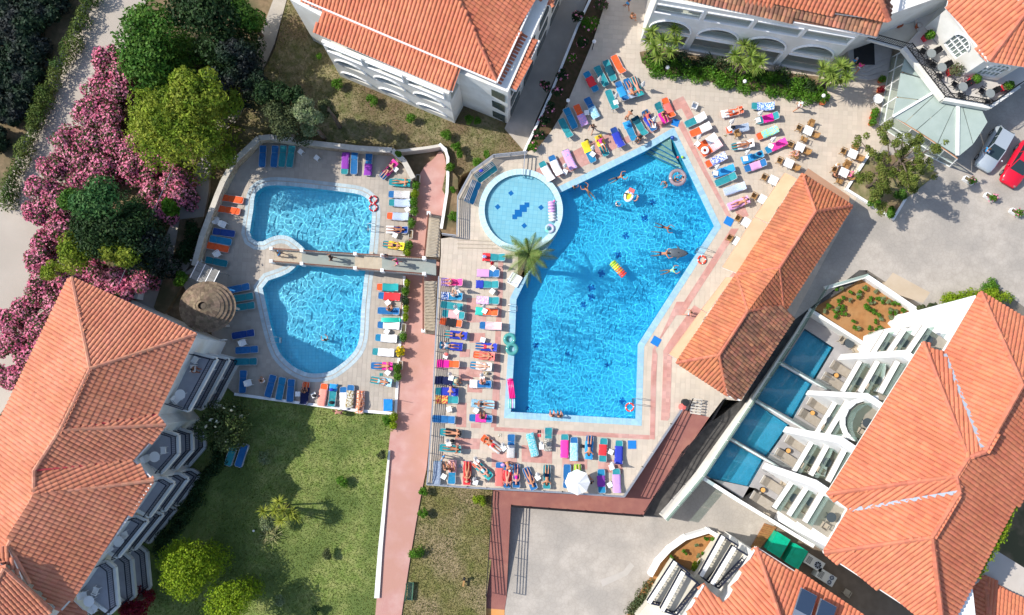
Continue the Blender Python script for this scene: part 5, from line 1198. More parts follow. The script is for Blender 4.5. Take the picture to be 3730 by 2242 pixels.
# --- palms and yuccas
def blade(m,base,d,L,w,droop,k=4,mi=0):
    d=Vector(d).normalized(); side=d.cross(Vector((0,0,1))); side=side.normalized() if side.length>.05 else Vector((1,0,0)); P=[];p=Vector(base)
    for i in range(k+1):
        t=i/k; q=p+d*L*t+Vector((0,0,-droop*t*t)); ww=w*(1-t)**.6*.5+.004; P+= [q-side*ww,q+side*ww+Vector((0,0,.0))]
    m.add(P,[(2*i,2*i+1,2*i+3,2*i+2) for i in range(k)],mi)
def yucca_head(m,c,r,n,rg,mi=0):
    for i in range(n):
        a=rg.uniform(0,6.283); el=rg.uniform(-.2,1.35); d=(math.cos(a)*math.cos(el),math.sin(a)*math.cos(el),math.sin(el)); blade(m,c,d,r*rg.uniform(.8,1.1),.075*r/.8,.12*r,3,mi)
def yucca(px,py,heads,gz,label,seed,mat=L_YUC,cat='yucca',rr=.75):
    rg=random.Random(seed); ref=at('z',px,py,heads[0][2]); base=Vector((ref.x,ref.y,gz)); e=empty('yucca_plant',base,0,label,cat)
    for (x,y,z) in heads:
        c=at('z',x,y,z)-base; m=MB(); yucca_head(m,c,rr,60,rg); m.build('leaf_rosette',mat,e)
        MB().tube([(c.x*.25,c.y*.25,-.1),(c.x*.7,c.y*.7,c.z*.55),c],[.09,.07,.06],6).build('stem',M_BARK,e)
    return e
yucca(2410,170,[(2375,115,3.2),(2455,108,3.6),(2415,150,3.8),(2385,170,3.2),(2440,190,3.4),(2365,145,2.6),(2400,205,2.6),(2465,150,3.0)],.1,'leftmost bright yucca clump on the hedge before the arcaded hotel',1,rr=.95)
yucca(2725,215,[(2710,165,3.6),(2675,200,3.2),(2735,205,3.6),(2770,225,3.4),(2695,225,3.0),(2750,245,2.8),(2712,240,2.6),(2735,180,3.2)],.1,'middle bright yucca clump on the hedge before the arcaded hotel',2,rr=.95)
yucca(3045,262,[(2998,253,3.2),(3060,240,3.8),(3035,280,3.4),(3085,282,3.4),(3015,290,2.8),(3055,300,2.6),(3080,250,3.2),(3025,262,3.6)],.1,'rightmost bright yucca clump near the entrance steps',3,rr=.95)
yucca(1010,1875,[(1017,1828,.9),(960,1862,.8),(1000,1860,1.4),(1032,1860,1.2),(1065,1875,.6),(1025,1895,1.0),(1078,1885,.3),(1058,1868,.8)],-2.2,'yellow-green yucca clump with star rosettes on the lawn',4,mat=leafmat('golden_yucca',(.36,.38,.06),(.28,.34,.05),2,.25),rr=.72)
e=empty('flax_plant',at('z',985,1945,-2.2),0,'spiky striped flax plant beside the lawn yucca','plant'); m=MB(); rg=random.Random(3)
for i in range(110):
    a=rg.uniform(0,6.28); el=rg.uniform(.1,1.2); blade(m,(rg.uniform(-.5,.5),rg.uniform(-.5,.5),.05),(math.cos(a)*math.cos(el),math.sin(a)*math.cos(el),math.sin(el)),rg.uniform(.8,1.3),.08,.5,4)
m.build('leaf_clump',leafmat('flax_leaves',(.35,.33,.16),(.12,.16,.05),3,.2,rnd=.4),e)
tree('lawn_bush',965,1905,.2,34,'round leafy bush between yucca and flax on the lawn','bush',L_PALE,n=1400,size=.07,trunk=0,gz=-2.2)
pc=at('z',1926,927,4.6); pbz=Vector((pc.x,pc.y,-.05)); e=empty('palm_tree',pbz,0,'feathery palm overhanging the round pool and the main pool','palm tree')
MB().tube([(-.35,-.5,-.2),(-.1,-.15,2.2),(0,0,4.5)],[.26,.2,.22],9).build('trunk',M_BARK,e)
rg=random.Random(8); 
for i in range(18):
    a=i*2.399+rg.uniform(-.15,.15); el=rg.uniform(.0,.55) if i>6 else rg.uniform(.6,1.1); L=rg.uniform(2.1,2.7); m=MB(); prev=None
    d=Vector((math.cos(a)*math.cos(el),math.sin(a)*math.cos(el),math.sin(el))); side=Vector((-math.sin(a),math.cos(a),0)); P=[]
    for k in range(15):
        t=k/14; P.append(Vector((0,0,4.55))+d*L*t+Vector((0,0,-1.25*t*t*(1.2-el*.6))))
    m.tube(P,[.03*(1-t/18) for t in range(15)],4)
    for k in range(2,15):
        t=k/14; w=.44*math.sin(math.pi*min(1,t*.85+.12))**.7; tang=(P[k]-P[k-1]).normalized()
        for s_ in (-1,1):
            for q in (0,.5):
                pp=P[k-1].lerp(P[k],q+.25); dd=(side*s_*1+tang*.75+Vector((0,0,-.18))).normalized(); blade(m,pp,dd,w,.04,.12,2)
    m.build('frond',L_PALM,e)
zone('palm_bed',palm_bed,.012,M_SOIL,-.3)
# airy pine over the car park corner
pc=at('z',3290,560,5.5); e=empty('pine_tree',(pc.x-.5,pc.y-1.4,0.05),0,'airy branching pine in its own kerbed bed by the parked cars','tree'); rg=random.Random(12)
m=MB(); m.tube([(0,0,-.2),(.1,.2,2.5),(.4,1.0,5.5),(.5,1.2,7)],[.2,.16,.1,.04],7); m.build('trunk',M_BARK,e)
cs=[];rs=[]
for i in range(17):
    a=i*2.4+rg.uniform(-.3,.3); L=rg.uniform(1.6,4.0); z0=2.2+4.2*(i/17); b0=Vector((.2,.5,z0)); L*=1.15-.4*i/17
    tip=b0+Vector((math.cos(a)*L,math.sin(a)*L,rg.uniform(.2,1.0))); mid=b0.lerp(tip,.5)+Vector((0,0,.25)); MB().tube([b0,mid,tip],[.07,.05,.02],5).build('branch',M_BARK,e)
    for k in range(7): q=b0.lerp(tip,.35+.65*rg.random()); cs.append((q.x+rg.uniform(-.45,.45),q.y+rg.uniform(-.45,.45),q.z+rg.uniform(-.05,.35))); rs.append(rg.uniform(.2,.42))
v,isf=leaves(cs,rs,17000,.085,44,squash=.8,inner=.4); link('crown',leaf_mesh('crown',v,[leafmat('pine_needles',(.12,.17,.03),(.20,.22,.05),1,.3)],isf),e)
# --- grass blades on the lawns and dry gardens
def grass(poly,z,n,mat,h=.07,seed=0,label='short grass blades'):
    rg=np.random.default_rng(seed); P=[(p.x,p.y) for p in poly]; xs=[p[0] for p in P]; ys=[p[1] for p in P]
    X=rg.uniform(min(xs),max(xs),n*3); Y=rg.uniform(min(ys),max(ys),n*3); ok=arr_inside(X,Y,P)&(np.abs(X)<46)&(np.abs(Y-4)<33); X=X[ok][:n]; Y=Y[ok][:n]; n=len(X)
    # tufts follow patches
    a=rg.uniform(0,6.28,n); w=rg.uniform(.02,.045,n); hh=h*rg.uniform(.5,1.5,n); lx=rg.normal(0,.04,n); ly=rg.normal(0,.04,n)
    v=np.stack([np.stack([X-w*np.cos(a),Y-w*np.sin(a),np.full(n,z)],1),np.stack([X+w*np.cos(a),Y+w*np.sin(a),np.full(n,z)],1),np.stack([X+lx+w*.3,Y+ly,z+hh],1),np.stack([X+lx,Y+ly+w*.3,z+hh],1)],1).reshape(-1,3)
    o=link('grass',leaf_mesh('grass',v,[mat],np.zeros(n,bool))); tag(o,label,'grass',None,'stuff')
G1=leafmat('grass_blades',(.14,.21,.035),(.23,.26,.07),.5,.3,rnd=.3); G2=leafmat('dry_grass_blades',(.27,.24,.10),(.15,.17,.045),.5,.3,rnd=.3)
grass(pts('z 800,1375 900,1440 1060,1470 1436,1515 1408,1700 1376,2060 1360,2300 300,2300 560,1950 680,1700',-2.2),-2.2,60000,G1,label='green lawn grass in front of the left hotel')
grass(pts('z 1552,1700 1560,1764 1795,1785 1790,2000 1768,2180 1765,2300 1462,2300 1480,2100 1507,1950',-2.15),-2.15,22000,G2,seed=2,label='dry grass strip beside the pink ramp')
grass([Vector((p.x,p.y,0)) for p in gN],-1.55,45000,G2,seed=3,label='dry patchy grass round the hotel wing')
# ================================================================ small things
def fab(name,c,rough=.8): return pm(name,c,tuple(min(1,x*1.15+.01) for x in c),4,rough,spec=.2)
FAB=dict(T=fab('teal_mesh',(.02,.22,.25)),B=fab('blue_mesh',(.015,.12,.31)),A=fab('azure_mesh',(.012,.18,.34)),N=fab('navy_mesh',(.012,.05,.22)),O=fab('orange_mesh',(.72,.10,.025)),W=fab('white_mesh',(.72,.71,.70)),P=fab('pink_mesh',(.75,.06,.25)),L=fab('lime_mesh',(.35,.62,.03)),G=fab('mint_mesh',(.02,.42,.32)),Z=fab('deep_teal_mesh',(.01,.17,.22)))
CN=dict(T='teal',B='blue',A='azure blue',N='dark blue',O='orange',W='white',P='pink',L='lime green',G='mint',Z='deep teal')
def slab_curve(m,prof,w,x0=None,lift=0,th=.012,mi=0,round_=.0):
    """cloth following a profile [(x,z)...] of width w"""
    n=len(prof); v=[]
    for i,(x,z) in enumerate(prof):
        ww=w/2*(1-round_*(1 if i in (0,n-1) else .3 if i in (1,n-2) else 0)); v+=[(x,-ww,z+lift),(x,-ww*.5,z+lift-.012*(round_>0)),(x,ww*.5,z+lift-.012*(round_>0)),(x,ww,z+lift)]
    f=[(4*i+j,4*i+4+j,4*i+5+j,4*i+1+j) for i in range(n-1) for j in range(3)]; k=len(v)
    v+= [(a,b,c-th) for a,b,c in v]; f+=[(b_+k,a_+k,d_+k,c_+k) for a_,b_,c_,d_ in f[:]]
    e=[4*i for i in range(n)]+[4*(n-1)+j for j in (1,2,3)]+[4*i+3 for i in range(n-2,-1,-1)]+[2,1]
    for a,b in zip(e,e[1:]+e[:1]): f.append((a,b,b+k,a+k))
    m.add(v,f,mi)
HZ=.33
M_TUBE=pm('bed_tube',(.50,.51,.52),None,rough=.55,metal=.2)
def bed_prof(up):
    P=[(-1.0,HZ-.03),(-.92,HZ),(-.4,HZ),(.0,HZ),(.33,HZ)]; L=.66; a=math.radians(up)
    return P,[(.35,HZ+.01),(.35+L*.5*math.cos(a),HZ+.01+L*.5*math.sin(a)),(.35+L*.9*math.cos(a),HZ+.01+L*.9*math.sin(a)),(.35+L*math.cos(a),HZ-.01+L*math.sin(a))]
PROTO={}
def bed_proto(up,ck):
    key=(up,ck)
    if key in PROTO: return PROTO[key]
    if ('geo',up) not in PROTO:
        s_,b_=bed_prof(up); d={}
        m=MB(); slab_curve(m,s_,.63,round_=.18); d['seat']=m
        m=MB(); slab_curve(m,b_,.63,round_=.16); d['backrest']=m
        m=MB(); r=.016; yy=.315
        rail=[(-.95,-yy+.08,HZ),(-.86,-yy,HZ),(.35,-yy,HZ)]; m.tube([(.33,-yy,HZ),(-.86,-yy,HZ),(-.99,-yy+.12,HZ),(-.99,yy-.12,HZ),(-.86,yy,HZ),(.33,yy,HZ)],r,6)
        m.tube([(.33,-yy,HZ),(.95,-yy,HZ*.55),(.99,-yy+.12,HZ*.5),(.99,yy-.12,HZ*.5),(.95,yy,HZ*.55),(.33,yy,HZ)],r,6); d['frame']=m
        m=MB(); q=[(b_[0][0],-yy,b_[0][1]),(b_[2][0],-yy,b_[2][1]),(b_[3][0],-yy+.12,b_[3][1]),(b_[3][0],yy-.12,b_[3][1]),(b_[2][0],yy,b_[2][1]),(b_[0][0],yy,b_[0][1])]; m.tube(q,r,6); d['back_frame']=m
        for k,(x) in enumerate((-.72,.62)):
            m=MB(); zt=HZ if k==0 else HZ*.78; m.tube([(x,-yy,zt),(x+.05,-yy+.02,.02),(x+.05,yy-.02,.02),(x,yy,zt)],r,6); d['leg%d'%k]=m
        PROTO[('geo',up)]={k:(v.mesh('bed_'+k.rstrip('01'),M_TUBE) if k not in('seat','backrest') else v) for k,v in d.items()}
    g=PROTO[('geo',up)]; PROTO[key]=(g['seat'].mesh('bed_seat',FAB[ck]),g['backrest'].mesh('bed_backrest',FAB[ck]),g); return PROTO[key]
def place(reg,x0,y0,x1,y1,z):
    """foot and head ends -> middle point and heading"""
    f=at(reg,x0,y0,z+.3); h=at(reg,x1,y1,z+.45); c=(f+h)/2; return Vector((c.x,c.y,z)), math.atan2(h.y-f.y,h.x-f.x)
def bed(loc,rz,ck,up,label,group='sunbeds around the pools'):
    s,b,g=bed_proto(up,ck); e=empty('sunbed',loc,rz,label,'sunbed',group)
    link('seat',s,e); link('backrest',b,e); link('frame',g['frame'],e); link('back_frame',g['back_frame'],e); link('leg',g['leg0'],e); link('leg',g['leg1'],e); return e
# towels: colour printed on the cloth
def towelmat(k):
    nm='towel_'+k
    if nm in MATS: return MATS[nm]
    T=dict(white=((.78,.77,.76),None),red=((.72,.04,.05),None),coral=((.80,.16,.14),None),pink=((.82,.05,.33),None),magenta=((.80,.02,.30),None),purple=((.25,.05,.36),None),violet=((.42,.20,.55),(.60,.40,.72)),lilac=((.62,.32,.55),None),dotlilac=((.62,.32,.55),(.80,.62,.75)),yellow=((.85,.65,.04),None),navy=((.012,.018,.07),None),royal=((.03,.05,.40),None),azure=((.03,.28,.60),None),black=((.02,.02,.025),None),grey=((.30,.36,.45),(.22,.28,.38)),palm=((.04,.42,.48),(.35,.52,.55)),camo=((.45,.42,.36),(.18,.17,.15)),green=((.45,.70,.20),(.20,.60,.65)),teal=((.02,.30,.32),None),darkteal=((.005,.06,.09),None),lightblue=((.25,.52,.68),(.45,.68,.78)),brown=((.22,.15,.04),(.6,.58,.5)),coralz=((.80,.20,.15),(.85,.42,.34)),salmon=((.75,.40,.40),None),pinkdust=((.58,.32,.38),None),bluewhite=((.08,.14,.50),(.65,.68,.80)),wave=((.02,.14,.55),(.6,.72,.85)),stripe_b=((.75,.76,.78),(.05,.20,.50)),stripe_m=((.75,.75,.75),(.05,.06,.15)),gingham=((.02,.10,.40),(.70,.75,.85)),floral=((.80,.50,.10),(.50,.03,.06)),pinkorange=((.80,.35,.60),(.35,.35,.70)),mint=((.04,.50,.40),None),whitered=((.8,.76,.74),(.70,.20,.25)),orangec=((.75,.15,.04),(.85,.65,.55)))
    c1,c2=T[k]; m=pm(nm,c1,None if c2 is None else c2,9 if c2 else 3,.95,bump=.4,bscale=9,lo=.46,hi=.54)
    if c2 and (k.startswith('stripe') or k in('violet','whitered','coralz')):
        N=m.node_tree.nodes; Lk=m.node_tree.links; b=N['Principled BSDF']; tc=N.new('ShaderNodeTexCoord'); w=N.new('ShaderNodeTexWave'); w.inputs['Scale'].default_value=4.5 if k!='whitered' else 3; w.inputs['Distortion'].default_value=0 if k!='coralz' else 4
        w.bands_direction='Y' if k in('stripe_b','whitered') else 'X'
        r=N.new('ShaderNodeValToRGB'); r.color_ramp.interpolation='CONSTANT'; cols=[c1,c2] if k!='stripe_m' else [(.75,.75,.75),(.04,.05,.12),(.55,.10,.30),(.10,.40,.50),(.7,.7,.5)]
        while len(r.color_ramp.elements)<len(cols): r.color_ramp.elements.new(.5)
        for i,c in enumerate(cols): r.color_ramp.elements[i].position=i/len(cols); r.color_ramp.elements[i].color=(*c,1)
        Lk.new(tc.outputs['Object'],w.inputs[0]); Lk.new(w.outputs[0],r.inputs[0])
        Lk.new(r.outputs[0],b.inputs['Base Color'])
    return m
TGEO={}
def towel(loc,rz,up,part,k,label,seed=0,w=.68):
    """part: H head half, F foot half, A all, M middle"""
    s_,b_=bed_prof(up); full=s_+b_[1:]; full=[(x,z) for x,z in full]
    X=[p[0] for p in full]; a0,a1=dict(H=(.0,1.1),F=(-1.02,.05),A=(-.95,1.1),M=(-.45,.45),T=(-1.02,-.35),U=(-.5,1.1))[part]
    xs=np.linspace(max(a0,X[0]),min(a1,X[-1]),9); zs=np.interp(xs,X,[p[1] for p in full]); rg=random.Random(seed)
    key=(up,part,seed%4)
    if key not in TGEO:
        P=[(float(x),float(z)+.014+rg.uniform(0,.012)) for x,z in zip(xs,zs)]; m=MB(); v=[]; n=len(P)
        for i,(x,z) in enumerate(P):
            j1=rg.uniform(-.025,.025); hw=w/2
            for q,dz in ((-1.03,-.10),(-1,-.005),(-.5,rg.uniform(0,.02)),(0,rg.uniform(0,.02)),(.5,rg.uniform(0,.02)),(1,-.005),(1.03,-.10)): v.append((x+rg.uniform(-.012,.012),q*hw+j1,z+dz))
        f=[(7*i+j,7*i+7+j,7*i+8+j,7*i+1+j) for i in range(n-1) for j in range(6)]; m.add(v,f)
        TGEO[key]=m
    o=link('towel',TGEO[key].mesh('towel',towelmat(k),True)); o.location=loc; o.rotation_euler=(0,0,rz); tag(o,label,'towel'); return o
# ---------------------------------------------------------------- people
def skin_mesh(name,V,Ed,R,levels=1):
    me=bpy.data.meshes.new(name); me.from_pydata(V,Ed,[]); o=bpy.data.objects.new(name,me); COL.objects.link(o)
    md=o.modifiers.new('s','SKIN'); md.use_smooth_shade=True; md.branch_smoothing=.4
    for i,sv in enumerate(me.skin_vertices[0].data): r=R[i]; sv.radius=(r,r) if not hasattr(r,'__len__') else r; sv.use_root=(i==0)
    sb=o.modifiers.new('b','SUBSURF'); sb.levels=levels
    dg=bpy.context.evaluated_depsgraph_get(); r=bpy.data.meshes.new_from_object(o.evaluated_get(dg)); bpy.data.objects.remove(o); r.name=name; return r
def V3(*a): return Vector(a)
# joint positions for poses; x = towards the head, z up, lying bodies rest at z=0
def body_mesh(pose):
    J=dict(POSES[pose]); names=['pelvis','waist','chest','neck','head','top']
    V=[J[n] for n in names]; R=[.13,.115,.135,.055,.085,.075]; Ed=[(0,1),(1,2),(2,3),(3,4),(4,5)]
    fing=MB()
    for s in 'LR':
        i=len(V); V+=[J['sh'+s],J['el'+s],J['wr'+s],J['ha'+s]]; R+=[.06,.042,.030,.038]; Ed+=[(2,i),(i,i+1),(i+1,i+2),(i+2,i+3)]
        i=len(V); V+=[J['hip'+s],J['kn'+s],J['an'+s],J['to'+s]]; R+=[.09,.058,.038,.032]; Ed+=[(0,i),(i,i+1),(i+1,i+2),(i+2,i+3)]
        h=Vector(J['ha'+s]); d=(h-Vector(J['wr'+s])).normalized(); sd=d.cross(Vector((0,0,1))); sd=sd.normalized() if sd.length>.1 else Vector((0,1,0))
        for k,(o_,L) in enumerate(((-.030,.070),(-.010,.085),(.010,.080),(.030,.062))):
            b=h+sd*o_; fing.tube([b,b+d*L*.55+Vector((0,0,.004)),b+d*L+Vector((0,0,-.012))],[.010,.009,.006],5)
        b=h+sd*(.035 if s=='L' else -.035)-d*.03; fing.tube([b,b+sd*(.03 if s=='L' else -.03)+d*.03],[.011,.008],5)
    me=skin_mesh('body_'+pose,V,Ed,R,1); bm=bmesh.new(); bm.from_mesh(me); 
    t=fing
    hd=Vector(J['head']); up_=(Vector(J['top'])-hd).normalized(); fc=Vector(J['face']).normalized()
    t.ball(hd+fc*.088,.016,6); sde=up_.cross(fc)
    for q in (-1,1): t.ball(hd+fc*.07+sde*.03*q+up_*.03,.010,5,1); t.ball(hd+sde*.088*q,.022,6)
    t.tube([hd+fc*.082-up_*.045-sde*.02,hd+fc*.082-up_*.045+sde*.02],.006,4,2)
    tmp=bpy.data.meshes.new('t'); tmp.from_pydata(t.v,[],t.f); bm.from_mesh(tmp); n0=len(me.polygons)
    bm.faces.ensure_lookup_table()
    for k,fc_ in enumerate(bm.faces):
        if k>=n0: fc_.material_index=t.m[k-n0]
        fc_.smooth=True
    bm.to_mesh(me); bm.free(); return me,J
S_=lambda **k:k
def sym(d):
    out={}
    for k,v in d.items():
        if k.endswith('*'): out[k[:-1]+'L']=v; out[k[:-1]+'R']=(v[0],-v[1],v[2])
        else: out[k]=v
    return out
POSES=dict(
 supine=sym({'pelvis':(0,0,.11),'waist':(.18,0,.10),'chest':(.38,0,.13),'neck':(.56,0,.16),'head':(.68,0,.19),'top':(.77,0,.21),'sh*':(.46,.19,.13),'el*':(.22,.30,.08),'wr*':(.02,.26,.09),'ha*':(-.05,.25,.10),'hip*':(-.05,.10,.11),'kn*':(-.46,.12,.12),'an*':(-.86,.13,.06),'to*':(-.92,.15,.16),'face':(-.2,0,1)}),
 supine_up=sym({'pelvis':(0,0,.11),'waist':(.17,0,.14),'chest':(.34,0,.24),'neck':(.48,0,.36),'head':(.57,0,.44),'top':(.63,0,.51),'sh*':(.41,.19,.30),'el*':(.26,.36,.25),'wr*':(.42,.30,.40),'ha*':(.49,.26,.45),'hip*':(-.05,.10,.11),'kn*':(-.40,.13,.26),'an*':(-.72,.12,.06),'to*':(-.84,.13,.08),'face':(-.6,0,.8)}),
 prone=sym({'pelvis':(0,0,.12),'waist':(.18,0,.11),'chest':(.38,0,.14),'neck':(.56,0,.14),'head':(.67,0,.13),'top':(.77,0,.13),'sh*':(.46,.19,.13),'el*':(.58,.38,.06),'wr*':(.74,.20,.06),'ha*':(.80,.12,.06),'hip*':(-.05,.10,.11),'kn*':(-.46,.12,.07),'an*':(-.86,.13,.07),'to*':(-.95,.14,.02),'face':(.3,.9,-.3)}),
 sit=sym({'pelvis':(0,0,.10),'waist':(.02,0,.28),'chest':(.06,0,.46),'neck':(.10,0,.62),'head':(.13,0,.73),'top':(.14,0,.83),'sh*':(.06,.19,.54),'el*':(.18,.27,.32),'wr*':(.36,.18,.26),'ha*':(.44,.14,.25),'hip*':(.04,.10,.08),'kn*':(.44,.14,.13),'an*':(.48,.14,-.28),'to*':(.62,.15,-.33),'face':(1,0,-.3)}),
 sitlong=sym({'pelvis':(0,0,.10),'waist':(-.02,0,.27),'chest':(.02,0,.45),'neck':(.08,0,.60),'head':(.12,0,.71),'top':(.14,0,.81),'sh*':(.03,.19,.53),'el*':(.14,.26,.33),'wr*':(.34,.20,.24),'ha*':(.42,.17,.22),'hip*':(.05,.10,.09),'kn*':(.42,.13,.26),'an*':(.76,.14,.06),'to*':(.86,.15,.10),'face':(1,0,-.3)}),
 stand=sym({'pelvis':(0,0,.93),'waist':(.01,0,1.10),'chest':(.02,0,1.30),'neck':(.03,0,1.48),'head':(.05,0,1.60),'top':(.05,0,1.70),'sh*':(.01,.19,1.40),'el*':(.02,.27,1.12),'wr*':(.12,.24,.90),'ha*':(.16,.23,.82),'hip*':(0,.10,.90),'kn*':(.03,.11,.50),'an*':(-.02,.12,.08),'to*':(.14,.14,.03),'face':(1,0,-.1)}),
 walk={'pelvis':(0,0,.93),'waist':(.01,0,1.10),'chest':(.03,0,1.30),'neck':(.05,0,1.48),'head':(.07,0,1.60),'top':(.07,0,1.70),'shL':(.01,.19,1.40),'elL':(-.12,.26,1.15),'wrL':(-.10,.26,.92),'haL':(-.08,.26,.84),'shR':(.03,-.19,1.40),'elR':(.12,-.26,1.15),'wrR':(.30,-.24,1.0),'haR':(.37,-.23,.97),'hipL':(0,.10,.90),'knL':(.20,.11,.52),'anL':(.30,.11,.09),'toL':(.46,.12,.05),'hipR':(0,-.10,.90),'knR':(-.06,-.11,.50),'anR':(-.32,-.11,.16),'toR':(-.22,-.12,.03),'face':(1,0,-.1)},
 bend=sym({'pelvis':(0,0,.90),'waist':(.14,0,1.02),'chest':(.34,0,1.10),'neck':(.52,0,1.06),'head':(.63,0,1.0),'top':(.71,0,.95),'sh*':(.42,.19,1.06),'el*':(.46,.22,.78),'wr*':(.52,.14,.55),'ha*':(.54,.12,.47),'hip*':(-.02,.10,.88),'kn*':(.03,.12,.48),'an*':(-.02,.12,.08),'to*':(.14,.14,.03),'face':(.5,0,-1)}),
 swim=sym({'pelvis':(0,0,-.10),'waist':(.18,0,-.05),'chest':(.38,0,.0),'neck':(.55,0,.08),'head':(.66,0,.13),'top':(.75,0,.17),'sh*':(.45,.19,.02),'el*':(.62,.42,.0),'wr*':(.86,.36,.02),'ha*':(.94,.32,.02),'hip*':(-.05,.10,-.13),'kn*':(-.42,.16,-.22),'an*':(-.80,.18,-.25),'to*':(-.92,.20,-.27),'face':(1,0,-.1)}),
 wade=sym({'pelvis':(0,0,-.35),'waist':(.01,0,-.18),'chest':(.03,0,.02),'neck':(.06,0,.18),'head':(.09,0,.29),'top':(.10,0,.39),'sh*':(.03,.19,.11),'el*':(.20,.34,.02),'wr*':(.42,.26,.04),'ha*':(.50,.22,.05),'hip*':(0,.10,-.38),'kn*':(.03,.11,-.78),'an*':(-.02,.12,-1.18),'to*':(.12,.14,-1.22),'face':(1,0,0)}))
SK={}
for n_,c in (('fair',(.60,.33,.22)),('tan',(.50,.22,.12)),('pinkish',(.62,.28,.20)),('brown',(.33,.13,.065))): SK[n_]=pm('skin_'+n_,c,tuple(x*.9 for x in c),6,.55,spec=.35)
M_EYE=pm('eye_dark',(.02,.02,.02),None,rough=.3); M_LIP=pm('lips',(.45,.12,.10),None,rough=.5)
BODY={}
HAIR=dict(dark=pm('dark_hair',(.025,.015,.01),None,rough=.6),brown=pm('brown_hair',(.09,.045,.02),None,rough=.6),blond=pm('blond_hair',(.45,.30,.12),None,rough=.6),grey=pm('grey_hair',(.40,.38,.36),None,rough=.7),bald=pm('shaved_scalp',(.45,.24,.15),None,rough=.5),hat=pm('straw_hat',(.65,.52,.33),(.55,.42,.25),20,.9),cap=pm('white_cap',(.8,.8,.8),None))
def wear(pose,J,kind):
    key=('w',pose,kind)
    if key in BODY: return BODY[key]
    g=lambda a,b,t: tuple(Vector(J[a]).lerp(Vector(J[b]),t))
    if kind=='shorts': V=[J['pelvis'],g('pelvis','waist',.45)]; R=[.145,.128]; Ed=[(0,1)]; 
    elif kind=='briefs': V=[J['pelvis'],g('pelvis','waist',.25)]; R=[.142,.125]; Ed=[(0,1)]
    elif kind=='top': V=[g('waist','chest',.75),g('waist','chest',1.0)]; R=[.132,.142]; Ed=[(0,1)]
    elif kind=='suit': V=[J['pelvis'],J['waist'],g('waist','chest',1.0)]; R=[.142,.126,.142]; Ed=[(0,1),(1,2)]
    elif kind=='shirt': V=[J['pelvis'],J['waist'],J['chest'],g('chest','neck',.45)]; R=[.15,.135,.155,.10]; Ed=[(0,1),(1,2),(2,3)]
    for s in 'LR':
        if kind in('shorts','shirt_short'): i=len(V); V+=[J['hip'+s],g('hip'+s,'kn'+s,.5)]; R+=[.105,.088]; Ed+=[(0,i),(i,i+1)]
        if kind in('briefs','suit'): i=len(V); V+=[g('hip'+s,'kn'+s,.08)]; R+=[.10]; Ed+=[(0,i)]
        if kind=='shirt': i=len(V); V+=[J['sh'+s],g('sh'+s,'el'+s,.5)]; R+=[.078,.062]; Ed+=[(2,i),(i,i+1)]
    BODY[key]=skin_mesh('cloth',V,Ed,R,1); return BODY[key]
def person(pose,loc,rz,skin,hair,clothes,label,recv=False,scale=1.0,tilt=0):
    if pose not in BODY:
        me,J=body_mesh(pose); BODY[pose]=(me,J); 
        for m in (SK['fair'],M_EYE,M_LIP): me.materials.append(m)
    me,J=BODY[pose]; e=empty('person',loc,rz,label,'person'); e.scale=(scale,)*3
    if tilt: e.rotation_euler=(0,tilt,rz)
    o=link('body',me,e); o.material_slots[0].link='OBJECT'; o.material_slots[0].material=SK[skin]
    if recv: is_receiver(o)
    hk=('hair',pose,hair)
    if hk not in BODY:
        hd=Vector(J['head']); up_=(Vector(J['top'])-hd).normalized(); fc=Vector(J['face']).normalized(); c=hd+up_*.035-fc*.03; m=MB()
        m.ball((0,0,0),.098,10); R_=up_.to_track_quat('Z','Y').to_matrix(); m.v=[tuple(R_@Vector(p)+c) for p in m.v]
        if hair in('hat','cap'): 
            k=len(m.v); m2=MB().lathe([(.20 if hair=='hat' else .12,.02),(.19 if hair=='hat' else .11,.035),(.10,.04),(.09,.12),(0.001,.13)],14); m.add([tuple(R_@Vector(p)+c) for p in m2.v],m2.f)
        elif hair in('brown','blond','dark'):
            m.tube([c-fc*.05,c-fc*.09-up_*.10,c-fc*.08-up_*.22],[.07,.06,.03],6)
        BODY[hk]=m.mesh('hair',HAIR[hair],True)
    link('hair' if hair not in('hat','cap') else 'hat',BODY[hk],e)
    for kd,mt in clothes:
        w=wear(pose,J,kd); o=link({'shorts':'shorts','briefs':'swim_briefs','top':'bikini_top','suit':'swimsuit','shirt':'shirt'}[kd],w,e)
        if not w.materials: w.materials.append(M_WHITE)
        o.material_slots[0].link='OBJECT'; o.material_slots[0].material=towelmat(mt)
        if recv: is_receiver(o)
    return e
CLOTH={'m1':[('shorts','navy')],'m2':[('shorts','red')],'m3':[('shorts','lightblue')],'m4':[('shorts','azure')],'m5':[('shorts','grey')],'m6':[('briefs','black')],
 'f1':[('briefs','black'),('top','black')],'f2':[('suit','black')],'f3':[('briefs','royal'),('top','royal')],'f4':[('briefs','floral'),('top','floral')],'f5':[('suit','magenta')],'f6':[('briefs','darkteal'),('top','white')],'f7':[('suit','lightblue')],
 's1':[('shirt','white'),('shorts','navy')],'s2':[('shirt','coral'),('shorts','azure')],'s3':[('shirt','navy'),('shorts','grey')],'s4':[('shirt','pink'),('shorts','white')],'s5':[('shirt','azure'),('shorts','navy')],'s6':[('shirt','black'),('shorts','black')]}
DESC={'m1':'navy shorts','m2':'red shorts','m3':'light blue shorts','m4':'azure shorts','m5':'grey shorts','m6':'black briefs','f1':'black bikini','f2':'black swimsuit','f3':'blue bikini','f4':'flowery bikini','f5':'magenta swimsuit','f6':'teal and white bikini','f7':'pale blue swimsuit','s1':'white shirt','s2':'coral shirt and blue shorts','s3':'navy shirt','s4':'pink top','s5':'blue shirt','s6':'black clothes'}
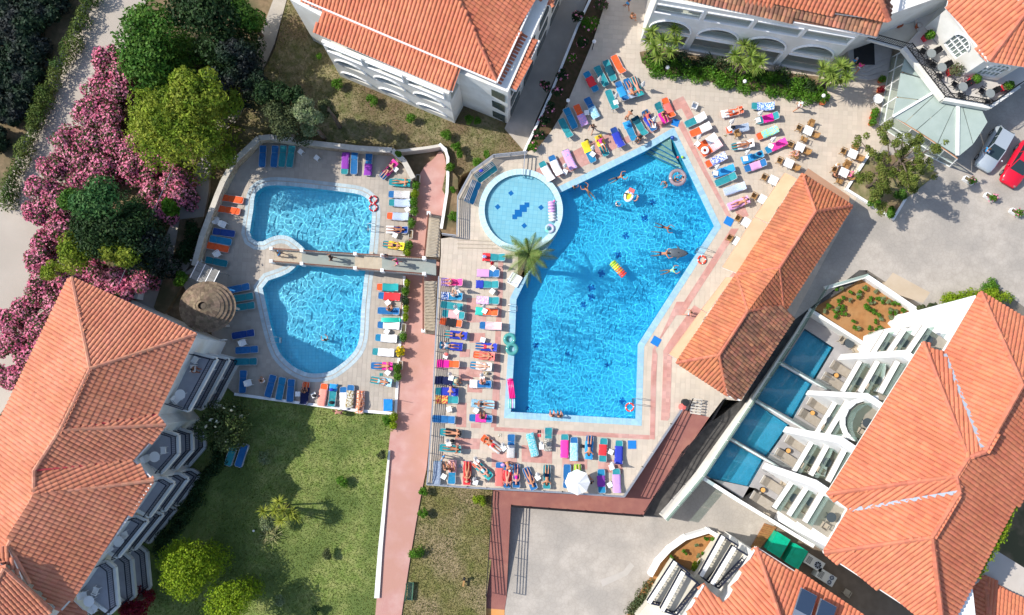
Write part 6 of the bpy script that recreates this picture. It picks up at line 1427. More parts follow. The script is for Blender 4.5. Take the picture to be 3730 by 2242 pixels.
# beds: region, foot x,y, head x,y, fabric, back angle, towel (part+kind), person (pose,skin,hair,clothes), where
BEDS=[
('a',1090,740,920,420,'A',0,'Mred',None,'in the shade nearest the rose bed, upper row'),
('a',1270,640,1110,320,'T',0,None,None,'in the shade behind a folded parasol, upper row'),
('a',1410,550,1270,210,'T',0,'Mdarkteal',None,'with a dark bundle on it, upper row'),
('a',1400,110,1590,460,'O',35,None,None,'half in sun at the top right end of the upper row'),
('a',1480,590,1640,930,'B',30,'Mazure',None,'at the left of three beds pushed together'),
('a',1630,540,1780,880,'B',30,'Hgrey',('supine_up','tan','brown','m5'),'in the middle of three beds pushed together'),
('a',1750,500,1900,860,'T',30,'Hteal',('prone','pinkish','grey','m6'),'at the right of three beds pushed together'),
('a',1300,730,1450,1100,'T',30,None,None,'alone where shade meets sun, pointing at the pool'),
('a',1100,1220,930,880,'B',0,'Flightblue',None,'in the shade left of nothing but a white table'),
('a',890,1350,740,1010,'O',0,'Fpinkorange',None,'in the shade beside a small white table'),
('a',710,1410,560,1070,'A',0,None,None,'in the shade second from the rose bed corner'),
('b',450,160,640,520,'T',30,None,None,'nearest the lower tip of the rose bed'),
('b',110,950,300,1280,'T',30,'Uwhite',None,'nearest the rim of the round pool'),
('b',280,830,450,1190,'B',30,'Uwhite',None,'second from the rim of the round pool'),
('b',530,720,700,1090,'B',30,'Apinkorange',None,'third from the rim of the round pool'),
('b',1040,930,890,590,'A',25,'Hyellow',None,'with its cloth hanging over the head end'),
('b',1280,820,1120,470,'T',35,'Hyellow',('supine_up','tan','brown','s4'),'facing the pool with a reader on it'),
('b',1400,340,1560,670,'N',30,'Uroyal',None,'beside a white table heaped with towels'),
('b',1640,220,1790,570,'A',30,'Tazure',None,'right of the table heaped with towels'),
('b',1790,150,1980,460,'T',30,'Tdarkteal',None,'under a dark teal beach wrap'),
('b',2130,350,1960,40,'B',30,'Mroyal',('supine_up','tan','brown','s2'),'in the row along the north-west pool edge'),
('a',2370,1310,2180,970,'T',30,'Fmagenta',('sitlong','tan','brown','f2'),'next to the orange one at the pool corner'),
('a',2320,890,2470,1230,'O',30,'Mcoral',None,'closest to the blue mat at the pool corner'),
('c',240,520,590,350,'T',40,'Hwhite',None,'first of the eastern group by the pool corner'),
('c',330,690,680,530,'O',40,'Hwhite',None,'second of the eastern group by the pool corner'),
('c',460,930,780,730,'O',40,'Hwhite',None,'third of the eastern group, beside the white ring'),
('c',540,1050,860,850,'O',40,'Hwhitered',None,'carrying the white swim ring'),
('c',880,340,1280,250,'O',40,'Twhite',('supine_up','pinkish','brown','m3'),'alone at the top of the eastern group'),
('c',970,620,1370,560,'O',35,'Ugrey',None,'with a dark beach bag on its foot end'),
('c',1420,180,1830,190,'T',35,'Uwave',None,'topmost on the right of the eastern group'),
('c',1530,450,1900,350,'T',40,'Mmagenta',None,'second from the top on the right of the eastern group'),
('c',1530,740,1880,590,'O',35,'Ugreen',None,'in the right column of the eastern group'),
('c',1680,990,2040,810,'A',35,'Upink',None,'nearest the cafe tables in the eastern group'),
('c',1070,920,1460,850,'T',40,'Uwhite',('supine','brown','dark','f1'),'in the middle column of the eastern group'),
('c',1260,1170,1620,1040,'A',35,'Fazure',None,'with a dark blue bag, sharing a pink towel'),
('c',1300,1320,1680,1190,'B',35,'Mlilac',None,'next to the one with a dark blue bag'),
('c',610,1240,960,1070,'O',40,'Ubluewhite',None,'fifth down the pool side of the eastern group'),
('c',740,1420,1100,1290,'B',35,'Uazure',None,'sixth down the pool side of the eastern group'),
('d',780,590,1140,440,'T',40,None,None,'bare, seventh down the pool side of the eastern group'),
('d',930,750,1310,620,'W',40,'Astripe_b',None,'second from the bottom of the eastern group'),
('d',1000,1020,1370,870,'W',40,'Alilac',('supine_up','tan','dark','f6'),'lowest of the eastern group'),
('e',1040,180,1430,190,'T',25,'Tred',None,'under the palm fronds'),
('e',930,470,1330,480,'B',25,'Flilac',None,'second down in the inner column by the palm'),
('e',910,670,1320,680,'T',25,'Troyal',None,'third down in the inner column'),
('e',920,950,1330,970,'T',25,'Fdotlilac',None,'fourth down in the inner column, under the spare table'),
('e',910,1150,1300,1180,'O',25,'Tmint',None,'fifth down in the inner column'),
('e',980,1410,1380,1430,'B',35,'Uwhitered',None,'sixth down in the inner column, close to the pool'),
('e',300,630,680,640,'P',40,'Tviolet',('sitlong','pinkish','grey','m2'),'first in the outer column at the top of the railing'),
('e',300,880,680,900,'A',40,'Tgingham',('sit','fair','grey','s1'),'second in the outer column beside the railing'),
('e',260,1030,690,1090,'T',25,None,None,'third in the outer column with a folded cloth on it'),
('e',310,1190,700,1240,'T',25,'Msalmon',None,'fourth in the outer column beside the railing'),
('e',240,1330,680,1390,'O',25,'Mblack',None,'fifth in the outer column beside the railing'),
('f',320,280,770,320,'T',20,'Uroyal',('prone','tan','brown','m1'),'sixth in the outer column, with a sunbather'),
('f',670,520,240,480,'A',20,'Froyal',('supine_up','tan','grey','s1'),'seventh in the outer column, with a reader'),
('f',900,500,1310,530,'B',40,'Uroyal',('prone','fair','dark','m2'),'in the inner column beside the teal double ring'),
('f',860,650,1270,700,'O',40,'Ucoral',('supine','tan','dark','f4'),'in the inner column just below the double ring'),
('f',210,810,610,830,'O',25,'Fmagenta',None,'in the outer column opposite the sandy squares'),
('f',810,840,1210,880,'A',40,'Uwhite',('supine','fair','blond','f6'),'in the inner column above a straw basket'),
('f',590,1140,170,1110,'T',15,'Unavy',None,'in the outer column with a striped-hair sitter'),
('f',800,1180,1210,1190,'B',40,'Twhite',('sit','pinkish','brown','m6'),'in the inner column by the pink air mattress'),
('f',170,1310,600,1330,'T',20,'Uroyal',None,'in the outer column where a person bends down'),
('g',95,100,345,105,'T',20,'Ffloral',None,'in the outer column with a flowery towel'),
('g',695,155,475,140,'B',20,'Alightblue',('supine','tan','brown','f2'),'in the inner column just above the pool corner'),
('g',60,295,310,310,'B',20,None,None,'bare, beside the railing near a small table'),
('g',440,285,690,300,'B',20,'Mpink',('sit','brown','dark','f1'),'last in the inner column'),
('g',155,430,375,450,'T',40,'Ublack',('supine_up','tan','dark','f1'),'first of two near the railing corner'),
('g',145,590,375,610,'T',40,None,('supine_up','brown','dark','m6'),'second of two near the railing corner'),
('g',760,620,585,490,'O',0,'Fstripe_m',('prone','tan','brown','m2'),'set slantwise in the southern rows'),
('g',870,690,875,455,'B',20,'Fstripe_m',None,'in the southern rows next to the slanted one'),
('g',1120,680,1065,450,'T',0,'Apalm',None,'in the southern rows with a palm print towel'),
('g',1250,620,1255,390,'T',20,'Fcamo',None,'in the southern rows with a mottled towel'),
('h',125,345,110,570,'T',20,'Agrey',None,'in the very corner of the railing'),
('h',275,335,265,560,'A',15,'Fsalmon',('sitlong','tan','dark','f5'),'second from the railing corner in the last row'),
('h',430,335,420,580,'B',20,'Ared',('supine','tan','hat','f1'),'third from the railing corner in the last row'),
('h',500,350,660,500,'O',20,'Uteal',('supine','pinkish','hat','f7'),'set slantwise in the last row'),
('h',755,350,750,590,'B',20,'Ucoral',None,'left of three close beds in the last row'),
('h',840,380,830,600,'B',20,'Mred',('supine_up','pinkish','brown','f4'),'middle of three close beds in the last row'),
('h',925,375,925,600,'B',20,None,('supine','pinkish','brown','f5'),'right of three close beds in the last row'),
('h',1020,410,1110,620,'B',20,None,('supine','tan','blond','f1'),'in the last row left of the folded white parasol'),
('h',1240,375,1235,620,'T',20,None,('prone','tan','brown','m1'),'in the last row right of the folded white parasol'),
('i',300,120,300,360,'T',25,'Upink',None,'first of five in the middle southern row'),
('i',395,150,395,390,'B',25,'Ulightblue',None,'second of five in the middle southern row'),
('i',555,140,545,365,'B',20,'Uazure',('prone','tan','brown','m1'),'third of five in the middle southern row'),
('i',700,160,685,400,'T',20,'Mred',None,'fourth of five in the middle southern row'),
('i',855,180,850,425,'T',20,'Uroyal',None,'fifth of five in the middle southern row'),
('i',325,440,320,655,'B',20,None,None,'half under the open white parasol on its left'),
('i',430,430,430,660,'L',20,'Mgreen',('supine','fair','brown','m4'),'right under the open white parasol'),
('i',670,475,680,720,'A',20,'Mpurple',None,'second from the right end of the last row'),
('i',825,470,835,715,'T',20,'Uviolet',None,'at the right end of the last row'),
]
BEDS2=[
('F',135,145,140,-48,'B',0,None,None,'first by the stone wall at the top of the left terrace'),
('F',240,140,250,-40,'B',0,None,None,'second by the stone wall at the top of the left terrace'),
('F',310,140,325,-45,'T',0,None,None,'third by the stone wall at the top of the left terrace'),
('F',380,140,400,-40,'T',0,None,None,'fourth by the stone wall at the top of the left terrace'),
('F',875,205,885,20,'T',0,'Upurple',None,'first of three in tree shade above the left pool'),
('F',960,205,965,20,'B',0,None,None,'second of three in tree shade above the left pool'),
('F',1085,215,1095,30,'B',0,'Fpurple',None,'third of three in tree shade above the left pool'),
('j',180,230,300,100,'B',20,'Upink',('supine','fair','brown','f2'),'slanted at the end of the stone wall'),
('j',250,290,460,300,'T',25,'Uteal',('supine_up','tan','blond','f3'),'first in the column by the planter boxes'),
('j',250,415,450,420,'B',25,'Ustripe_m',None,'second in the column by the planter boxes'),
('j',250,500,460,505,'T',25,'Ustripe_b',None,'third in the column by the planter boxes'),
('j',230,635,440,645,'O',25,'Ustripe_b',None,'fourth in the column by the planter boxes'),
('j',230,775,430,780,'N',25,'Twhite',('supine','brown','dark','f1'),'fifth in the column by the planter boxes'),
('F',1240,840,1400,860,'T',25,'Uyellow',('supine','tan','blond','f2'),'last above the footbridge'),
('k',135,185,330,190,'O',25,'Uteal',None,'first below the footbridge'),
('k',130,270,365,290,'B',20,'Ured',None,'second below the footbridge'),
('k',125,425,355,435,'B',20,None,('sit','tan','brown','f1'),'third below the footbridge'),
('k',130,570,350,580,'B',20,'Uwhite',None,'fourth below the footbridge'),
('k',115,700,320,715,'A',25,'Uwhite',None,'fifth below the footbridge'),
('l',650,115,845,130,'T',25,'Uwhite',None,'sixth below the footbridge beside the yellow bush'),
('l',630,260,835,265,'B',25,'Hpink',('supine_up','tan','brown','f4'),'seventh below the footbridge'),
('l',610,400,840,440,'T',25,'Hlightblue',('supine','tan','brown','m3'),'last of the column below the footbridge'),
('I',2180,815,2185,625,'B',0,None,None,'first along the lower edge of the left terrace'),
('J',185,850,230,670,'B',0,None,None,'second along the lower edge of the left terrace'),
('J',285,875,315,690,'A',0,None,None,'third along the lower edge of the left terrace'),
('J',385,895,395,705,'B',0,None,None,'fourth along the lower edge of the left terrace'),
('J',530,740,510,905,'O',25,'Unavy',('sitlong','tan','dark','s6'),'at the shadow edge on the lower edge of the left terrace'),
('l',145,455,110,660,'O',25,'Ucoralz',None,'coral zigzag towel bed on the sunny terrace edge'),
('l',240,455,215,670,'T',20,'Tazure',None,'on the sunny terrace edge beside the coral towel'),
('l',340,535,340,650,'B',0,'Uwhite',None,'low one between two others on the sunny terrace edge'),
('l',415,465,395,680,'B',20,'Ubrown',None,'with a brown patterned towel on the sunny terrace edge'),
('l',520,520,500,740,'O',20,'Aorangec',('supine','tan','dark','f1'),'last on the sunny terrace edge'),
('E',2190,450,1985,415,'O',0,None,None,'first of two orange beds inside the stone wall'),
('E',2160,550,1955,515,'O',0,None,None,'second of two orange beds inside the stone wall'),
('E',2115,750,1910,720,'N',0,None,None,'first below the white tables inside the stone wall'),
('E',2085,825,1880,785,'A',0,None,None,'second below the white tables inside the stone wall'),
('E',2060,890,1855,845,'O',0,None,None,'third below the white tables inside the stone wall'),
('E',2050,1020,1840,975,'Z',0,None,None,'above the wooden shade panel'),
('E',2035,1260,2245,1215,'B',0,None,None,'first of three beside the stone dome'),
('E',2055,1340,2290,1300,'T',0,None,None,'second of three beside the stone dome, half in sun'),
('E',2080,1420,2290,1385,'T',0,None,None,'third of three beside the stone dome'),
('I',2080,310,2285,275,'N',0,None,None,'first of three in the hotel shade left of the pool'),
('I',2110,440,2320,425,'B',0,None,None,'second of three in the hotel shade left of the pool'),
('I',2100,540,2310,535,'Z',0,None,None,'third of three in the hotel shade left of the pool'),
]
TD={'red':'red','navy':'navy','royal':'royal blue','whitered':'white and red','stripe_b':'blue striped','stripe_m':'multicoloured striped','dotlilac':'lilac dotted','pinkorange':'pink and lilac','bluewhite':'blue and white','lightblue':'light blue','darkteal':'dark teal','coralz':'coral zigzag','orangec':'orange patterned','gingham':'blue gingham','palm':'palm print','camo':'grey mottled'}
SKD=dict(fair='fair',tan='tanned',pinkish='sunburnt',brown='deeply tanned')
def do_beds(L,z,gname):
    for n,(rg_,x0,y0,x1,y1,ck,up,tw,pe,wh) in enumerate(L):
        loc,rz=place(rg_,x0,y0,x1,y1,z); bed(loc,rz,ck,up,'%s sunbed %s'%(CN[ck],wh),gname)
        if tw: towel(loc,rz,up,tw[0],tw[1:],'%s towel on the %s sunbed %s'%(TD.get(tw[1:],tw[1:]),CN[ck],wh),n)
        if pe:
            pose,sk,hr,cl=pe; dx={'supine':-.05,'supine_up':.12,'prone':-.05,'sit':.1,'sitlong':-.1}[pose]; u=Vector((math.cos(rz),math.sin(rz),0)); r2=rz
            if pose=='sit': r2=rz+math.pi/2
            if pose=='sitlong': r2=rz+math.pi
            zz=HZ+.03
            if pose=='supine' and up>15: tl=-math.radians(min(8,up*.2)); zz+=.05
            else: tl=0
            person(pose,loc+u*dx+Vector((0,0,zz)),r2,sk,hr,CLOTH[cl],'%s person in %s %s on sunbed %s'%(SKD[sk],DESC[cl],{'supine':'lying','supine_up':'leaning back','prone':'lying face down','sit':'sitting sideways','sitlong':'sitting up'}[pose],wh),tilt=tl)
do_beds(BEDS,.0,'sunbeds on the main pool deck'); do_beds(BEDS2,-2.0,'sunbeds on the left pool terrace')
def pos(s,z): return pts(s,z)[0]
# stacked sunbeds on the lawn, on edge by the round pool
for k,(q,zz) in enumerate((('I 2055,1470 2115,1275',-2.2),('I 2150,1475 2205,1290',-2.2))):
    v=q.replace(',',' ').split(); loc,rz=place(v[0],*[float(t) for t in v[1:]],zz)
    for j in range(3): bed(loc+Vector((0,0,.14*j)),rz,'TB'[k],0,'%s sunbed, %s of the %s stack under the blossoming tree'%(CN['TB'[k]],('bottom','middle','top')[j],('left','right')[k]),'sunbeds stacked on the shaded lawn')
for k,(x0,y0,x1,y1,c) in enumerate(((1110,230,1290,90,'T'),(1010,490,1090,275,'A'))):
    for j in range(4):
        loc,rz=place('j',x0,y0,x1,y1,.05); n=Vector((-math.sin(rz),math.cos(rz),0)); e=bed(loc+n*(.13*(j-1.5))+Vector((0,0,.36)),rz,c,0,'%s folded sunbed on edge, %s from the pool in the %s pack by the round pool railing'%(CN[c],('fourth','third','second','first')[j],('upper','lower')[k]),'sunbeds packed on edge by the railing'); e.rotation_euler=(math.radians(48),0,rz)
        e.location-=Vector((0,0,0))+n*.2
# folded white parasols with their stands
M_PARA=pm('white_parasol_cloth',(.76,.76,.74),(.70,.70,.69),8,.9,bump=.5,bscale=16)
def parasol_geo():
    m=MB(); n=16; prof=[(.02,1.95),(.06,1.75),(.10,1.4),(.15,1.1),(.20,.95)]; v=[]
    for r,z in prof:
        for j in range(n): q=r*(1.25 if j%2 else .6); t=2*math.pi*j/n; v.append((q*math.cos(t),q*math.sin(t),z+(.06 if (j%2 and r>.18) else 0)))
    m.add(v,[(i*n+j,i*n+(j+1)%n,(i+1)*n+(j+1)%n,(i+1)*n+j) for i in range(4) for j in range(n)]); c=m.mesh('parasol_canopy',M_PARA)
    return c,MB().tube([(0,0,0),(0,0,2.0)],.018,6).mesh('parasol_pole',M_METAL)
PG=parasol_geo()
def table_geo(w=.42,h=.42,holes=True):
    m=MB(); m.box(-w/2,-w/2,h-.035,w/2,w/2,h); 
    l=MB(); 
    for x in (-1,1):
        for y in (-1,1): l.bar((x*w*.42,y*w*.42,0),(x*w*.38,y*w*.38,h-.03),.05)
    d=MB(); 
    for i in range(3):
        for j in range(2): d.lathe([(.012,.002),(.0005,.002)],6,0,((i-1)*w*.28,(j-.5)*w*.45,h))
    return m.mesh('table_top',M_PLAST),l.mesh('table_legs',M_PLAST),d.mesh('table_holes',M_DARK)
TG=table_geo()
def ptable(loc,rz,label,group='small white plastic tables'):
    e=empty('side_table',loc,rz,label,'table',group); link('table_top',TG[0],e); link('leg_frame',TG[1],e); link('drain_holes',TG[2],e); return e
def parasol(loc,rz,tilt,label):
    e=empty('folded_parasol',loc,0,label,'parasol','folded white parasols'); e.rotation_euler=(tilt*math.sin(rz)*-1,tilt*math.cos(rz),0); link('canopy',PG[0],e); link('pole',PG[1],e); return e
PAR=[('a 1150,560','behind the shaded teal sunbeds'),('a 1450,850','beside the three joined beds'),('a 1930,650','right of the three joined beds'),('b 1030,700','between the two yellow towels'),('b 530,1020','on the lilac towel side'),('a 2130,1270','by the orange bed at the pool corner'),('c 1560,330','between blue wave and magenta towels'),('c 1050,480','under the sunburnt sunbather'),('c 460,760','beside the second white towel'),('c 1790,800','beside the green towel'),('c 790,1290','beside the blue and white towel'),('c 1330,1030','above the dark blue bag'),('e 560,740','between the first two outer beds'),('e 540,1080','on the third outer bed'),('e 1050,1070','on the fifth inner bed'),('f 440,1000','above the navy towel'),('f 1010,1020','beside the straw basket'),('g 225,520','between the two corner beds'),('g 790,560','beside the slanted bed'),('g 510,700','at the railing end of the slanted orange bed'),('h 500,520','right of the straw hat sunbather'),('i 60,210','between palm print and mottled towels'),('i 780,420','right of the spare table'),('h 1140,470','pointing up between two sunbathers of the last row'),('e 1200,300','in bright red cloth by the palm')]
for k,(q,wh) in enumerate(PAR):
    p=pos(q,.9); p.z=0; o=parasol(p,0,0,'folded white parasol '+wh)
    if k==24:
        for ch in o.children:
            if ch.name.startswith('canopy'): ch.data=ch.data.copy(); ch.data.materials[0]=towelmat('red')
        o['label']='folded bright red parasol by the first bed under the palm'
    if k not in (0,2): ptable(p+Vector((.05,-.35,0)),k*.3,'small white plastic table under the folded parasol '+wh)
for q,wh,z in (('e 1200,800','standing bare between the inner beds',0),('a 925,1140','beside the shaded pink towel bed',0),('g 240,200','beside the railing near the bare blue bed',0),('g 515,215','beside the seated bather in the inner column',0),('i 770,300','between the red and royal blue towels',0),('i 760,635','between the last two purple towels',0),('h 185,495','by the railing corner',0),('f 1030,390','above the red shorts sunbather',0),('f 360,680','by the railing with a red bag',0),('j 430,570','among the bushes beside the striped towels',-2),('F 1330,760','between two beds above the footbridge',-2),('k 230,345','below the red towel',-2),('k 220,640','below the white towel',-2),('l 790,330','beside the last pair of beds',-2),('J 455,830','at the lower edge of the left terrace, in shade',-2),('J 600,840','with a dark bag at the shadow edge',-2),('B 480,1365','by the stone wall at the top',-2),('B 625,1420','alone at the top of the left terrace',-2),('j 310,160','at the end of the stone wall',-2)):
    p=pos(q,z+.4); p.z=z; ptable(p,len(wh)*.2,'small white plastic table '+wh)
# open parasol
pc=pos('i 432,612',1.9); e=empty('open_parasol',(pc.x,pc.y,0),0,'open white parasol shading the last row of sunbeds','parasol'); m=MB(); n=8; v=[(0,0,2.15)]+[(1.05*math.cos(2*math.pi*j/n),1.05*math.sin(2*math.pi*j/n),1.75) for j in range(n)]
v2=[]; 
for j in range(n): a=Vector(v[1+j]); b=Vector(v[1+(j+1)%n]); m.add([v[0],a,(a+b)/2+Vector((0,0,-.03))-((a+b)/2).normalized()*.03,b],[(0,1,2,3)],0)
m.build('canopy',pm('white_canopy',(.80,.80,.79),None,rough=.85),e)
MB().tube([(0,0,0),(0,0,2.2)],.02,6).build('pole',M_METAL,e)
for j in range(n): MB().tube([(0,0,2.13),Vector(v[1+j])-Vector((0,0,.02))],.008,4).build('rib',M_METAL,e)
# white plastic armchairs and round tables on the hotel balconies, terrace chairs
def chair_geo(mat,seat=.42,arms=True,w=.5):
    m=MB(); m.box(-.22,-w/2,seat-.03,.22,w/2,seat); b=MB(); b.add([(-.20,-w/2,seat),(-.20,w/2,seat),(-.30,w/2*.9,seat+.42),(-.30,-w/2*.9,seat+.42),(-.23,-w/2,seat),(-.23,w/2,seat),(-.33,w/2*.9,seat+.42),(-.33,-w/2*.9,seat+.42)],[(0,1,2,3),(7,6,5,4),(3,2,6,7),(0,3,7,4),(1,5,6,2)])
    l=MB(); 
    for x in (-.2,.2):
        for y in (-1,1): l.bar((x*1.1,y*w*.48,0),(x,y*w*.46,seat-.02),.035)
    a=MB(); 
    for y in (-1,1): a.bar((-.25,y*w*.52,seat+.2),(.18,y*w*.52,seat+.2),.05,.03); a.bar((.18,y*w*.52,seat+.2),(.2,y*w*.48,seat-.02),.035)
    return [('seat',m.mesh('chair_seat',mat)),('backrest',b.mesh('chair_back',mat)),('leg_frame',l.mesh('chair_legs',mat))]+([('armrests',a.mesh('chair_arms',mat))] if arms else [])
CH_W=chair_geo(M_PLAST); M_WICK=pm('honey_wicker',(.42,.24,.09),(.30,.16,.06),30,.7); M_WICKD=pm('dark_wicker',(.10,.045,.02),None)
CH_C=chair_geo(M_WICK,w=.48); CH_B=chair_geo(M_BLACK,w=.46); CH_G=chair_geo(pm('beige_weave',(.40,.34,.26),None),w=.52)
def chair(geo,loc,rz,label,group=None,name='armchair'):
    e=empty(name,loc,rz,label,'chair',group)
    for n_,me in geo: link(n_,me,e)
    return e
def rtable(loc,label,mat,r=.4,h=.7,group=None,name='round_table'):
    e=empty(name,loc,0,label,'table',group); MB().lathe([(.001,h-.03),(r,h-.03),(r,h),(.001,h)],20).build('table_top',mat,e); MB().tube([(0,0,.02),(0,0,h-.03)],.03,6).build('table_post',mat,e)
    m=MB()
    for a in range(4): t=a*math.pi/2+.4; m.bar((0,0,.03),(r*.8*math.cos(t),r*.8*math.sin(t),.02),.04)
    m.build('table_foot',mat,e); return e
for i,(q,rz,zf) in enumerate((('I 1755,520',2.6,3.65),('I 1590,885',-.8,3.65),('I 1320,1410',.4,3.65),('I 1470,1335',3.2,3.65),('M 1120,755',2,3.65),('M 990,875',.5,3.65),('M 755,1300',.2,3.65),('M 860,1260',2.8,3.65),('M 850,1415',1,3.65),('I 1735,600',3.1,3.65),('I 1900,600',.6,.85),('I 1790,800',.9,.85),('M 1010,1140',.6,.85),('I 1985,680',.4,-1.9),('I 1920,800',.4,-1.9))):
    p=pos(q,zf+.4); p.z=zf; chair(CH_W,p,rz,'white plastic armchair on the %s balcony of the %s bay'%({3.65:'top',.85:'middle',-1.9:'lowest'}[zf],['first','first','second','second','fourth','fourth','fifth','fifth','fifth','first','first','first','fifth','first','first'][i])+[' by the corner',' near the table',' left of table',' behind table',' upper',' lower',' left of table',' right of table',' below table',' under the reader',' upper',' lower','',' upper',' lower'][i],'white plastic balcony armchairs')
for q,w in (('I 1620,835','first'),('I 1390,1395','second'),('M 1068,818','fourth'),('M 800,1355','fifth')):
    p=pos(q,4.3); p.z=3.65; rtable(p,'round white table on the top balcony of the %s bay'%w,M_PLAST,.42,.68,'round white balcony tables')
person('sit',pos('I 1735,605',4.1)+Vector((0,0,-.25)),-.3,'brown','dark',CLOTH['m5'],'tanned person reading on the top balcony nearest the left pool')
for q,rz,wh in (('E 1950,630',.3,'near the wall, left of a pair inside the stone wall'),('E 2010,665',-.4,'right of a pair inside the stone wall'),('E 1960,925',.6,'below the third row bed'),('E 1790,985',2,'by the wooden shade panel'),('I 2190,368',.4,'between shaded sunbeds left of the pool'),('I 2240,730',.3,'on the shaded corner of the left terrace')):
    p=pos(q,-1.6); p.z=-2; chair(CH_W,p,rz,'white plastic chair '+wh,'white plastic terrace chairs','plastic_chair')
# cafe tables and wicker chairs
CF=[('D',530,1175,-25),('D',455,1325,-25),('H',355,112,-25),('H',215,265,-27),('H',122,438,-30),('G',2270,645,-33),('G',2195,822,-33),('D',930,1385,-25),('H',850,195,-25)]
CW=['topmost right','left of the cluster behind the shirtless man','third','fourth','fifth','sixth, half under the awning','last, half under the awning','near the pine bed','with three people']
for k,(rg_,x,y,a) in enumerate(CF):
    p=at(rg_,x,y,.73); p.z=0; rz=math.radians(a); e=empty('cafe_table',p,rz,'square white cafe table, %s'%CW[k],'table','square white cafe tables')
    MB().box(-.38,-.38,.70,.38,.38,.73).build('table_top',M_PLAST,e); MB().tube([(0,0,0),(0,0,.7)],.035,6).build('table_post',M_METAL,e); m=MB(); m.bar((-.3,-.3,.02),(.3,.3,.02),.06,.04); m.bar((-.3,.3,.02),(.3,-.3,.025),.06,.04); m.build('table_foot',M_METAL,e)
    for j,(dx,dy) in enumerate(((-.72,0),(.72,0),(0,-.75),(0,.72))[:(4 if k in(7,8,0) else 2 if k>1 else 3)]):
        c,s=math.cos(rz),math.sin(rz); q=Vector((p.x+dx*c-dy*s,p.y+dx*s+dy*c,0)); chair(CH_C,q,rz+math.atan2(-dy,-dx),'honey wicker armchair on the %s side of the cafe table, %s'%(('left','right','lower','upper')[j],CW[k]),'wicker cafe armchairs','wicker_chair')
e=chair(CH_C,pos('c 1160,690',.4)-Vector((0,0,.4)),-1.2,'lone honey wicker armchair between the eastern sunbeds','wicker cafe armchairs','wicker_chair')
e=chair(CH_W,pos('c 400,190',.4)-Vector((0,0,.4)),-.4,'white plastic chair with red patterned towel above the first eastern bed',None,'plastic_chair')
# restaurant terrace: black chairs, tables, planters
for k,(x,y) in enumerate(((1640,480),(1735,605),(1925,780),(2170,840))):
    p=at('D',x,y,4.2); p.z=3.45; rtable(p,'round grey bistro table %s on the restaurant terrace'%('nearest the entrance corner','second along the railing','third at the bend of the railing','last by the red planter')[k],pm('grey_table',(.22,.24,.24),None,rough=.3),.38,.72,'round bistro tables')
    for j,a in enumerate((.5,2.6,4.6)): chair(CH_B,p+Vector((.62*math.cos(a),.62*math.sin(a),0)),a+math.pi,'black metal chair at the %s of the bistro table %s'%(('upper right','upper left','lower side')[j],('nearest the corner','second along','at the bend','by the red planter')[k]),'black bistro chairs','bistro_chair')
M_REDP=pm('red_planter_wood',(.55,.02,.04),None,rough=.5); M_TERR=pm('terracotta',(.50,.13,.05),(.42,.11,.045),5,.8)
for k,(x,y,rz) in enumerate(((1625,315,.5),(1850,630,.3),(2045,710,.2),(2335,770,.3))):
    p=at('D',x,y,4.2); p.z=3.45; e=empty('red_planter',p,rz,'red wooden planter %s on the restaurant terrace'%('left of the first arched window','right of the first arched window with a leafy plant','below the second arched window','at the far right end')[k],'planter','red terrace planters')
    m=MB(); m.add([(-.35,-.2,0),(.35,-.2,0),(.35,.2,0),(-.35,.2,0),(-.42,-.28,.6),(.42,-.28,.6),(.42,.28,.6),(-.42,.28,.6)],[(0,1,5,4),(1,2,6,5),(2,3,7,6),(3,0,4,7),(0,3,2,1)]); m.build('box',M_REDP,e); MB().box(-.38,-.24,.5,.38,.24,.55).build('soil',M_SOIL,e)
    v,isf=leaves([(0,0,.75)],[.35 if k!=1 else .6],300,.09,k); link('foliage',leaf_mesh('foliage',v,[L_BRIGHT if k!=1 else L_OLIVE],isf),e)
def pot(loc,r,h,label,plant=L_BRIGHT,pr=.3,mat=None):
    e=empty('plant_pot',loc,0,label,'plant pot','terracotta plant pots'); MB().lathe([(.001,0),(r*.7,0),(r,h*.85),(r*1.1,h*.85),(r*1.1,h),(r*.9,h),(r*.85,h*.8),(.001,h*.8)],14).build('pot',mat or M_TERR,e)
    if plant: v,isf=leaves([(0,0,h+pr*.5)],[pr],240,.08,int(abs(loc.x*10))%99); link('foliage',leaf_mesh('foliage',v,[plant],isf),e)
    return e
for q,lb,z,pl in (('D 655,925','fallen bright orange urn by the hedge end',0,None),('D 1170,815','terracotta pot with red flowers at the conservatory corner',0,L_RED),('D 1120,1010','first of three pots along the conservatory',0,L_BRIGHT),('D 1105,1055','second of three pots along the conservatory',0,L_BRIGHT),('D 1095,1110','third of three pots along the conservatory',0,L_BRIGHT),('D 1180,725','pot beside the lowest entrance step',0,L_BRIGHT),('D 1350,225','red pot on the upper landing, middle',3,None),('D 1220,200','red pot on the upper landing, left',3,None),('D 1520,235','red pot on the upper landing, right',3,None),('E 1720,300','big fallen terracotta jar in the shade by the oleanders',-1.9,None)):
    p=pos(q,z+.3); p.z=z; pot(p,.24 if 'big' not in lb else .5,.45 if 'big' not in lb else 1.0,lb,pl)
MB().prism(pts('D 1100,330 1440,440 1620,180 1760,60 1180,190',3.0),2.8,3.0,bottom=True).build('landing_floor',M_CREAM,HD)
rl=MB(); P=pts('D 1060,345 1400,440',3.0); railing(rl,P,3.0,.95,r=.024,gap=.16); o=rl.build('landing_railing',M_BLACK,HD); MB().bar(P[0]-Vector((0,0,.1)),P[1]-Vector((0,0,.1)),.3,.3).build('white_edge',M_WHITE,HD)
rtable(pos('D 1158,890',.7)-Vector((0,0,.7)),'round white cafe table against the conservatory glass',M_PLAST,.42,.7)
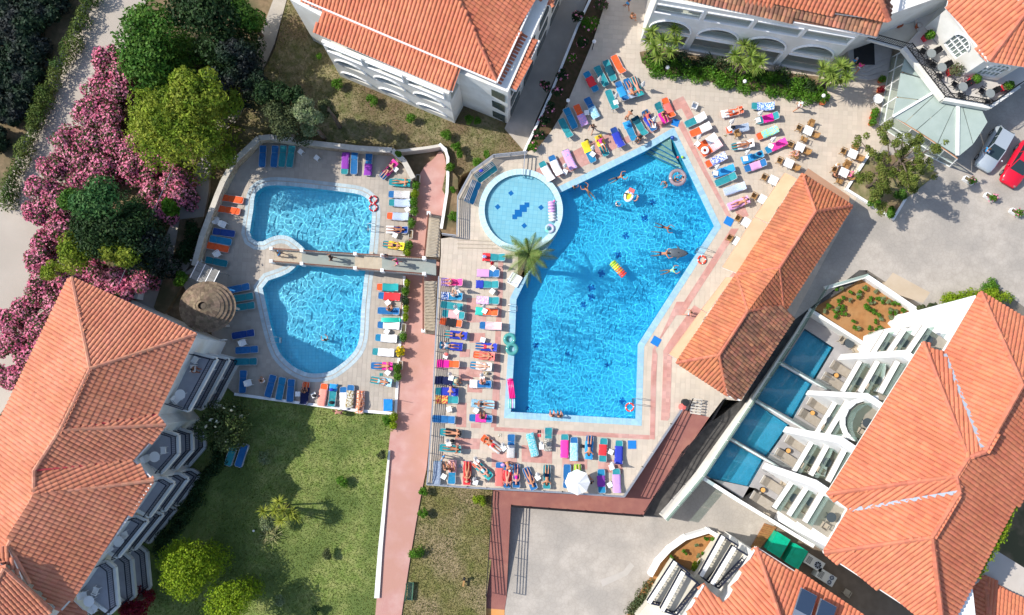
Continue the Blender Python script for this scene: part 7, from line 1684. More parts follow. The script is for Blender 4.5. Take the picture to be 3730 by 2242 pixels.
# planter boxes along the east edge of the left terrace
PB=[('F 1535,250',1,None),('F 1520,320',1,L_BRIGHT),('F 1510,395',1,L_LIME),('F 1500,465',1,L_BRIGHT),('F 1505,545',1,L_BRIGHT),('F 1480,655',1,L_BRIGHT),('F 1470,750',1,None),('F 1455,850',1,L_BRIGHT),('F 1440,920',0,L_LIME),('F 1440,1190',1,L_LIME),('F 1425,1265',1,L_BRIGHT),('F 1425,1355',1,L_DARK),('F 1430,1420',1,L_LIME),('J 1425,140',1,L_LIME),('J 1408,235',1,None),('J 1402,315',1,L_BRIGHT),('J 1380,450',1,L_LIME),('J 1378,570',1,None),('J 1350,600',0,L_BRIGHT),('J 1355,670',1,L_BRIGHT),('J 1320,1035',1,L_LIME),('J 1315,1110',1,L_LIME)]
PBW=['topmost, nearly bare','second from the top, leafy','third, yellow leaves','fourth, dense','fifth, dense','sixth, by the stair top','seventh, nearly bare','eighth, above the footbridge','ninth, tiny','first below the footbridge, yellow','second below the footbridge, round','third below the footbridge, dark','fourth below the footbridge, yellow','fifth below the footbridge, yellow','sixth below the footbridge, bare','seventh, round dark bush','with bright yellow flowers','tall box with little in it','leaning bush in the last group','lowest on the terrace','first at the lawn corner','second at the lawn corner']
for k,(q,bx,pl) in enumerate(PB):
    p=pos(q,-1.6); p.z=-2; e=empty('planter_box',p,math.radians(-4),'planter box on the terrace edge, %s'%PBW[k],'planter','planter boxes along the pink path')
    m=MB(); 
    for a,b in (((-.17,-.35),(.17,-.35)),((.17,-.35),(.17,.35)),((.17,.35),(-.17,.35)),((-.17,.35),(-.17,-.35))): m.bar((*a,.2),(*b,.2),.05,.4)
    m.build('box',M_CAPS,e); MB().box(-.16,-.34,.28,.16,.34,.33).build('soil',M_SOIL,e)
    if pl: r=.42 if k not in(9,12,13) else .3; v,isf=leaves([(0,.1,.55),(0,-.15,.5),(.05,0,.75)],[r*.8,r*.7,r*.7],520,.075,k,flower=.5 if k==16 else 0); link('foliage',leaf_mesh('foliage',v,[pl,M_YFL] ,isf),e)
# globe lamps
M_GLOBE=pm('milky_globe',(.80,.79,.78),None,rough=.3)
for k,(q,zt,zb) in enumerate((('C 900,375',1.7,0),('C 665,905',1.7,0),('C 1560,608',1.5,0),('C 2255,733',1.5,0),('D 668,862',1.5,0),('N 58,722',-1.4,-2.2),('E 1718,985',-1.2,-1.9))):
    p=pos(q,zt); p.z=zb; e=empty('globe_lamp',p,0,'white globe lamp '+['at the top of the rose bed','beside the lower rose bed','at the left end of the palm hedge','in front of the palm hedge middle','at the right end of the palm hedge','on the dark lawn left of the yucca','by the wooden shade panel'][k],'lamp','garden globe lamps')
    h=zt-zb; MB().tube([(0,0,0),(0,0,h-.1)],.035,6).build('post',M_BLACK,e); MB().ball((0,0,h),.17 if k<5 else .1,14).build('globe',M_GLOBE,e)
# ---------------------------------------------------------------- footbridge
BR=empty('footbridge',(0,0,0),0,'long stepped footbridge with brown handrails crossing the left pool','bridge')
up=[('F',205,925,-2),('F',250,925,-1.9),('F',492,905,-1.0),('F',975,955,-1.0),('F',1213,955,0),('F',1705,1000,0)]
M_BRD=pm('grey_green_slab',(.25,.29,.27),(.31,.34,.31),1.5,.85,c3=(.28,.28,.25),s3=.5)
def yy(x,side): # centre line edges in survey region F
    return (878+ (x-220)*.063) if side==0 else (990+(x-200)*.083)
secs=[(492,970,-1.0,-1.0),(1213,1700,0.0,0.0)]
for x0,x1,z0,z1 in secs:
    P=[at('F',x0,yy(x0,0)+8,z0),at('F',x1,yy(x1,0)+8,z1),at('F',x1,yy(x1,1)+6,z1),at('F',x0,yy(x0,1)+6,z0)]; MB().prism(P,z0-.3,z0).build('deck_slab',M_BRD,BR)
for x0,x1,z0,z1,n in ((250,492,-2.0,-1.0,6),(970,1213,-1.0,0.0,6)):
    for i in range(n):
        xa=x0+(x1-x0)*i/n; xb=x0+(x1-x0)*(i+1)/n; z=z0+(z1-z0)*(i+1)/n; P=[at('F',xa,yy(xa,0)+8,z),at('F',xb,yy(xb,0)+8,z),at('F',xb,yy(xb,1)+6,z),at('F',xa,yy(xa,1)+6,z)]; MB().prism(P,z-.35,z-.004*i).build('step',M_BEIGE,BR)
for side in (0,1):
    prof=[(215,-2),(490,-1),(970,-1),(1213,0),(1590,0)]
    for i in range(4):
        xa,za=prof[i]; xb,zb=prof[i+1]; a=at('F',xa,yy(xa,side),za+.9); b=at('F',xb,yy(xb,side),zb+.9)
        MB().bar(a,b,.10,.07).build('handrail',M_WOODB,BR); m=MB(); L=(b-a).length
        m.bar(a-Vector((0,0,.85)),b-Vector((0,0,.85)),.14,.12); k=int(L/.16)
        for j in range(k): p=a.lerp(b,j/k); m.bar(p-Vector((0,0,.85)),p,.035,.035,up=(1,0,0))
        m.build('baluster_row',M_CAPS,BR)
    for x,z in prof: 
        p=at('F',x,yy(x,side),z+1.0); MB().box(-.14,-.14,-1.0,.14,.14,.04).build('newel_post',M_WHITE2,BR).location=p
for x in (560,800,1150,1400):
    for s_ in (.3,.7): pass
MB().prism([at('F',560,925,-2.2),at('F',600,925,-2.2),at('F',600,1000,-2.2),at('F',560,1000,-2.2)],-3.2,-1.3).build('pier',M_CAPS,BR)
MB().prism(pts('F 1120,925 1150,925 1150,1035 1120,1035',-2.0),-2.1,-1.0).build('pier',M_CAPS,BR); MB().prism(pts('F 1400,960 1440,960 1440,1060 1400,1060',-2.0),-2.1,-.3).build('pier',M_CAPS,BR)
# people on the bridge and elsewhere on foot
FT=[('F 285,925',-1.6,'walk',.0,'fair','brown','s5','climbing the first steps of the footbridge'),('F 757,960',-1,'walk',3.1,'brown','dark','s6','walking on the middle of the footbridge'),('F 1238,945',0,'stand',1.8,'fair','grey','s3','leaning at the railing at the end of the bridge steps'),('F 1350,1000',0,'walk',3.3,'pinkish','brown','s4','in pink shirt on the upper end of the footbridge'),
('J 840,1000',-2.2,'bend',2.9,'pinkish','brown','m6','bending on the sunny lawn edge'),('J 145,715',-2,'sit',2.6,'fair','brown','s1','crouching on the shaded lower terrace'),('C 1200,1045',0,'bend',.9,'tan','dark','f1','bending beside the blue bags near the pool corner'),('C 1325,1215',0,'bend',-2.2,'tan','brown','s6','walking beside the pool holding a cap'),('C 890,1140',0,'walk',-2,'fair','brown','s6','walking in the shade below the shaded sunbeds'),
('D 450,950',0,'walk',.4,'tan','cap','s1','with white cap crossing the sunny deck'),('D 445,1385',0,'sit',2.8,'pinkish','brown','m5','shirtless at the cafe table'),('D 945,545',.7,'stand',-1.2,'fair','grey','s5','in a striped top on the entrance steps'),('D 1000,590',.5,'walk',-2,'tan','dark','s4','in crimson beside the entrance steps'),('K 1765,100',0,'walk',3.0,'pinkish','brown','m3','with a towel beside the bar awning'),
('C 1205,30',0,'walk',2,'tan','brown','s5','near the lying beds at the top'),('C 1230,140',0,'sit',0,'tan','brown','f4','crouching by the teal bed at the top'),('H 2130,0',0,'walk',.3,'fair','brown','s5','beside the silver car'),('H 790,125',0,'sit',0,'fair','blond','s1','small child in white at the cafe tables'),('H 765,225',0,'sit',.8,'tan','dark','s6','in black at the cafe table with three people'),('H 925,215',0,'sit',2.7,'pinkish','bald','s4','in grey-pink at the cafe table with three people'),
('f 540,1110',0,'sit',-.8,'tan','hat','m4','on the foot end beside the navy towel'),('f 450,1230',0,'bend',-1.6,'pinkish','bald','m1','bent over the navy striped towel'),('g 180,695',0,'stand',2.6,'fair','grey','s5','pale blue shirt by the railing corner'),('h 225,420',0,'sit',2.2,'tan','dark','f2','leaning on the pink towel bed'),('i 570,620',0,'sit',2.0,'tan','dark','s3','sitting in the shade of the open parasol'),('h 830,360',0,'bend',-1.2,'tan','cap','f4','leaning over the three close beds'),('C 1240,345' ,0,'sit',1,'tan','dark','s6','x')][:-1]
for q,z,ps,rz,sk,hr,cl,wh in FT:
    zz=z+(.35 if ps=='sit' else 0); p=pos(q,zz+(1.1 if ps in('stand','walk','bend') else .4)); p.z=zz; person(ps,p,rz,sk,hr,CLOTH[cl],'%s person in %s %s'%(SKD[sk],DESC[cl],wh),scale=.8 if 'child' in wh else 1)
SWM=[('G 720,330','wade',1.2,'pinkish','dark','f4','standing in the water at the pool edge near the round pool'),('G 850,370','swim',2.2,'tan','dark','m6','swimming with one arm raised near the round pool'),('G 1110,245','swim',.4,'tan','dark','m1','swimming near the top edge of the pool'),('G 1175,390','wade',-.3,'tan','brown','m1','left of the baby boat'),('G 1290,430','wade',2.8,'pinkish','bald','m4','right of the baby boat'),('G 1100,485','wade',.5,'fair','dark','s1','child with yellow armbands'),('G 1545,290','wade',-2.4,'tan','brown','f1','beside the see-through pink ring'),('G 1625,262','wade',.4,'tan','dark','m1','inside the see-through pink ring'),('G 1700,245','wade',2.9,'fair','dark','f6','holding the see-through pink ring'),('G 1525,685','swim',-.3,'brown','dark','m1','swimming alone in the middle of the pool'),('G 1575,1080','swim',.2,'tan','dark','m2','swimming near the right edge'),('J 705,345','wade',2,'tan','dark','m6','alone in the lower left pool')]
for q,ps,rz,sk,hr,cl,wh in SWM:
    z=-.10 if 'J' not in q else -2.1; p=pos(q,z); person(ps,p+Vector((0,0,.0)),rz,sk,hr,CLOTH[cl] if 'near the right edge' not in wh else [('shirt','green')],'%s bather %s'%(SKD[sk],wh),recv=True,scale=.7 if 'child' in wh else .88)
person('sit',pos('K 522,1030',.1),1.6,'pinkish','brown',CLOTH['f1'],'left of two bathers sitting on the lower pool edge'); person('sit',pos('K 588,1035',.1),1.6,'tan','brown',CLOTH['m1'],'right of two bathers sitting on the lower pool edge')
# inflatables and rings
def ring(loc,R,r,mat,label,cat='swim ring',tilt=0,stripes=None,name='swim_ring'):
    m=MB(); n,k=28,10; v=[];f=[];mi=[]
    for i in range(n):
        t=2*math.pi*i/n
        for j in range(k): q=2*math.pi*j/k; v.append(((R+r*math.cos(q))*math.cos(t),(R+r*math.cos(q))*math.sin(t),r*math.sin(q)))
    for i in range(n):
        for j in range(k): f.append((i*k+j,((i+1)%n)*k+j,((i+1)%n)*k+(j+1)%k,i*k+(j+1)%k)); mi.append(1 if stripes and i%7==0 else 0)
    m.v=v;m.f=f;m.m=mi; o=m.build(name,[mat]+([stripes] if stripes else []),None,True); o.location=loc; tag(o,label,cat); return o
M_LIFE=pm('life_ring_red',(.70,.06,.03),None,rough=.4); V_=Vector
ring(pos('K 1220,948',.09),.33,.07,M_LIFE,'orange life ring hanging at the lower right ladder','life ring',0,M_WHITE2,'life_ring'); ring(pos('G 1868,980',.09),.33,.07,M_LIFE,'orange-red life ring on the right pool edge','life ring',0,M_WHITE2,'life_ring')
ring(pos('F 1135,438',-1.9),.32,.07,pm('dark_red_ring',(.45,.02,.03),None,rough=.4),'upper dark red life ring at the left pool','life ring',0,M_WHITE2,'life_ring'); ring(pos('F 1135,510',-1.9),.32,.07,MATS['dark_red_ring'],'lower dark red life ring at the left pool','life ring',0,M_WHITE2,'life_ring')
ring(pos('c 585,980',.55),.24,.11,M_WHITE2,'white swim ring lying on an orange sunbed'); ring(pos('G 500,700',.5),.30,.13,pm('pastel_green_ring',(.15,.60,.45),(.65,.40,.70),1.2,.3),'green and lilac swim ring in the round pool')
ring(pos('G 1650,240',.08),.62,.16,glassmat('clear_pink_vinyl',(.95,.72,.72),.45,.1),'large see-through pink ring with bathers')
M_TQ=glassmat('turquoise_vinyl',(.25,.85,.80),.35,.08); ring(pos('K 138,338',.2),.40,.16,M_TQ,'upper half of the turquoise double ring on the pool edge').rotation_euler=(0,-.1,0); ring(pos('K 160,425',.2),.40,.16,M_TQ,'lower half of the turquoise double ring on the pool edge')
def mattress(loc,rz,L,w,cols,label,tubes=4,pillow=True,lengthwise=True):
    e=empty('air_mattress',loc,rz,label,'air mattress')
    if lengthwise:
        for i in range(tubes): y=(i-(tubes-1)/2)*w/tubes; MB().tube([(-L/2+.03,y,.06),(-L/2+.08,y,.08),(0,y,.08),(L/2-.08,y,.08),(L/2-.03,y,.06)],[w/tubes*.3,w/tubes*.5,w/tubes*.5,w/tubes*.5,w/tubes*.3],8).build('tube',cols[0] if len(cols)<2 else cols[i%len(cols)],e,True)
    else:
        for i in range(tubes): x=-L/2+(i+.5)*L/tubes; MB().tube([(x,-w/2,.06),(x,0,.08),(x,w/2,.06)],[L/tubes*.35,L/tubes*.52,L/tubes*.35],8).build('tube',cols[i*len(cols)//tubes],e,True)
    if pillow: MB().tube([(L/2+.06,-w/2,.10),(L/2+.08,0,.12),(L/2+.06,w/2,.10)],[.06,.12,.06],8).build('pillow',cols[-1],e,True)
    return e
vin=lambda n,c: pm(n,c,None,rough=.25,spec=.5)
mattress(pos('K 155,790',.06),math.radians(97),1.55,.52,[vin('hot_pink_vinyl',(.80,.02,.22))],'hot pink air mattress half over the left pool edge')
mattress(pos('K 158,915',.03),math.radians(90),.85,.6,[vin('pale_aqua_vinyl',(.30,.65,.70)),vin('lilac_vinyl',(.60,.35,.65)),vin('green_vinyl',(.20,.60,.40))],'patterned aqua air mattress behind the pink one',pillow=False)
mattress(pos('G 1120,1070',.0),math.radians(-48+180),1.45,.62,[vin('red_vinyl',(.75,.06,.04)),vin('orange_vinyl',(.80,.25,.04)),vin('yellow_vinyl',(.75,.65,.04)),vin('lime_vinyl',(.40,.65,.05))],'rainbow air mattress floating in the middle of the main pool',tubes=7,lengthwise=False)
mattress(pos('G 520,555',.45),math.radians(93),1.6,.62,[vin('white_vinyl',(.75,.75,.78)),MATS['lilac_vinyl']],'clear and pink dotted air mattress in the round pool',tubes=6,lengthwise=False)
mattress(pos('k 255,522',-1.5),0,1.6,.4,[vin('mint_vinyl',(.03,.55,.42))],'mint green air mattress lying on a sunbed below the footbridge')
# grey shark float
p=pos('G 1640,920',-.05); e=empty('shark_float',p,math.radians(-3),'grey inflatable shark with a bather holding its tail','inflatable'); M_SH=pm('grey_vinyl',(.09,.105,.12),None,rough=.3,spec=.5)
v=[];m=MB(); m.tube([(-.75,0,.1),(-.5,0,.14),(0,0,.16),(.45,0,.15),(.8,0,.12),(.98,0,.08)],[.10,.30,.36,.30,.17,.04],12); m.v=[(x,y*1.15,z*.6) for x,y,z in m.v]; m.build('shark_body',M_SH,e,True)
for s in (-1,1): 
    m=MB(); m.add([(.1,s*.3,.12),(.35,s*.3,.12),(-.05,s*.68,.08),(.1,s*.3,.05),(.35,s*.3,.05),(-.05,s*.68,.04)],[(0,1,2),(5,4,3),(0,2,5,3),(1,4,5,2),(0,3,4,1)]); m.build('fin',M_SH,e)
MB().add([(.0,-.02,.2),(.3,-.02,.2),(.02,-.02,.5),(.0,.02,.2),(.3,.02,.2),(.02,.02,.5)],[(0,1,2),(5,4,3),(0,2,5,3),(1,4,5,2),(0,3,4,1)]).build('dorsal_fin',M_SH,e)
MB().add([(-.7,-.02,.12),(-.7,.02,.12),(-1.05,-.35,.1),(-.95,0,.1),(-1.05,.35,.1)],[(0,1,3),(0,3,2),(1,4,3)]).build('tail_fin',M_SH,e)
person('swim',pos('G 1540,925',-.1)+Vector((-.35,0,.12)),0.0,'tan','dark',CLOTH['m1'],'tanned bather holding the tail of the grey shark',recv=True)
p=pos('G 1212,405',0); e=empty('baby_boat',p,math.radians(65),'small white and yellow baby boat with orange and blue canopy','inflatable')
m=MB(); n=20; m.tube([(.5*math.cos(2*math.pi*i/n),.32*math.sin(2*math.pi*i/n),.08) for i in range(n)],.10,8,closed=True); m.build('tube',M_PLAST,e,True); MB().lathe([(.001,.04),(.9,.05)],20,0,(0,0,0),.45,.28).build('seat',MATS['yellow_vinyl'],e); MB().box(.28,-.25,.3,.62,.25,.34).build('canopy',towelmat('coral'),e); MB().box(.12,-.25,.29,.28,.25,.33).build('canopy_stripe',towelmat('gingham'),e)
for s_ in (-1,1): MB().bar((.35,s_*.26,.1),(.45,s_*.26,.31),.02).build('canopy_post',M_METAL,e)
for q,r,c,lb in (('C 1600,1247',.19,(.01,.06,.30),'dark blue ball on the top corner of the pool'),('C 1650,1420',.10,(.75,.03,.03),'small red ball at the pool steps'),('C 1690,1418',.12,(.35,.65,.05),'small green ball at the pool steps'),('G 540,455',.1,(.8,.1,.4),'tiny pink ball in the round pool')):
    o=MB().ball((0,0,0),r,14).build('ball',pm('ball_%d'%(r*100)+lb[:5].replace(' ',''),c,None,rough=.25,spec=.6),None,True); o.location=pos(q,.05 if 'round' not in lb else .45)+Vector((0,0,r)); tag(o,lb,'ball')
M_MAT=pm('blue_foot_mat',(.01,.16,.50),(.015,.20,.55),30,.9)
for q,s_,a,lb,z in (('C 1630,1105',.62,-18,'square blue foot mat at the top corner of the pool',.0),('G 2110,635',.72,-28,'square blue foot mat at the right corner of the pool',.0),('K 1455,355',.72,-30,'square blue foot mat at the bend of the right pool edge',.0),('K 1240,1285',.70,0,'square blue foot mat in the southern rows',.0)):
    o=MB().box(-s_/2,-s_/2,.010,s_/2,s_/2,.03).build('foot_mat',M_MAT); o.location=pos(q,.0); o.rotation_euler=(0,0,math.radians(a)); tag(o,lb,'mat')
# blue gate with poles near the pink path
p=pos('l 790,662',-1.2); p.z=-2; e=empty('blue_screen',p,0,'bright blue cloth screen between two poles by the pink path','screen'); MB().box(-.38,-.5,.6,.38,.5,.66).build('cloth',fab('bright_blue_cloth',(.01,.20,.55)),e)
for y in (-.52,.52): MB().tube([(-.45,y,.62),(.45,y,.62)],.02,5).build('crossbar',M_METAL,e); MB().tube([(.35,y,0),(.35,y,1.7)],.02,5).build('pole',M_METAL,e)
# ladders
def ladder(q,rz,z,label,name='pool_ladder'):
    p=pos(q,z); e=empty(name,p,rz,label,'ladder','steel pool ladders'); 
    for y in (-.25,.25): MB().tube([(.75,y,.0),(.75,y,.75),(.55,y,.88),(.25,y,.85),(.05,y,.6),(0,y,-.1),(0,y,-.8)],.022,6).build('rail',M_METAL,e)
    for k in range(3): MB().box(-.06,-.24,-.25-.25*k,.06,.24,-.22-.25*k).build('rung',M_METAL,e)
ladder('F 1082,695',0,-2,'steel ladder on the right edge of the left pool'); ladder('K 1255,895',0,0,'steel ladder at the lower right of the main pool'); ladder('K 205,60',math.pi,0,'steel ladder on the left edge of the main pool'); ladder('G 1830,890',math.radians(-27),0,'steel ladder on the right edge above the life ring'); ladder('J 290,345',math.pi,-2,'steel ladder on the left side of the lower left pool')
for k,(x,y) in enumerate(((630,685),(545,815),(215,1385),(120,2*741-100))):
    pass
for k,q in enumerate(('z 2985,1375','z 2965,1415','z 2802,1660','z 2780,1705')): ladder(q,math.radians(-32),PT,'steel ladder of the %s private pool'%('first','second','third','fourth')[k])
# white shower base by the palm
e=empty('shower_base',pos('G 185,1160',.15)-Vector((0,0,.15)),math.radians(-30),'white square shower tray beside the palm','shower'); MB().box(-.5,-.5,0,.5,.5,.10).build('tray',M_PLAST,e); MB().tube([(-.45,-.45,.1),(-.45,-.45,2.1),(-.3,-.3,2.15)],.025,6).build('shower_pipe',M_METAL,e)
m=MB(); [m.bar(a,b,.08,.08) for a,b in (((-.47,-.47,.12),(.47,-.47,.12)),((.47,-.47,.12),(.47,.47,.12)),((.47,.47,.12),(-.47,.47,.12)),((-.47,.47,.12),(-.47,-.47,.12)))]; m.build('rim',M_PLAST,e)
# railings of the main deck
def rail_thing(s,z,label,bars=4,h=1.0,mat=None,bal=False,post=1.5,name='railing',zf=None):
    P=pts(s,z+h*.9); P=[Vector((p.x,p.y,0)) for p in P]; e=empty(name,(0,0,0),0,label,'railing'); 
    for a,b in zip(P[:-1],P[1:]):
        L=(b-a).length
        for q in range(bars): 
            zz=z+h*(q+1)/bars; r=.065 if q==bars-1 else .05; MB().bar(a+V_((0,0,zz)),b+V_((0,0,zz)),r,r).build('rail_bar',mat or M_METAL,e)
        k=max(1,round(L/post))
        for j in range(k+1): p=a.lerp(b,j/k); MB().bar(p+V_((0,0,z-.02)),p+V_((0,0,z+h)),.05,.05,up=(1,0,0)).build('rail_post',mat or M_METAL,e)
    return e
rail_thing('z 1920,553 1798,565 1717,624 1667,717 1664,858',.0,'pale metal railing round the outer side of the round pool',6)
rail_thing('z 1598,1008 1590,1160 1576,1460 1559,1720 1555,1764',.0,'long pale metal railing along the left edge of the main deck',6)
rail_thing('z 1555,1766 1700,1777 2050,1796 2273,1811',.0,'pale metal railing along the bottom edge of the main deck',3)
rail_thing('z 2275,1810 2345,1704 2450,1546 2486,1492',.0,'pale metal railing along the slanting lower right edge of the main deck',3)
rail_thing('z 1610,852 1660,858',.0,'short metal railing over the concrete ledge by the bridge',6)
rail_thing('z 1912,557 1906,640 ',.0,'short double railing between rose bed and round pool',3)
rail_thing('z 1862,1846 2343,1882',-1.5,'dark metal railing along the pink walkway above the car park',4,mat=M_BLACK)
rail_thing('z 1795,1790 1771,2172',-2.0,'dark railing on the left side of the pink ramp',4,mat=M_BLACK)
rail_thing('z 1862,1846 1846,2172',-2.0,'dark railing on the right side of the pink ramp',4,mat=M_BLACK)
rail_thing('z 2640,1452 2595,1530 2490,1650 2352,1870',-.9,'dark railing between pink ramp and asphalt ramp',3,mat=M_BLACK)
# stairs north and south of the bridge landing
ST=empty('stone_stairs',(0,0,0),0,'beige stone stairs rising from the pink path to the bridge landing, upper flight','stairs'); N=13
for i in range(N):
    y0=952-(952-580)*i/N; y1=952-(952-580)*(i+1)/N; z=-.0-2.0*(i+1)/N; P=pts('F %f,%f %f,%f %f,%f %f,%f'%(1605+(952-y0)*.09,y0,1730+(952-y0)*.03,y0+5,1730+(952-y1)*.03,y1+5,1605+(952-y1)*.09,y1),z); MB().prism(P,-2.1,z).build('step',M_BEIGE,ST)
ST=empty('stone_stairs',(0,0,0),0,'beige stone stairs dropping from the bridge landing to the lower pink path','stairs'); N=17
for i in range(N):
    y0=125+(665-125)*i/N; y1=125+(665-125)*(i+1)/N; z=-2.0*(i+1)/N; P=pts('k %f,%f %f,%f %f,%f %f,%f'%(605,y0,730-(y0-125)*.04,y0,730-(y1-125)*.04,y1,605,y1),z); MB().prism(P,-2.1,z).build('step',M_BEIGE,ST)
e=empty('handrail',(0,0,0),0,'brown wooden handrail beside the lower flight of stairs','handrail'); a,b=pts('k 592,45,1.0 592,630,-1.0',0); MB().bar(a,b,.10,.07).build('rail_bar',M_WOODB,e); m=MB(); [m.bar(a.lerp(b,i/40)-V_((0,0,.9)),a.lerp(b,i/40),.035,.035,up=(1,0,0)) for i in range(41)]; m.build('baluster_row',M_CAPS,e); MB().box(-.15,-.15,-1.,.15,.15,.05).build('newel_post',M_WHITE2,e).location=b
e=empty('handrail',(0,0,0),0,'brown wooden handrail beside the upper flight of stairs','handrail'); a,b=pts('F 1595,945,1.0 1632,560,-1.0',0); MB().bar(a,b,.10,.07).build('rail_bar',M_WOODB,e); m=MB(); [m.bar(a.lerp(b,i/28)-V_((0,0,.9)),a.lerp(b,i/28),.035,.035,up=(1,0,0)) for i in range(29)]; m.build('baluster_row',M_CAPS,e); MB().box(-.15,-.15,-1.,.15,.15,.05).build('newel_post',M_WHITE2,e).location=b
for k in range(3):
    MB().bar(pts('F %d,%d'%(1890,800+36*k),.0)[0]+V_((0,0,.03)),pts('F %d,%d'%(2200+30*k,812+34*k),.0)[0]+V_((0,0,.03)),.06,.05).build('low_step_edge',M_BEIGE).__setitem__('kind','structure')
# stone dome and wooden shade
DM=empty('stone_gazebo',(0,0,0),0,'round gazebo with shingled stone dome at the hotel corner','gazebo'); c=at('E',1850,1400,1.0); DM.location=(c.x,c.y,-2)
M_SHG=pm('stone_shingle',(.15,.11,.075),(.22,.16,.11),5,.9,rnd=.3,bump=.6)
RX,RY=2.35,2.1
for r_ in range(7):
    t0=r_/7; rad=RX*(1-t0*.86); z=2.6+1.0*math.sin(t0*1.4); n=max(10,int(2*math.pi*rad/.34))
    for i in range(n):
        a=2*math.pi*(i+.5*(r_%2))/n; w=2*math.pi*rad/n*.94; o=None
        if 'shg' not in PROTO: PROTO['shg']=MB().add([(-.5,-.5,0),(.5,-.5,0),(.5,.5,.0),(-.5,.5,.0),(-.5,-.5,-.12),(.5,-.5,-.12)],[(0,1,2,3),(0,4,5,1)]).mesh('shingle',M_SHG)
        o=link('shingle',PROTO['shg'],DM); o.location=(rad*.93*math.cos(a),rad*.93*math.sin(a)*RY/RX,z+.06); o.rotation_euler=(-(.25+.05*r_)*-1,0,a+math.pi/2); o.scale=(w,.46,1)
DMm=MB().lathe([(RX*.98,2.5),(RX*.8,2.75),(RX*.55,3.05),(RX*.25,3.35),(.01,3.45)],28,0,(0,0,0),1,RY/RX); DMm.ball((0,0,3.42),.42,12,0,1,1,.35); DMm.build('dome_shell',pm('mortar',(.10,.08,.06),None),DM)
for k in range(6): a=k*math.pi/3; MB().tube([(RX*.8*math.cos(a),RY*.8*math.sin(a),0),(RX*.8*math.cos(a),RY*.8*math.sin(a),2.6)],.12,8).build('column',M_CAPS,DM)
p=at('E',1840,1110,.6); e=empty('pergola',(p.x,p.y,-2),math.radians(-25),'slatted grey wooden shade roof above the stone gazebo','shade roof'); M_GW=pm('grey_wood',(.26,.25,.23),(.20,.19,.18),6,.9,stretch=(1,6,1),rnd=.15)
for k in range(9): MB().box(-1.05,-.78+.175*k,2.5,1.05,-.78+.175*k+.16,2.54).build('plank',M_GW,e)
for x in (-1,-.33,.33,1): MB().box(x-.03,-.8,2.542,x+.03,.8,2.57).build('batten',M_METAL,e)
for x in (-.95,.95):
    for y in (-.7,.7): MB().tube([(x,y,0),(x,y,2.5)],.05,6).build('post',M_GW,e)
# ---------------------------------------------------------------- cars
def car(loc,rz,col,label,L=4.2,w=1.72,h=1.42):
    e=empty('parked_car',loc,rz,label,'car'); pnt=pm('car_paint_'+label[:6].strip(),col,None,rough=.25,spec=.6,metal=.25 if 'silver' in label else 0)
    st=[(-.5,.30,.62,.80),(-.485,.25,.74,.90),(-.40,.22,.86,.97),(-.30,.2,.92,1.0),(0,.2,.90,1.0),(.16,.2,.90,1.0),(.22,.2,.88,1.0),(.36,.2,.80,.98),(.46,.22,.68,.90),(.5,.30,.52,.72)]
    m=MB(); v=[]; n=len(st)
    for x,zb_,zt,ws in st:
        W=w/2*ws; X=x*L; v+=[(X,-W*.92,zb_),(X,-W,zb_+.15),(X,-W*.98,zt-.12),(X,-W*.82,zt),(X,W*.82,zt),(X,W*.98,zt-.12),(X,W,zb_+.15),(X,W*.92,zb_)]
    f=[(8*i+j,8*i+8+j,8*i+9+j,8*i+1+j) for i in range(n-1) for j in range(7)]+[tuple(range(8)),tuple(8*(n-1)+7-j for j in range(8))]; m.add(v,f); m.build('car_body',pnt,e,True)
    cab=[(-.46,.90,.76),(-.36,h,.66),(.02,h+.02,.68),(.22,.90,.80)]; m=MB(); v=[]
    for x,z,ws in cab: v+=[(x*L,-w/2*ws,z),(x*L,w/2*ws,z)]
    g_=pm('car_glass',(.02,.035,.04),None,rough=.06,spec=.8)
    P=[V_(q) for q in v]; rf_=MB(); rf_.add([P[2]+V_((0,0,.03)),P[3]+V_((0,0,.03)),P[5]+V_((0,0,.03)),P[4]+V_((0,0,.03)),P[2]-V_((0,0,.02)),P[3]-V_((0,0,.02)),P[5]-V_((0,0,.02)),P[4]-V_((0,0,.02))],[(0,2,1),(0,3,2),(0,1,5,4),(1,2,6,5),(2,3,7,6),(3,0,4,7)]); rf_.build('car_roof',pnt,e)
    MB().add([P[4],P[5],P[7],P[6]],[(0,2,1),(0,3,2)][:0] or [(0,1,2,3)]).build('windscreen',g_,e); MB().add([P[0],P[1],P[3],P[2]],[(0,1,2,3)]).build('rear_window',g_,e)
    for a in (0,1):
        Q=[P[0+a],P[2+a],P[4+a],P[6+a]]; MB().add(Q,[(0,1,2,3)]).build('side_window',g_,e); MB().bar(P[4+a],P[6+a],.06).build('pillar',pnt,e); MB().bar(P[0+a],P[2+a],.08).build('pillar',pnt,e); q=(P[2+a]+P[4+a])/2; MB().bar(q,V_((q.x,q.y*1.15,.9)),.05).build('pillar',pnt,e)
        s_=-1 if a==0 else 1; MB().ball((.19*L,s_*(w/2+.08),.95),.09,8).build('wing_mirror',pnt,e,True); MB().ball((.47*L,s_*w*.33,.62),.11,8).build('headlight',M_GLASS,e,True)
        for x in (-.31,.31):
            t=MB().tube([(x*L,s_*(w/2-.16),.31),(x*L,s_*(w/2-.0),.31)],.31,14).build('wheel',pm('tyre',(.02,.02,.02),None),e); MB().tube([(x*L,s_*(w/2-.02),.31),(x*L,s_*(w/2+.012),.31)],.18,10).build('rim',M_METAL,t)
    return e
p=at('H',2210,-20,.7); p.z=0; car(p,math.radians(238),(.42,.47,.52),'silver hatchback parked in the shade of the terrace')
p=at('H',2430,120,.6); p.z=0; car(p,math.radians(238),(.60,.008,.03),'red hatchback cut by the right edge',h=1.36)
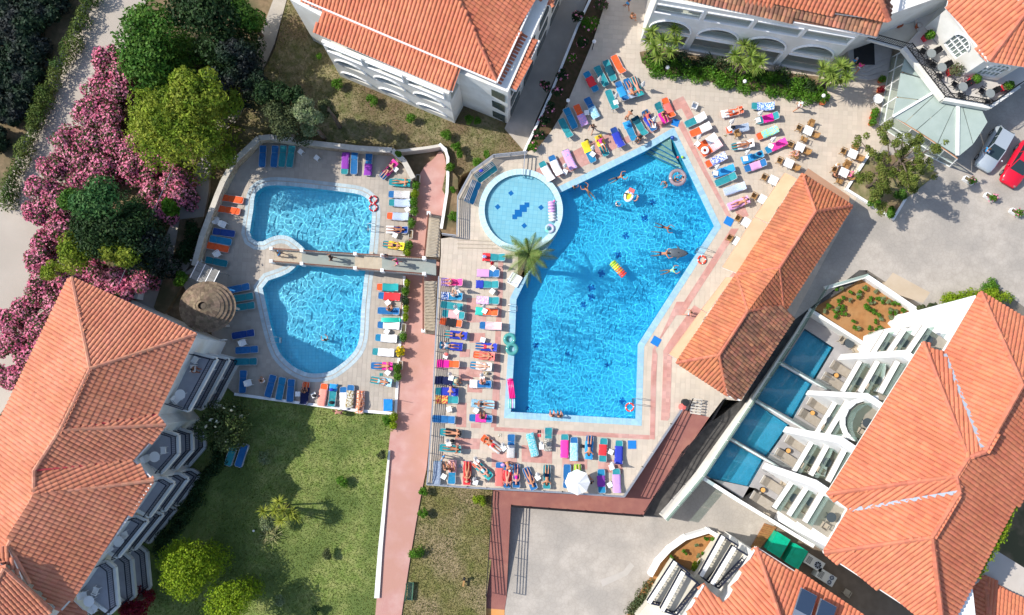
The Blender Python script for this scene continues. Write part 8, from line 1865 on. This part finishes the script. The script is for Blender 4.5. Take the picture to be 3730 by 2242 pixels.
for k,(x,y) in enumerate(((1975,265),(2165,415),(2395,555))):
    p=at('H',x,y,.3); p.z=0; e=empty('white_trough',p,math.radians(-32),'white flower trough on the car park, %s from the pine'%('nearest','second','farthest')[k],'planter','white flower troughs'); m=MB()
    for a,b in (((-.45,-.18),(.45,-.18)),((.45,-.18),(.45,.18)),((.45,.18),(-.45,.18)),((-.45,.18),(-.45,-.18))): m.bar((*a,.2),(*b,.2),.05,.4)
    m.build('box',M_PLAST,e); MB().box(-.43,-.16,.25,.43,.16,.32).build('soil',M_SOIL,e); v,isf=leaves([(.2,0,.5)],[.32],260,.08,k,flower=.1); link('foliage',leaf_mesh('foliage',v,[L_BRIGHT,L_PINKF],isf),e)
# service yard: green skips, air conditioners, chair; wooden deck; boxes
M_BIN=pm('green_skip',(.0,.32,.18),(.0,.38,.23),2,.4)
for k,(x,y) in enumerate(((258,845),(418,950))):
    p=at('P',x,y,-1.6); p.z=-2.55; e=empty('green_bin',p,math.radians(-32),'%s of two green rubbish containers between the buildings'%('left','right')[k],'container','green rubbish containers'); MB().box(-.62,-.85,0,.62,.85,1.0).build('bin_body',M_BIN,e); MB().box(-.66,-.9,1.0,.66,.9,1.07).build('lid',M_BIN,e); MB().box(-.4,-.6,1.07,.4,.6,1.10).build('lid_panel',M_BIN,e)
M_AC=pm('ac_grey',(.55,.54,.50),None,rough=.5)
for k,(x,y,nf) in enumerate(((585,1010,1),(690,1140,2))):
    p=at('P',x,y,-1.6); p.z=-2.55; e=empty('air_conditioner',p,math.radians(-32),'%s air conditioner with %s between the buildings'%(('upper','lower')[k],('one fan','two fans')[k]),'air conditioner'); MB().box(-.85,-.45,0,.85,.45,.9).build('housing',M_AC,e)
    for j in range(nf): 
        cx=.35 if nf==1 else .45; cy=0 if nf==1 else (-.22+.44*j); r=.3 if nf==1 else .2; f_=MB().lathe([(r+.03,.0),(r+.03,.03),(r,.03),(r,.0)],20,0,(cx,cy,.9)).build('fan_ring',M_METAL,e); MB().lathe([(.001,.006),(r,.006)],20,0,(cx,cy,.9)).build('fan_well',M_DARK,f_); m=MB(); [m.bar((cx,cy,.93),(cx+r*math.cos(t),cy+r*math.sin(t),.93),.02,.01) for t in [i*math.pi/4 for i in range(8)]]; m.build('fan_grille',M_METAL,f_)
    m=MB(); [m.box(-.7,-.3+.1*i,.9,-.25,-.25+.1*i,.91) for i in range(6)]; m.build('vent_slats',M_DARK,e)
chair(CH_G,at('P',880,1275,-2.1)-V_((0,0,.45)),1,'grey basket chair alone in the service yard',None,'basket_chair')
wd=empty('wooden_deck',(0,0,0),0,'warm brown plank deck between the private terrace and the annexe','deck'); P=pts('z 2775,1985 2730,1965 2790,1905 2826,1915',-2.5); P=pts('P 140,655 245,690 80,900 0,900',-2.4); a,b,c_,d_=P
M_DK=pm('deck_plank',(.38,.19,.07),(.30,.14,.05),5,.7,rnd=.2)
for i in range(14): t0,t1=i/14+.004,(i+1)/14-.004; q=[a.lerp(d_,t0),b.lerp(c_,t0),b.lerp(c_,t1),a.lerp(d_,t1)]; MB().prism(q,-2.6,-2.4).build('plank',M_DK,wd)
# private terrace: loungers, side tables, chairs
M_CUSH=pm('taupe_cushion',(.31,.27,.22),(.35,.31,.26),4,.9,bump=.6,bscale=7)
for k,(rg_,x,y) in enumerate((('L',825,610),('L',750,715),('L',620,940),('L',540,1040),('L',420,1280),('L',325,1400),('P',200,310),('P',110,450))):
    p=at(rg_,x,y,PT+.3); p.z=PT; e=empty('cushioned_lounger',p,math.radians(-33+180),'taupe cushioned lounger, %s of the pair by the %s private pool'%(('upper','lower')[k%2],('first','second','third','fourth')[k//2]),'lounger','cushioned loungers by the private pools')
    MB().box(-.95,-.38,.12,.95,.38,.22).build('base',M_PLAST,e); m=MB(); m.add([(-.95,-.4,.22),(.3,-.4,.22),(.95,-.4,.22),(-.95,.4,.22),(.3,.4,.22),(.95,.4,.22),(-.93,-.38,.36),(.3,-.38,.36),(.92,-.3,.72),(-.93,.38,.36),(.3,.38,.36),(.92,.3,.72)],[(6,7,10,9),(7,8,11,10),(0,1,7,6),(1,2,8,7),(3,9,10,4),(4,10,11,5),(0,6,9,3),(2,5,11,8)]); m.build('cushion',M_CUSH,e,False)
for k,(rg_,x,y) in enumerate((('L',782,662),('L',568,1000),('L',350,1340),('P',122,355))):
    p=at(rg_,x,y,PT+.4); p.z=PT; e=empty('barrel_table',p,0,'small round side table with wooden top by the %s private pool'%('first','second','third','fourth')[k],'table','barrel side tables'); MB().lathe([(.17,0),(.24,.2),(.2,.38),(.001,.38)],16).build('table_body',M_BLACK,e); MB().lathe([(.2,.385),(.2,.41),(.001,.41)],16).build('table_top',pm('oak_top',(.60,.32,.10),None),e)
p=at('L',900,372,PT+.7); p.z=PT; rtable(p,'round dark table at the corner of the private terrace',pm('dark_grey_table',(.06,.075,.085),None,rough=.3),.42,.72); chair(CH_G,at('L',830,345,PT+.4)-V_((0,0,.4)),-.6,'beige woven chair left of the corner table','beige woven chairs','woven_chair'); chair(CH_G,at('L',945,425,PT+.4)-V_((0,0,.4)),2.2,'beige woven chair right of the corner table','beige woven chairs','woven_chair')
chair(CH_G,at('P',145,580,PT+.4)-V_((0,0,.4)),1.2,'beige woven chair at the lower end of the private terrace','beige woven chairs','woven_chair'); chair(CH_G,at('P',305,285,PT+.4)-V_((0,0,.4)),1.2,'beige woven chair beside the last balcony bay','beige woven chairs','woven_chair')
for k,(rg_,x,y,z) in enumerate((('L',1235,400,2.16),('L',1390,370,5.36),('L',1600,340,8.56),('L',980,715,2.16),('L',1135,700,5.36),('L',730,1070,2.16),('L',1060,1090,8.56),('P',550,80,2.16),('P',695,105,5.36),('P',395,425,2.16),('P',545,460,5.36),('P',735,600,8.56))):
    p=at(rg_,x,y,z+.6); p.z=z; w=['first bay, low','first bay, middle','first bay, top','second bay, low','second bay, middle','third bay, low','curved top balcony','fourth bay, low','fourth bay, middle','last bay, low','last bay, middle','last bay, top'][k]
    rtable(p,'round dark balcony table, %s'%w,MATS['dark_grey_table'],.36,.66,'dark balcony tables'); q=p-dn*0+du*(.75); q.z=z; chair(CH_G,q,math.atan2(-du.y,-du.x),'beige woven balcony chair, %s'%w,'woven balcony chairs','woven_chair')
# rubbish bin, grill stack and ball by the pink ramp
e=empty('round_bin',at('K',1720,905,.5)-V_((0,0,.5)),0,'dark round bin at the top of the pink ramp','bin'); MB().lathe([(.001,0),(.28,0),(.3,.7),(.001,.72)],16).build('bin_body',M_DARK,e)
e=empty('orange_bin',at('K',1692,945,.4)-V_((0,0,.4)),0,'orange bin next to the dark round bin','bin'); MB().lathe([(.001,0),(.25,0),(.28,.6),(.001,.7)],16).build('bin_body',towelmat('coral'),e)
e=empty('drying_rack',at('K',1815,940,.5)-V_((0,0,.5)),math.radians(-8),'metal rack with pale slats at the top of the pink ramp','rack')
for i in range(6): MB().bar((-.45,-.6+.24*i,.6),(.45,-.62+.24*i,.6),.10,.03).build('slat',M_CAPS,e)
for x in (-.4,.4): MB().bar((x,-.65,.55),(x,.65,.55),.04).build('frame_bar',M_METAL,e); [MB().bar((x,y,0),(x,y,.55),.03,up=(1,0,0)).build('leg',M_METAL,e) for y in (-.6,.6)]
MB().tube([(-.55,.6,1.5),(-.5,-.5,0)],.05,6).build('dark_pole',M_BLACK,e)
# benches and small fittings on the lower lawns
e=empty('green_bench',at('N',1470,1265,-1.8)-V_((0,0,.4)),math.radians(86),'green slatted park bench on the dry strip near the bottom','bench'); M_GB=pm('green_slat',(.05,.13,.08),(.08,.17,.11),4,.7)
for k in range(4): MB().box(-.75,-.22+.12*k,.42,.75,-.12+.12*k,.45).build('slat',M_GB,e)
for k in range(3): MB().box(-.75,.30+.03*k,.55+.14*k,.75,.33+.03*k,.65+.14*k).build('back_slat',M_GB,e)
for x in (-.65,.65): MB().bar((x,-.2,0),(x,-.2,.42),.05).build('leg',M_BLACK,e); MB().bar((x,.28,0),(x,.38,.95),.05).build('leg',M_BLACK,e)
e=empty('spring_rider',at('N',1950,1180,-1.9)-V_((0,0,.3)),1.4,'small wooden spring rider standing on the dry lawn','play equipment'); MB().tube([(0,0,0),(0,0,.4)],.08,8).build('spring',M_METAL,e); MB().box(-.35,-.08,.4,.35,.08,.5).build('seat',M_WICK,e); MB().ball((.38,0,.72),.13,10).build('head_disc',M_BLACK,e); MB().bar((.3,0,.45),(.36,0,.7),.07).build('neck_bar',M_WICK,e); MB().bar((.2,-.22,.65),(.2,.22,.65),.04).build('handle_bar',M_BLACK,e)
e=empty('white_cabinet',at('E',1190,1290,-.8)-V_((0,0,1.1)),math.radians(-8),'white metal cabinet with black vents at the hotel corner','cabinet'); MB().box(-.5,-.35,0,.5,.35,1.1).build('cabinet_body',M_PLAST,e); [MB().box(-.15,y,1.1,.15,y+.08,1.11).build('vent',M_DARK,e) for y in (-.15,.08)]
e=empty('overhead_cable',(0,0,0),0,'thin grey cable crossing above the shaded pines','cable'); P=pts('E 1580,90,3 1370,570,2.6 1200,900,2.6 1070,1200,3',0); MB().tube(resample(P,1.5),.02,5).build('wire',M_METAL,e)
for k,(rg_,x,y,c,lb,z) in enumerate((('c',1550,1045,'navy','dark blue beach bag on an azure sunbed',.5),('c',1080,570,'black','black beach bag on an orange sunbed',.45),('b',920,560,'black','black bag beyond the yellow towel',.2),('f',1095,990,'brown','straw basket beside a folded parasol',.1),('f',375,650,'coral','red and white beach bag by the railing',.5),('b',1650,270,'azure','blue rucksack on a sunbed near the pool corner',.5),('i',475,240,'black','black rucksack between two sunbeds',.1),('g',275,520,'black','black bag under the folded parasol near the railing',.2),('e',1060,180,'bluewhite','small red and blue toy bag on the first bed under the palm',.5),('h',480,505,'black','dark handbag beside the hat wearer',.3),('l',45,565,'black','dark bag at the shadow edge of the left terrace',-1.55),('l',220,505,'royal','bundled blue towel on a teal sunbed',-1.5),('l',220,635,'black','small dark bag on a teal sunbed',-1.6),('j',1185,180,'royal','dark blue bundle on the packed sunbeds',.7),('h',790,375,'violet','purple and teal bag on the three close beds',.5))):
    o=MB().ball((0,0,.12),.2,10,0,1.1,.75,.7).build('beach_bag' if 'basket' not in lb else 'straw_basket',towelmat(c),None,True); p=at(rg_,x,y,z); o.location=p; tag(o,lb,'bag'); 
for k,(q,z,lb) in enumerate((('g 1158,428',0,'pair of dark sandals below the pool coping'),('g 1158,468',0,'pair of red sandals below the pool coping'),('g 757,465',0,'pair of brown sandals by the slanted sunbed'),('l 722,350',-2,'teal flip-flops beside the last terrace sunbed'),('h 355,385',0,'grey sandals between two last row beds'),('c 945,710',0,'brown sandals near the lone wicker chair'))):
    p=pos(q,z+.02); m=MB(); [m.box(x-.05,-.13,0,x+.05,.13,.03) for x in (-.08,.08)]; o=m.build('sandals',towelmat(('black','red','brown','teal','grey','brown')[k]),None); o.location=(p.x,p.y,z+.012); tag(o,lb,'sandals')
print('objects',len(bpy.data.objects))
